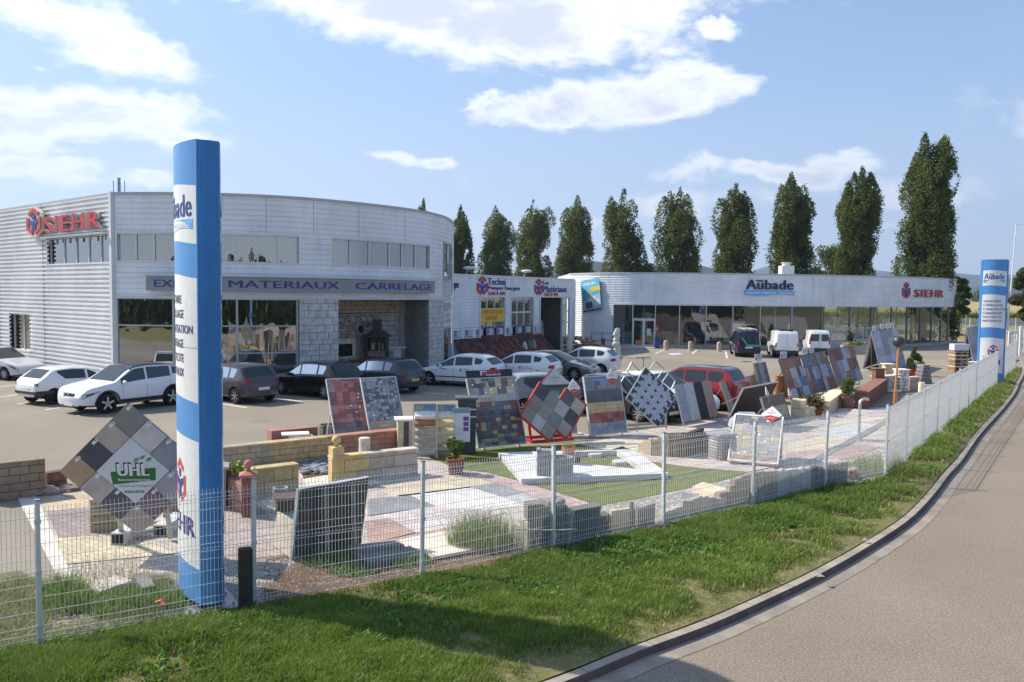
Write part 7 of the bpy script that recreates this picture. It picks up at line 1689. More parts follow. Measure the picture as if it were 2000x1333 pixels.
# pinkish hollow blocks on the lot
bwall('hollow_block', 'reddish hollow building blocks in a row on the asphalt behind the long wall', (530, 862), (622, 853), .30, .42, [(1, '#8f5f50')], .75, .30, cat='blocks')
m = MB(); q = at(575, 858, .3); m.box((q.x-.05, q.y+.3, .40), (.75, .45, .045), (.70, .68, .64), .3, bev=.008); m.box((q.x+.05, q.y+.3, .345), (.5, .4, .05), (.5, .48, .45), .1); m.box((q.x+.35, q.y+.25, .345), (.2, .2, .06), (.40, .25, .2), .5); tag(m.build('slab_stack', STONE, origin=q), 'white slab resting on the reddish hollow blocks', 'slab')
m = MB(); q = at(637, 858)
for i in range(22): a_ = 2*math.pi*i/22; m.box((q.x+.28*math.cos(a_), q.y+.28+.28*math.sin(a_), .2), (.075, .06, .4), vary(random.choice(['#a08a5a', '#5a5650', '#8a8578']), .1), a_+math.pi/2)
tag(m.build('stave_planter', STONE, origin=q), 'small round planter of striped staves left of the red leaning board', 'planter')
# tile sample racks
def rack(label, px, py, w, h, cols, extra=None):
    q = at(px, py); T = thing('sample_rack', label, 'display rack', tuple(q), .12, 'metal racks of step samples')
    for sx in (-w/2, w/2): m = MB(); m.box((sx, 0, h/2), (.035, .10, h), (.58, .60, .60)); m.box((sx, .15, .03), (.05, .6, .05), (.5, .5, .5)); m.bar((sx, 0, h*.9), (sx, .4, .05), .03, col=(.5, .5, .5)); m.build('upright', STEEL, T, world=False)
    n_ = len(cols)
    for i, c in enumerate(cols):
        z = h*.84-(h*.8)*i/n_; m = MB(); M_ = Matrix.Translation((0, -.06, z)) @ Matrix.Rotation(R_(38), 4, 'X'); m.box((0, 0, 0), (w-.07, .26, .035), lin(c), M=M_); m.box((0, -.125, -.05), (w-.07, .02, .09), tuple(x*.8 for x in lin(c)), M=M_); m.build('sample', STONE, T, world=False)
    m = MB(); m.box((0, -.02, h-.09), (w-.04, .02, .20), (.20, .26, .28)); m.box((w*.15, -.032, h-.07), (w*.4, .006, .09), (.10, .18, .42)); m.box((-w*.25, -.032, h-.10), (w*.3, .006, .12), (.30, .33, .30)); m.build('header', PLAST, T, world=False); return T
rack('left rack of curved step samples with a small picture header', 830, 895, .62, 1.45, ['#cfcfce', '#8d5b3e', '#a0977c', '#98938a', '#9a988f', '#a09c94'])
T = rack('right rack of rounded cream samples with a purple poster', 870, 893, .55, 1.42, ['#c9bfa5', '#c4b07c', '#b9ab82', '#a9a492', '#989482'])
m = MB(); m.box((.42, -.10, .88), (.46, .02, .92), (.60, .60, .66)); 
for i in range(3): m.box((.54, -.114, 1.05-.14*i), (.14, .006, .11), (.14, .06, .26))
m.box((.42, -.114, 1.27), (.44, .006, .14), (.15, .30, .36)); m.box((.36, -.114, .72), (.24, .006, .22), (.5, .5, .55)); m.box((.22, -.112, .5), (.1, .006, .12), (.15, .05, .3)); m.build('poster', PLAST, T, world=False)
# ================= lawn platform, concrete pieces =================
def pxp(pts, z=0): return [(at(x, y, z).x, at(x, y, z).y) for x, y in pts]
PF = thing('platform', 'raised white triangular slab frame with a green cut-out on the lawn', 'platform', tuple(at(1100, 915)))
z1 = .15; O4 = [(973, 884), (1019, 936), (1306, 925), (1236, 878)]; I3 = [(1120, 884), (1185, 884), (1262, 914), (1150, 897)]
P = pxp(O4, z1); Q = pxp([(1124, 883), (1204, 880.5), (1260, 918), (1122, 904)], z1); m = MB(); CW = (.50, .50, .49)
# ring made of butted quads between the outer outline and the triangular opening
out3 = [Vector(p) for p in P]; qi = [Vector(p) for p in Q]
def top_(vs): m.add([(v.x, v.y, z1) for v in vs], [tuple(range(len(vs)))], CW)
top_([out3[0], out3[1], qi[3], qi[0]]); top_([out3[1], out3[2], qi[2], qi[3]]); top_([out3[0], qi[0], qi[1], out3[3]]); top_([out3[3], qi[1], qi[2], out3[2]])
for lst in (out3, qi):
    for a, b in zip(lst, lst[1:]+lst[:1]): m.add([(a.x, a.y, .02), (b.x, b.y, .02), (b.x, b.y, z1), (a.x, a.y, z1)], [(0, 1, 2, 3)], (.42, .43, .46))
m.build('slab', STONE, PF)
a = Vector(P[0]); b = Vector(P[2]); 
m = MB()
for k in range(1, 9): u0 = out3[0].lerp(out3[1], k/9); u1 = qi[0].lerp(qi[2], k/9) if k > 4 else out3[0].lerp(qi[0], .5+k/9); 
for k in range(1, 6):
    p0 = out3[1].lerp(out3[2], k/6); p1 = p0+(out3[0]-out3[1])*.55*(1-k/6); m.bar((p0.x, p0.y, z1+.001), (p1.x, p1.y, z1+.001), .012, .004, (.35, .35, .35))
m.build('joint', STONE, PF)
for i, (px, py) in enumerate(((1162, 893), (1210, 908))):
    q = at(px, py); m = MB(); m.lathe([(0, 0), (.19, 0), (.20, .02), (.20, .09), (.18, .11), (0, .11)], 26, tuple(q), (.46, .455, .44)); tag(m.build('stepping_disc', STONE, origin=q, smooth='auto'), ['round white stepping disc on the green cut-out, farther from the camera', 'round white stepping disc on the green cut-out, nearer the fence'][i], 'disc', 'round discs on the lawn')
q = at(1062, 929, z1); m = MB()
for i in range(4): m.box((q.x-.12+i*.10, q.y+.1, z1+.30-.0*i), (.092, .30, .60 if i else .64), vary('#86868a', .08), bev=.008)
tag(m.build('palisade_stones', CONC, origin=q), 'tall narrow grey palisade stones standing on the white platform', 'palisade')
q = at(1098, 930, z1); m = MB()
for i in range(16):
    a_ = 2*math.pi*i/16; m.box((q.x+.24*math.cos(a_), q.y+.2+.24*math.sin(a_), z1+.21), (.10, .05, .42), vary('#8a8a8c', .08), a_+math.pi/2, bev=.005)
tag(m.build('ring_planter', CONC, origin=q), 'round planter ring of grey staves on the white platform', 'planter')
q = at(1110, 905, z1); m = MB(); m.lathe([(0, 0), (.15, 0), (.17, .40), (.175, .42), (.15, .42), (.14, .36), (0, .36)], 22, (q.x, q.y, z1), lin('#b07a62')); T = tag(m.build('flower_pot', TERRA, origin=q, smooth='auto'), 'salmon terracotta cylinder pot with dry grass on the platform', 'pot')
P_ = np.random.rand(260, 3)*np.array([.24, .24, 0])-np.array([.12, .12, 0])+np.array([q.x, q.y, z1+.36]); o = blades('dry_grass', P_, .12+.14*np.random.rand(260), np.full(260, .006), lcols(260, (.25, .24, .10), (.42, .38, .2)), 1.2, tuple(q), None); o.parent = T; o.location = (0, 0, 0)
# potted plants
def pot(label, px, py, r, h, col, plant_h, plant_r, seed, c1=(.05, .09, .025), c2=(.12, .18, .05), n=1600, kind='shrub', ls=.055, saucer=None, name='potted_plant', square=False):
    q = at(px, py); T = thing(name, label, 'potted plant', tuple(q)); rs = np.random.RandomState(seed); np.random.seed(seed)
    m = MB(); m.lathe([(0, 0), (r*.72, 0), (r*.95, h*.86), (r*1.04, h*.87), (r*1.06, h), (r*.9, h), (r*.86, h*.88), (0, h*.86)], 22, (0, 0, 0), lin(col), sx=1, sy=1); m.build('pot', TERRA, T, world=False, smooth='auto')
    P = []
    for i in range(16):
        a = rs.uniform(0, 6.28); u = rs.uniform(.1, 1)
        if kind == 'fir': rr = plant_r*(1-u)*rs.uniform(.6, 1); c = (rr*math.cos(a), rr*math.sin(a), h+plant_h*u); R = plant_r*(.18+.25*(1-u))
        else: rr = plant_r*.6*rs.uniform(.1, 1); c = (rr*math.cos(a), rr*math.sin(a), h+plant_h*(.25+.6*u*(1-.3*rr/plant_r))); R = plant_r*rs.uniform(.28, .42)
        g = rs.randn(n//16, 3); g /= np.linalg.norm(g, axis=1)[:, None]; P.append(np.array(c)+g*R*rs.uniform(.5, 1.05, (n//16, 1)))
    P = np.concatenate(P); P = P[P[:, 2] > h*.7]; leafmesh('foliage', P, ls*(.7+.7*rs.rand(len(P))), lcols(len(P), c1, c2, .5), parent=T)
    m = MB()
    for i in range(5): a = rs.uniform(0, 6.28); m.cyl((0, 0, h*.8), (plant_r*.5*math.cos(a), plant_r*.5*math.sin(a), h+plant_h*.6), .012, .005, 6, (.14, .10, .06))
    m.build('stem', WOOD, T, world=False); return T
pot('bushy dark green shrub in a round terracotta pot at the corner of the lawn', 890, 927, .23, .40, '#7d5646', .50, .30, 201, n=2600)
pot('leafy shrub in a terracotta pot between the sandstone block walls', 1654, 797, .27, .46, '#8a6450', .80, .45, 202, n=2400, ls=.08)
pot('low red leaved plant spilling over cream stone blocks', 1592, 812, .30, .25, '#9c4a34', .45, .48, 203, (.08, .05, .03), (.16, .12, .06), 2200, ls=.07)
pot('small conifer in a red pot near the curved grey block', 1786, 735, .42, .42, '#9c4230', 1.25, .50, 204, n=2600, kind='fir', ls=.09)
# curved low walls on the patio
def staves(name, label, pts, heights, t, cols, w=.12, mat=CONC, cat='palisade', group=None, zb=0, jit=.02, round_=False, T=None):
    P = [at(x, y) for x, y in pts]; m = MB(); L_ = [0]
    for a, b in zip(P, P[1:]): L_.append(L_[-1]+(b-a).length)
    u = w/2; 
    while u < L_[-1]:
        j = max(i for i in range(len(L_)-1) if L_[i] <= u); k = (u-L_[j])/(L_[j+1]-L_[j]); p = P[j].lerp(P[j+1], k); e = (P[j+1]-P[j]).normalized(); f_ = u/L_[-1]; hh = heights[min(len(heights)-1, int(f_*len(heights)))]+random.uniform(-jit, jit); c = cols[min(len(cols)-1, int(f_*len(cols)))]
        m.box((p.x-e.y*t/2, p.y+e.x*t/2, zb+hh/2), (w-.008, t, hh), vary(c, .08), math.atan2(e.y, e.x), bev=.008); u += w
    return tag(m.build(name, mat, origin=P[0]), label, cat, group)
staves('curved_wall', 'yellow stepped stone end of the curved rubble wall on the patio', [(1246, 880), (1270, 890), (1302, 893)], [.22, .34, .46, .55], .25, ['#a08c64'], .16, STONE, 'wall')
staves('curved_wall', 'dark palisade middle of the curved wall on the patio', [(1302, 893), (1325, 894), (1352, 890), (1374, 881)], [.60, .62, .66], .15, ['#6e5a44', '#4e4640', '#55504c'], .10)
def rubble(name, label, A, B, h, t, col, cap=None, size=.12, cat='wall', group=None, gapc=(.2, .19, .17)):
    a = at(*A); b = at(*B); e = b-a; Ln = e.length; e.normalize(); n = Vector((-e.y, e.x, 0)); rz = math.atan2(e.y, e.x); T = thing(name, label, cat, ((a.x+b.x)/2, (a.y+b.y)/2, 0), 0, group); m = MB(); c = a+e*Ln/2+n*t/2; m.box((c.x, c.y, h/2), (Ln-.04, t-.04, h-.02), gapc, rz)
    z = 0
    while z < h-.02:
        hh = min(h-z, size*random.uniform(.5, .9)); u = 0
        while u < Ln-.02:
            w = min(Ln-u, size*random.uniform(.9, 2.0))
            for d in (0, t): p = a+e*(u+w/2)+n*d; m.ball((p.x, p.y, z+hh/2), 1, 8, 5, vary(col, .18), (w*.54, .05, hh*.55), .06, M=Matrix.Translation((p.x, p.y, 0)) @ Matrix.Rotation(rz, 4, 'Z') @ Matrix.Translation((-p.x, -p.y, 0)))
            u += w
        for end in (a, b):
            p = end+n*t/2; m.ball((p.x, p.y, z+hh/2), 1, 8, 5, vary(col, .18), (.05, t*.5, hh*.55), .06, M=Matrix.Translation((p.x, p.y, 0)) @ Matrix.Rotation(rz, 4, 'Z') @ Matrix.Translation((-p.x, -p.y, 0)))
        z += hh
    m.build('stones', STONE, T)
    if cap: m = MB(); c = a+e*Ln/2+n*t/2; m.box((c.x, c.y, h+.03), (Ln+.08, t+.10, .06), lin(cap), rz, bev=.01); m.build('coping', STONE, T)
    return T
rubble('rubble_wall', 'pale rubble stone part of the curved wall left of the white framed board', (1374, 881), (1408, 893), .52, .25, '#8f8680', size=.10)
rubble('rubble_pillar', 'square rubble pillar with a grey slab top behind the white framed board', (1404, 902), (1438, 898), .66, .42, '#8f8a86', '#8a8c90', .11, 'pillar')
# white A-panel with paver samples near the fence
T, b = board('white framed sample board with cream and grey pavers and dark red sides near the fence', (1424, 898), (1517, 906), (1438, 812), [(.2, 6, 3, ['#5f6268', '#54575e', '#86827c'], .2), (.42, 5, 5, ['#9a8a6c', '#8e8984', '#7c7d82', '#857f7a'], .3), (.28, 5, 4, ['#777a82', '#8d8470', '#7f8086'], .3), (.1, 6, 2, ['#86685a', '#8d786c'], .2)], .12, '#dedede', tags_=True, legs=False, ft=.045)
m = MB(); A0 = b.fn(b.w+.05, 0, -.04); A1 = b.fn(b.w+.05, b.h, -.04); C0 = Vector((A0.x, A0.y, .1))+b.b*(.95); m.add([A0, C0, A1], [(0, 1, 2)], (.16, .02, .025)); L0 = b.fn(-.05, 0, -.04); L1 = b.fn(-.05, b.h, -.04); D0 = Vector((L0.x, L0.y, .1))+b.b*.95; m.add([D0, L0, L1], [(0, 1, 2)], (.16, .02, .025)); m.add([C0, D0, L1, A1], [(0, 1, 2, 3)], (.3, .3, .3)); m.build('side_panel', PAINT, T)
m = MB(); m.add([b.fn(0, b.h+.05, -.02), b.fn(b.w, b.h+.05, -.02), b.fn(b.w*.75, b.h+.24, -.4), b.fn(b.w*.28, b.h+.26, -.4)], [(0, 1, 2, 3)], (.62, .62, .62)); m.build('roof_wedge', PAINT, T)
for x in (.05, .95): m = MB(); p = b.fn(b.w*x, 0, 0); m.box((p.x, p.y+.1, .05), (.06, .5, .09), (.16, .02, .025), 0); m.build('foot', PAINT, T)
kite('large white and red diamond sign on top of the white framed board near the fence', (1507, 810), 19.5, 21, b)
b = Bd((1512, 880), (1560, 868), (1488, 790), .05)
T, b = board('brown over beige slab board behind the white framed one', (1504, 838), (1545, 826), (1486, 778), [(.35, 3, 2, ['#5c4b44'], .1), (.35, 3, 2, ['#8a7c62'], .1), (.3, 3, 2, ['#6a6c70'], 0)], .1, '#8a8c8e', tags_=False)
kite('small white and red diamond sign on the brown slab board', (1543, 772), 8, 14, b); kite('small white and red diamond sign above the dark brown leaning board', (1499, 770), 8, 15, b)
m = MB(); q = at(1455, 838); m.add([(q.x-.5, q.y, .05), (q.x+.6, q.y-.05, .05), (q.x+.45, q.y+.5, .5), (q.x-.1, q.y+.5, .5)], [(0, 1, 2, 3)], (.50, .52, .54)); m.add([(q.x-.5, q.y, .05), (q.x-.1, q.y+.5, .5), (q.x-.45, q.y+.9, .05)], [(0, 1, 2)], (.38, .39, .40)); m.add([(q.x+.6, q.y-.05, .05), (q.x+.45, q.y+.5, .5), (q.x+.6, q.y+.9, .05)], [(0, 1, 2)], (.3, .3, .32)); tag(m.build('sloped_panel', PAINT, origin=q), 'low pale grey wedge shaped panel in front of the dark brown leaning board', 'panel')
for i, px in enumerate((1520, 1533)):
    q = at(px, 778); m = MB(); m.lathe([(0, 0), (.13, 0), (.26, .35), (.28, .6), (.20, .9), (.22, .98), (.18, .98), (0, .95)], 20, tuple(q), lin('#b3734c'), sx=.8, sy=.8); tag(m.build('clay_jar', TERRA, origin=q, smooth='auto'), ['shorter orange clay jar left of the long stone row', 'taller orange clay jar right against the first stone board'][i], 'jar', 'orange clay jars')
# ---- stone garden pieces on the right ----
bwall('stone_blocks', 'pair of stacked cream rock faced blocks left of the red leaved plant', (1544, 816), (1572, 818), .66, .55, [(1, '#c0ab84')], .6, .33, None, cat='blocks', rough=.04)
bwall('stone_blocks', 'lower cream block step beside the red leaved plant', (1573, 818), (1600, 812), .36, .45, [(1, '#c2b08c')], .5, .36, None, cat='blocks', rough=.03)
bwall('stone_bench', 'long cream split stone block wall running away left of the potted shrub', (1619, 811), (1650, 786), .52, .50, [(1, '#bda888')], .7, .26, '#cbb793', cat='blocks', rough=.03)
bwall('brick_bench', 'long red brown block wall with rounded coping left of the orange lamp post', (1694, 800), (1733, 768), .70, .48, [(1, '#6b4132')], .36, .2, '#7d4f40', rough=.02)
pier('red brown square pillar with a cap at the far end of the red brown wall', 1714, 768, .42, 1.10, '#6f4536', 'flat', capc='#7d4f40')
rubble('rubble_wall', 'white rubble wall with cream coping behind the red brown wall', (1712, 768), (1753, 765), .72, .30, '#b3aca6', '#c9bfa8', .16)
rubble('rubble_pillar', 'white rubble pillar with a pale cap right of the orange lamp post', (1755, 766), (1775, 766), 1.0, .5, '#b8b2ac', '#cbc6bd', .2, 'pillar')
pier('cream square pillar with a moulded cap left of the lamp globe', 1733, 752, .44, 1.02, '#c4ab86', 'flat', capc='#cfb893')
bwall('block_wall', 'pinkish low wall between the rubble pillar and the grey curved blocks', (1776, 764), (1795, 763), .66, .3, [(1, '#a58676')], .4, .2, '#b59684')
q = at(1808, 750); m = MB(); 
for i in range(5): m.box((q.x, q.y+.3, .12+.19*i), (.34+.12*(4-i)*.6, .6, .18), vary('#6f6c74', .08), .1, bev=.02)
tag(m.build('step_stones', CONC, origin=q), 'stepped stack of purple grey blocks beside the conifer pot', 'blocks')
q = at(1799, 774); m = MB(); m.cyl((q.x, q.y, .16), (q.x, q.y, .62), .13, col=lin('#d3c3a0'), n=18); m.cyl((q.x, q.y, 0), (q.x, q.y, .16), .17, col=lin('#a8643c'), n=18); tag(m.build('bollard', STONE, origin=q), 'cream round bollard on an orange base close to the fence', 'bollard')
m = MB(); q = at(1740, 768); 
for i in range(5): m.ball((q.x-.3+.16*i, q.y, .09), .13, 8, 5, vary('#b8b8bc', .15), (1.2, .8, .6), .12)
tag(m.build('stone_heap', STONE, origin=q, smooth=True), 'little heap of white grey stones at the foot of the orange lamp post', 'stones', None, 'stuff')
# lamp
q = at(1748, 792); T = thing('garden_lamp', 'orange post lamp with a dark topped clear globe', 'lamp', tuple(q)); hz2 = CH+(582-678)*q.y/FPX
m = MB(); m.cyl((0, 0, 0), (0, 0, .55), .085, .075, 16, lin('#c07a3c')); m.cyl((0, 0, .55), (.06, 0, hz2), .05, .042, 14, lin('#c68a50')); m.build('post', PAINT, T, world=False, smooth='auto')
m = MB(); m.lathe([(.05, 0), (.10, .04), (.18, .10), (.20, .16)], 20, (.06, 0, hz2), (.30, .30, .32)); m.build('shade_glass', G_CAR, T, world=False, smooth=True); m = MB(); m.ball((.06, 0, hz2+.22), .245, 20, 12, (.05, .045, .05), (1, 1, .95)); m.build('globe_cap', PAINT, T, world=False, smooth=True)
# pallet stack
q = at(1870, 728); T = thing('pallet_stack', 'stack of wooden pallets with red slabs near the second A-shaped frame', 'pallet stack', tuple(q)); 
for i in range(6):
    z = i*.22; m = MB()
    for k in (-.5, 0, .5): m.box((k*.7, 0, z+.05), (.1, .8, .1), (.30, .22, .14))
    m.box((0, 0, z+.125), (.82, .85, .04), (.42, .33, .22)); m.build('pallet', WOOD, T, world=False); m = MB(); m.box((0, 0, z+.175), (.78, .8, .055), vary(['#8a4436', '#b7aea6', '#8a4436', '#a8a29c', '#c9a878', '#8a4436'][i], .05)); m.build('slab_layer', STONE, T, world=False)
m = MB(); m.box((.02, -.02, 1.52), (.85, .6, .38), (.60, .62, .72)); m.build('sheet_wrap', PLAST, T, world=False)
m = MB(); q = at(1899, 712); m.box((q.x, q.y, .14), (1.1, .5, .1), (.66, .65, .62), .1); m.box((q.x+.1, q.y-.1, .06), (.9, .6, .1), (.5, .4, .35), -.1); tag(m.build('slab_stack', STONE, origin=q), 'pale slabs lying at the foot of the far blue totem', 'slab')
# ---- palisades along the fence ----
PG = 'palisade samples along the fence'
staves('palisade_wall', 'long high palisade wall of three greys running to the fence corner', [(1450, 989), (1520, 976), (1580, 965), (1656, 944)], [.66, .64, .60, .60, .56, .52], .10, ['#8b8074', '#8f8578', '#a8a8a6', '#a6a6a5', '#6e6b68', '#74716e', '#706e6c'], .11, CONC)
staves('palisade_wall', 'stepped reddish grey palisade just left of the long high wall', [(1405, 996), (1430, 993), (1449, 989)], [.36, .48, .58], .14, ['#8d7a70'], .13)
qslab('slab_stack', 'cream slabs stacked in steps behind the low wavy palisade', [(1352, 972), (1395, 985), (1428, 978), (1372, 962)], .24, '#c4b192')
qslab('slab_stack', 'grey stepped slab left of the cream stacked ones', [(1332, 972), (1360, 976), (1372, 968), (1345, 965)], .12, '#9c9a98', z=.01)
staves('palisade_wall', 'low wavy topped whitish palisade beside the third last tall fence post', [(1296, 1023), (1340, 1015), (1400, 999), (1418, 995)], [.24, .28, .36, .38, .34, .30, .26], .12, ['#a39b92', '#aaa49c'], .10)
staves('palisade_wall', 'tall grey ribbed palisade block with a stepped right side behind the fourth fence post', [(1030, 1078), (1062, 1076), (1100, 1070)], [.80, .80, .82, .84], .30, ['#72706c', '#7a7874'], .09)
staves('palisade_wall', 'lower step at the right of the tall ribbed palisade', [(1100, 1064), (1122, 1060)], [.68, .58], .20, ['#6c6a66'], .09)
staves('palisade_wall', 'pale short stones at the left of the tall ribbed palisade', [(1006, 1070), (1030, 1079)], [.42, .52], .25, ['#a39d92'], .11)
b = Bd((1112, 1066), (1164, 1054), (1122, 998), .0); m = MB(); slab(m, b.fn, 0, b.w, 0, b.h, -.16, 0, lin('#6d6d6c')); slab(m, b.fn, -.002-.03, -.002, 0, b.h, -.17, .01, lin('#b5b5b0')); tag(m.build('leaning_block', CONC, origin=b.centre()), 'leaning grey concrete block with a pale left edge right of the fourth fence post', 'block')
staves('palisade_wall', 'low brown grey block after the leaning concrete block', [(1166, 1048), (1194, 1040)], [.36, .38], .18, ['#6a635c'], .13)
m = MB(); q = at(1210, 1040); m.box((q.x, q.y+.05, .2), (.42, .10, .44), lin('#b59c7c'), .5); m.box((q.x-.1, q.y+.2, .12), (.3, .3, .24), lin('#8a8078'), .2); tag(m.build('leaning_block', STONE, origin=q), 'tan slab tilted against a block near the fifth fence post', 'block')
m = MB(); q = at(1230, 1030); m.cyl((q.x, q.y, 0), (q.x+.02, q.y, .50), .06, .055, 12, lin('#8f8c88')); tag(m.build('round_stake', CONC, origin=q), 'thin upright grey concrete stake left of the fifth fence post', 'stake')
staves('palisade_wall', 'short grey stepped blocks between the concrete stake and the fifth fence post', [(1244, 1034), (1280, 1026)], [.34, .40, .44], .16, ['#85827e'], .12)
m = MB()
for i in range(9): t0 = -.6+i*.14; t1 = t0+.14; q0 = at(1060, 1066); m.bar((q0.x+.9*math.sin(t0), q0.y-.15-.35*math.cos(t0), .42), (q0.x+.9*math.sin(t1), q0.y-.15-.35*math.cos(t1), .42), .02, col=(.5, .46, .4))
tag(m.build('bent_hoop', WOOD, origin=at(1060, 1066)), 'thin pale bent hoop hanging by the tall ribbed palisade', 'hoop')
rubble('rubble_heap', 'pinkish boulder at the right end of the long palisade wall', (1662, 938), (1676, 934), .26, .2, '#a8806e', None, .26, 'stone')
# ---- planting ----
def tuft(name, label, px, py, r, h, n, c1, c2, w=.008, lean=1.0, seed=1, cat='weeds'):
    np.random.seed(seed); q = at(px, py); a = np.random.rand(n)*2*np.pi; rr = r*np.sqrt(np.random.rand(n)); P_ = np.stack([q.x+rr*np.cos(a), q.y+rr*np.sin(a)*.8, np.zeros(n)], 1); H_ = h*(.25+.75*np.random.rand(n)**1.5)*(1-.35*rr/r); o = blades(name, P_, H_, w*(.6+.8*np.random.rand(n)), lcols(n, c1, c2, .4), lean, tuple(q), None); return tag(o, label, cat)
tuft('weed_clump', 'tall feathery green weeds by the slabs behind the third fence post', 940, 1068, .60, 1.0, 1700, (.13, .19, .05), (.26, .32, .12), .008, .55, 5)
tuft('weed_clump', 'sparse seed heads leaning out of the tall feathery weeds', 975, 1070, .8, 1.15, 260, (.40, .36, .22), (.48, .44, .30), .008, 1.3, 6)
tuft('weed_clump', 'green weeds in front of the broken pale slab', 150, 1180, .55, .42, 1400, (.12, .20, .05), (.22, .30, .08), .014, 1.0, 7)
tuft('weed_clump', 'green weeds right of the broken pale slab', 250, 1188, .60, .40, 1300, (.12, .20, .05), (.24, .30, .09), .014, 1.0, 8)
tuft('weed_clump', 'dry tall stalks behind the broken pale slab', 215, 1140, .7, .75, 420, (.34, .26, .16), (.46, .38, .25), .006, .8, 9)
tuft('weed_clump', 'green weeds around the pointed slab near the totem', 318, 1180, .45, .38, 800, (.12, .20, .05), (.24, .30, .09), .013, 1.0, 10)
tuft('weed_clump', 'low weeds under the grey board seen from behind', 640, 1100, .42, .30, 700, (.10, .18, .04), (.20, .28, .08), .014, 1.2, 11)
tuft('weed_clump', 'low weeds between the board legs and the dark slabs', 690, 1118, .40, .26, 600, (.10, .18, .04), (.20, .28, .08), .014, 1.2, 12)
tuft('weed_clump', 'weeds under the long dark grey slab', 800, 1100, .40, .30, 600, (.10, .18, .04), (.20, .28, .08), .014, 1.2, 13)
tuft('weed_clump', 'tall pale weeds at the fence corner bent post', 1720, 925, .9, .75, 1300, (.14, .20, .06), (.30, .32, .14), .012, .9, 14)
tuft('weed_clump', 'weeds at the foot of the long palisade wall', 1600, 960, .8, .4, 1200, (.07, .14, .03), (.15, .22, .05), .014, .9, 15)
tuft('weed_clump', 'green creeper at the left foot of the kerb strip', 118, 1160, .3, .5, 600, (.12, .20, .05), (.22, .30, .08), .012, .8, 16)
# gravel bits
def pebs(name, pts, N_, r0, r1, col, seed, z=.0):
    P_ = [at(x, y) for x, y in pts]; x0 = min(p.x for p in P_); x1 = max(p.x for p in P_); y0 = min(p.y for p in P_); y1 = max(p.y for p in P_); random.seed(seed); m = MB(); k = 0
    def inside(x, y):
        c = False; j = len(P_)-1
        for i in range(len(P_)):
            a, b = P_[i], P_[j]
            if (a.y > y) != (b.y > y) and x < (b.x-a.x)*(y-a.y)/(b.y-a.y+1e-9)+a.x: c = not c
            j = i
        return c
    while k < N_:
        x = random.uniform(x0, x1); y = random.uniform(y0, y1); k += 1
        if inside(x, y): r = random.uniform(r0, r1); m.ball((x, y, z+r*.35), r, 5, 3, vary(col, .3), (1.2, .9, .6), .2)
    o = m.build(name, STONE, origin=P_[0]); o['kind'] = 'stuff'
pebs('gravel', [(425, 1112), (600, 1085), (540, 1132), (505, 1168), (430, 1195), (365, 1192), (335, 1140)], 4200, .012, .026, '#9a958d', 41)
pebs('gravel', [(1160, 990), (1300, 970), (1380, 945), (1435, 945), (1425, 985), (1290, 1020), (1110, 1062)], 4000, .012, .03, '#bdb8b0', 42)
pebs('soil_crumbs', [(520, 1185), (505, 1140), (610, 1085), (720, 1066), (945, 1075), (1070, 1070), (960, 1108), (830, 1138)], 5000, .01, .028, '#8a6a50', 43)
pebs('gravel', [(1640, 950), (1700, 888), (1760, 862), (1860, 800), (1735, 925)], 2500, .02, .04, '#c9c4bc', 44)
# rough ground left of the totem inside the fence
def scatter(name, pts, N_, hmin, hmax, c1, c2, w=.008, lean=1.2, thr=-.1, seed=3):
    P_ = [at(x, y) for x, y in pts]; x0 = min(p.x for p in P_); x1 = max(p.x for p in P_); y0 = min(p.y for p in P_); y1 = max(p.y for p in P_); rs = np.random.RandomState(seed); q = rs.rand(N_, 2)*np.array([x1-x0, y1-y0])+np.array([x0, y0]); ins = np.zeros(N_, bool); j = len(P_)-1
    for i in range(len(P_)):
        a, b = P_[i], P_[j]; c = ((a.y > q[:, 1]) != (b.y > q[:, 1])) & (q[:, 0] < (b.x-a.x)*(q[:, 1]-a.y)/(b.y-a.y+1e-9)+a.x); ins ^= c; j = i
    q = q[ins]; nz = np.array([mn.noise((x*1.3, y*1.3, seed)) for x, y in q]); q = q[nz > thr]; n_ = len(q); np.random.seed(seed)
    return blades(name, np.concatenate([q, np.zeros((n_, 1))], 1), hmin+(hmax-hmin)*np.random.rand(n_)**2, np.full(n_, w)*(.6+.8*np.random.rand(n_)), lcols(n_, c1, c2, .5), lean, tuple(P_[0]))
LFT = [(-60, 1160), (40, 1130), (125, 1160), (330, 1130), (372, 1200), (83, 1275), (-60, 1330)]
scatter('grass', LFT, 20000, .03, .20, (.15, .20, .06), (.27, .29, .11), .009, 1.2, -.15, 31)
pebs('gravel', LFT, 6000, .012, .03, '#8f867a', 45)
scatter('dry_grass', LFT, 15000, .03, .22, (.36, .29, .18), (.48, .40, .26), .006, 1.4, -.3, 32)
scatter('grass', [(520, 1185), (830, 1135), (1084, 1080), (1290, 1020), (1465, 988), (1610, 950), (1620, 960), (1465, 1000), (1290, 1036), (1084, 1092), (830, 1150)], 30000, .05, .22, (.10, .17, .035), (.22, .29, .08), .012, 1.0, -.3, 33)
scatter('grass', [(1612, 955), (1700, 905), (1740, 900), (1800, 850), (1900, 780), (1980, 718), (1995, 722), (1930, 790), (1860, 850), (1780, 930), (1740, 950), (1650, 965)], 36000, .10, .42, (.13, .18, .05), (.28, .30, .12), .016, .9, -.35, 34)
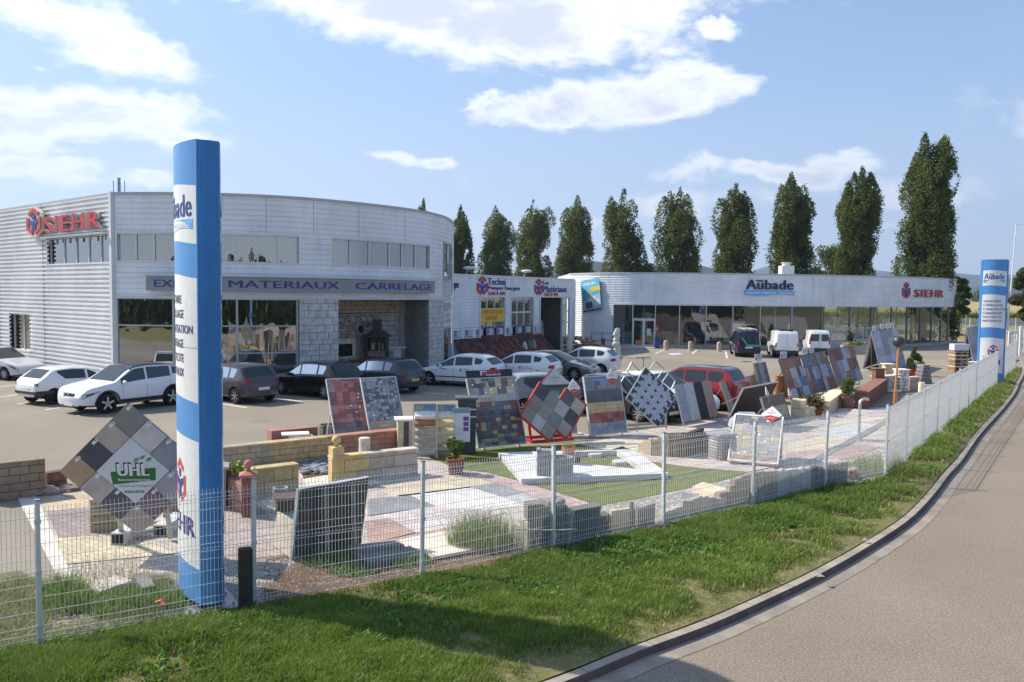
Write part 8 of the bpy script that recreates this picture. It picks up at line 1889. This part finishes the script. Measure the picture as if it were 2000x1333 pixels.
# orange poppy
q = at(313, 1212); m = MB()
for i in range(7): a_ = i*.9; m.ball((q.x+.035*math.cos(a_), q.y+.035*math.sin(a_), .22+.01*i), .03, 7, 5, (.62, .10, .02), (1, 1, .5), .1)
m.cyl((q.x, q.y, 0), (q.x, q.y, .22), .006, col=(.1, .2, .05)); tag(m.build('orange_flower', PLAST, origin=q), 'single orange poppy flower in the weeds left of the totem foot', 'flower')
# shards and litter on the verge
for i, (px, py) in enumerate(((1690, 1059), (1602, 1130))):
    m = MB(); q = at(px, py, .03); m.add([(q.x-.06, q.y, .05), (q.x, q.y-.05, .08), (q.x+.08, q.y+.01, .05), (q.x, q.y+.05, .10)], [(0, 1, 2, 3)], (.6, .52, .40)); tag(m.build('dry_leaf', PAINT, origin=q), ['pale curled dry leaf lying at the kerb in the bend', 'small dry leaf lying in the gutter nearer the camera'][i], 'leaf')
# ---- in front of the buildings ----
# stone stove and bench in the alcove
q = Vector(AL.at(AL.L*.60, 0, .75)); s_ = .8; T = thing('masonry_oven', 'dark framed wood oven filled with stacked logs in the stone alcove', 'oven', tuple(q)); 
m = MB(); DK = (.035, .032, .03)
for sx in (-.5, .5): m.box((sx, 0, 1.15), (.10, .6, 2.1), DK)
m.prism([(-.66, -.35), (.66, -.35), (.66, .35), (-.66, .35)], 2.1, 2.22, DK); m.add([(-.62, -.3, 2.22), (.62, -.3, 2.22), (.62, .3, 2.22), (-.62, .3, 2.22), (-.2, -.2, 2.52), (.2, -.2, 2.52), (.2, .2, 2.52), (-.2, .2, 2.52)], [(0, 1, 5, 4), (1, 2, 6, 5), (2, 3, 7, 6), (3, 0, 4, 7)], DK); m.box((0, 0, 2.72), (.4, .4, .42), DK); m.prism([(-.24, -.24), (.24, -.24), (.24, .24), (-.24, .24)], 2.93, 3.0, DK); m.box((0, .28, 1.3), (.95, .04, 1.7), (.10, .09, .08)); m.build('frame', PAINT, T, world=False)
for k, z in enumerate((.45, .85, 1.25)):
    m = MB(); m.box((0, 0, z-.19), (.92, .55, .03), DK); 
    for j in range(3): m.box((0, -.2, z-.10+j*.10), (.88, .3, .09), vary('#8c837a', .15), bev=.015)
    m.build('log_shelf', WOOD, T, world=False)
m = MB(); m.box((-.2, 0, 1.62), (.16, .2, .34), (.35, .35, .33)); m.box((.12, 0, 1.62), (.12, .2, .38), (.20, .20, .10)); m.box((.30, 0, 1.6), (.12, .2, .34), (.32, .22, .08)); m.build('bottle', PLAST, T, world=False)
q = Vector(AL.at(AL.L*.80, 0, 1.1)); m = MB(); m.box((q.x, q.y, .75), (.36, .3, 1.5), (.50, .54, .56)); m.box((q.x, q.y, 1.54), (.85, .5, .06), (.62, .64, .62)); tag(m.build('pedestal', PAINT, origin=q), 'pale grey pedestal with a flat top right of the oven', 'pedestal')
a = Vector(AL.at(.1, 0, 1.3)); c = Vector(AL.at(AL.L*.5, 0, 1.3)); m = MB(); m.bar((a.x, a.y, .95), (c.x, c.y, 1.05), .07, .16, (.13, .035, .03)); 
for t in (.28, .62): p = a.lerp(c, t); m.bar((p.x, p.y, 0), (p.x, p.y, .95), .12, col=(.13, .035, .03))
tag(m.build('railing', WOOD, origin=a), 'dark red wooden rail in front of the stone alcove', 'railing')
# roof tile display in front of the middle block
A_ = TE.at(.15, 0, 1.3); B_ = TE.at(tx(1058), 0, 1.3); e = (Vector(B_)-Vector(A_)); Ln = e.length; e.normalize(); nn2 = Vector((e.y, -e.x, 0)); T = thing('roof_tile_display', 'long sloping display of red and dark roof tiles in front of the middle block', 'display rack', tuple(Vector(A_)+e*Ln/2))
rf2 = lambda x, y, o: Vector(A_)+e*x+(Vector((0, 0, .72))-nn2*.70)*y+nn2*o+Vector((0, 0, .15)); m = MB(); nx = 30
for i in range(nx):
    for j in range(7): slab(m, rf2, Ln*i/nx, Ln*(i+1)/nx-.02, 1.9*j/7, 1.9*(j+1)/7+.03, 0, .03+.015*(7-j)*.3, vary(random.choice(['#5a3630', '#6b3f34', '#4a2f2c', '#3a3a40', '#7a4434']), .15))
m.build('roof_tiles', TERRA, T)
for i in range(9):
    u = Ln*(i+.35)/9; m = MB(); c = rf2(u, 1.95, .05); m.box((c.x, c.y, c.z+.25), (.95*abs(e.x)+.05, .05+.95*abs(e.y), .55), (.10, .10, .14)); m = MB(); hw = .47; P_ = [Vector(c)+e*sx*hw+Vector((0, 0, sz)) for sx, sz in ((-1, 0), (1, 0), (1, .62), (-1, .62))]; m.add(P_+[p+nn2*.04 for p in P_], [(0, 1, 2, 3), (7, 6, 5, 4), (0, 4, 5, 1), (3, 2, 6, 7), (0, 3, 7, 4), (1, 5, 6, 2)], (.07, .07, .11)); P2_ = [Vector(c)+e*sx*hw*.86+Vector((0, 0, sz))+nn2*.045 for sx, sz in ((-1, .06), (1, .06), (1, .5), (-1, .5))]; m.add(P2_, [(0, 1, 2, 3)], (.50, .50, .58)); P3_ = [Vector(c)+e*sx+Vector((0, 0, sz))+nn2*.05 for sx, sz in ((-.38, .1), (-.1, .1), (-.1, .46), (-.38, .46))]; m.add(P3_, [(0, 1, 2, 3)], (.16, .16, .30)); m.build('picture_card', PLAST, T)
q = at(966, 692); m = MB(); m.lathe([(0, 0), (.42, 0), (.44, 2.0), (.52, 2.06), (.52, 2.16), (.44, 2.16), (.40, 2.0), (0, 2.0)], 26, (q.x, q.y-2.2, 0), (.20, .21, .22)); tag(m.build('pipe_column', CONC, origin=(q.x, q.y-2.2, 0), smooth='auto'), 'tall dark grey cylinder column in front of the roof tile display', 'column')
q0 = at(925, 702)
for i, (px, py, sx, h_, c, lb) in enumerate([(912, 700, .9, .7, '#6c7076', 'wide heap of grey boulders left of the tall grey cylinder'), (938, 706, .5, .5, '#7a7a7a', 'smaller grey boulder pile just left of the tall grey cylinder'), (1008, 697, .28, 1.1, '#7d887c', 'leftmost greenish standing stone behind the white cars'), (1024, 697, .28, 1.05, '#a89c98', 'pinkish standing stone second from the left'), (1034, 696, .2, 1.1, '#5f6862', 'dark thin standing stone third from the left'), (1042, 695, .25, 1.15, '#7c8680', 'grey green standing stone nearest the gateway'), (1080, 696, .3, .4, '#9c9a50', 'yellowish mossy stone in front of the gateway')]):
    q = at(px, py); m = MB()
    if i < 2:
        for k in range(12): m.ball((q.x+random.uniform(-sx, sx), q.y+random.uniform(-.5, .5), random.uniform(.1, h_*.8)), random.uniform(.2, .36), 7, 5, vary(c, .2), (1.3, 1, .8), .15)
    else: m.ball((q.x, q.y, h_*.5), h_*.5, 9, 8, vary(c, .1), (sx/h_*1.6, .3, 1.05), .06)
    tag(m.build('boulder_heap' if i < 2 else 'standing_stone', STONE, origin=q, smooth=i > 1), lb, 'stones' if i < 2 else 'stone', None)
q = at(1112, 694); m = MB(); m.ball((q.x, q.y, .95), .95, 8, 10, (.42, .42, .41), (.22, .2, 1.05), .05); tag(m.build('standing_stone', STONE, origin=q), 'tall slim grey monolith at the right of the gateway', 'stone')
q = at(1204, 699); m = MB()
for z, r in ((.25, .30), (.6, .26), (.95, .30), (1.3, .24), (1.62, .28), (1.9, .2)): m.ball((q.x+random.uniform(-.05, .05), q.y, z), r, 9, 7, vary((.40, .42, .40), .12), (1, .8, 1), .16)
m.box((q.x, q.y, .1), (.75, .7, .2), (.36, .36, .34)); tag(m.build('rock_statue', STONE, origin=q), 'knobbly pale grey carved stone column on a base at the showroom corner', 'statue')
for i, (px, py, w_) in enumerate(((1118, 690, .6), (1143, 690, .75), (1165, 692, .55), (1182, 694, .5))):
    q = at(px, py); m = MB()
    for k in range(46): m.ball((q.x+random.uniform(-w_, w_), q.y+random.uniform(-.4, .4), random.uniform(.1, [1.25, 1.2, .75, .6][i])), .14, 6, 4, vary('#8a6448', .25), (1.2, .8, .6), .2)
    tag(m.build('stone_basket', STONE, origin=q), ['tallest basket of brown rubble left of the dark rail', 'wide basket of brown rubble under the tilted poster', 'low basket of brown rubble in front of the black trolley', 'lowest basket of brown rubble beside the carved stone column'][i], 'basket', 'baskets of brown rubble')
q = at(1175, 688); m = MB()
for x in (-.8, 0, .8): m.bar((q.x+x, q.y, 0), (q.x+x, q.y, 1.5), .04, col=(.06, .05, .05))
for z in (.4, .9, 1.45): m.bar((q.x-.8, q.y, z), (q.x+.8, q.y, z), .04, col=(.06, .05, .05))
m.box((q.x+.1, q.y, .8), (.3, .05, .5), (.16, .06, .05)); tag(m.build('trolley', STEEL, origin=q), 'black tubular trolley against the wall under the poster', 'trolley')
for i, (px, py) in enumerate(((1300.5, 684), (1348.5, 685.5), (1404.5, 687))):
    q = at(px, py); m = MB(); m.lathe([(0, 0), (.19, 0), (.19, .62), (.17, .70), (.10, .76), (0, .78)], 20, tuple(q), (.36, .29, .25)); tag(m.build('bollard', CONC, origin=q, smooth='auto'), ['round topped concrete bollard nearest the blue bin', 'middle one of three round topped concrete bollards', 'round topped concrete bollard nearest the dark blue van'][i], 'bollard', 'concrete bollards before the showroom')
q = at(1283, 681); m = MB(); m.box((q.x, q.y, .42), (.38, .36, .84), (.02, .05, .22), bev=.03); m.box((q.x, q.y, .88), (.42, .4, .08), (.02, .04, .18), bev=.02); tag(m.build('waste_bin', PLAST, origin=q), 'dark blue waste bin right of the glass double door', 'bin')
q = at(1226, 677); m = MB(); m.box((q.x, q.y+.2, .72), (.82, .04, 1.1), (.36, .46, .44), bev=.004); m.box((q.x, q.y+.2, 1.30), (.84, .05, .08), (.45, .10, .08)); text(m, 'Espace', lambda x, y, o: Vector((q.x+x, q.y+.178-o, y)), -.25, .3, .7, .82, .002, 0, (.05, .06, .07), shear=.3); m.bar((q.x-.35, q.y+.2, 0), (q.x-.35, q.y+.5, 1.9), .04, col=(.6, .62, .6)); m.bar((q.x+.1, q.y+.2, 1.3), (q.x-.1, q.y+.4, 2.3), .04, col=(.6, .62, .6)); tag(m.build('easel_board', PLAST, origin=q), 'pale green easel board left of the glass double door', 'sign board')
# low steps at the door
m = MB(); a = AU.at(gs[0], 0, .1); u0, u1 = gs[0], gs[2]+.3; curvebox(m, AU, u0, u1, 0, .05, .05, 1.0, (.40, .39, .36)); tag(m.build('door_step', CONC, origin=AU.at(u0, 0, 0)), 'low concrete step in front of the glass double door', 'step')
q = at(1669, 692); T = thing('flower_trough', 'grey concrete trough with yellow flowers and a small dark cone tree at the showroom', 'planter', tuple(q)); m = MB(); m.prism([(-1.0, -.35), (1.0, -.35), (1.0, .35), (-1.0, .35)], 0, .7, (.30, .28, .25)); m.build('trough', CONC, T, world=False)
leafmesh('foliage', np.random.randn(500, 3)*np.array([.4, .14, .08])+np.array([0, 0, .82]), .10+.06*np.random.rand(500), lcols(500, (.30, .30, .05), (.55, .52, .15)), parent=T); leafmesh('conifer', np.random.randn(500, 3)*np.array([.12, .12, .3])+np.array([-.3, .2, 1.2]), .12+.05*np.random.rand(500), lcols(500, (.02, .03, .05), (.04, .05, .08)), parent=T)
# interior furniture of the showroom, read through the glass
for i, (px, dd, w_, h_, c) in enumerate(((1415, 2.6, 1.4, 1.7, '#8f9a96'), (1470, 3.0, 1.0, 2.2, '#c5cac6'), (1360, 2.4, 1.6, .8, '#6b5a48'), (1570, 2.6, 1.6, 1.2, '#b8c8c4'), (1640, 2.4, 1.8, 1.0, '#c8cfca'), (1310, 2.8, .7, 1.4, '#8a6a3a'), (1720, 2.0, 1.2, 1.1, '#a8b0a8'))):
    u = ax_(px); c0 = AU.at(u, 0, -dd); T = thing('display_cabinet', ['tall pale display cabinet inside the showroom behind the third bollard', 'narrow white shower panel inside the showroom left of the vans', 'low brown counter inside the showroom behind the middle bollard', 'glass and white cabinet inside the showroom behind the white vans', 'white counter inside the showroom right of the vans', 'wooden stand inside the showroom right of the door', 'pale counter inside the glazed right end of the showroom'][i], 'cabinet', c0, math.atan2(AU.T(u).y, AU.T(u).x)); m = MB(); m.box((0, 0, h_/2), (w_, .5, h_), lin(c), bev=.02); m.build('carcass', PLAST, T, world=False); m = MB(); m.box((0, -.26, h_*.6), (w_*.7, .02, h_*.4), (.03, .035, .04)); m.box((0, -.26, h_*.2), (w_*.9, .02, h_*.22), tuple(x*.7 for x in lin(c))); m.build('front', PLAST, T, world=False)
T = thing('ramp_railing', 'white slatted ramp railing between the white vans and the A-shaped frame', 'railing', AU.at(ax_(1640), 0, .8))
u0, u1 = ax_(1612), ax_(1702); m = MB()
for z in (.75, 1.75): curvebox(m, AU, u0, u1, z, z+.06, .75, .80, (.62, .62, .60))
u = u0
while u < u1: curvebox(m, AU, u, u+.025, .8, 1.75, .765, .785, (.62, .62, .60)); u += .14
m.build('slats', PAINT, T); m = MB(); curvebox(m, AU, u0, u1, 0, .74, .5, .82, (.34, .32, .29)); m.build('plinth', CONC, T)
for k in range(4): u = u0+(u1-u0)*k/3; m = MB(); curvebox(m, AU, u, u+.07, 0, 1.9, .74, .83, (.55, .55, .54)); m.build('post', PAINT, T)
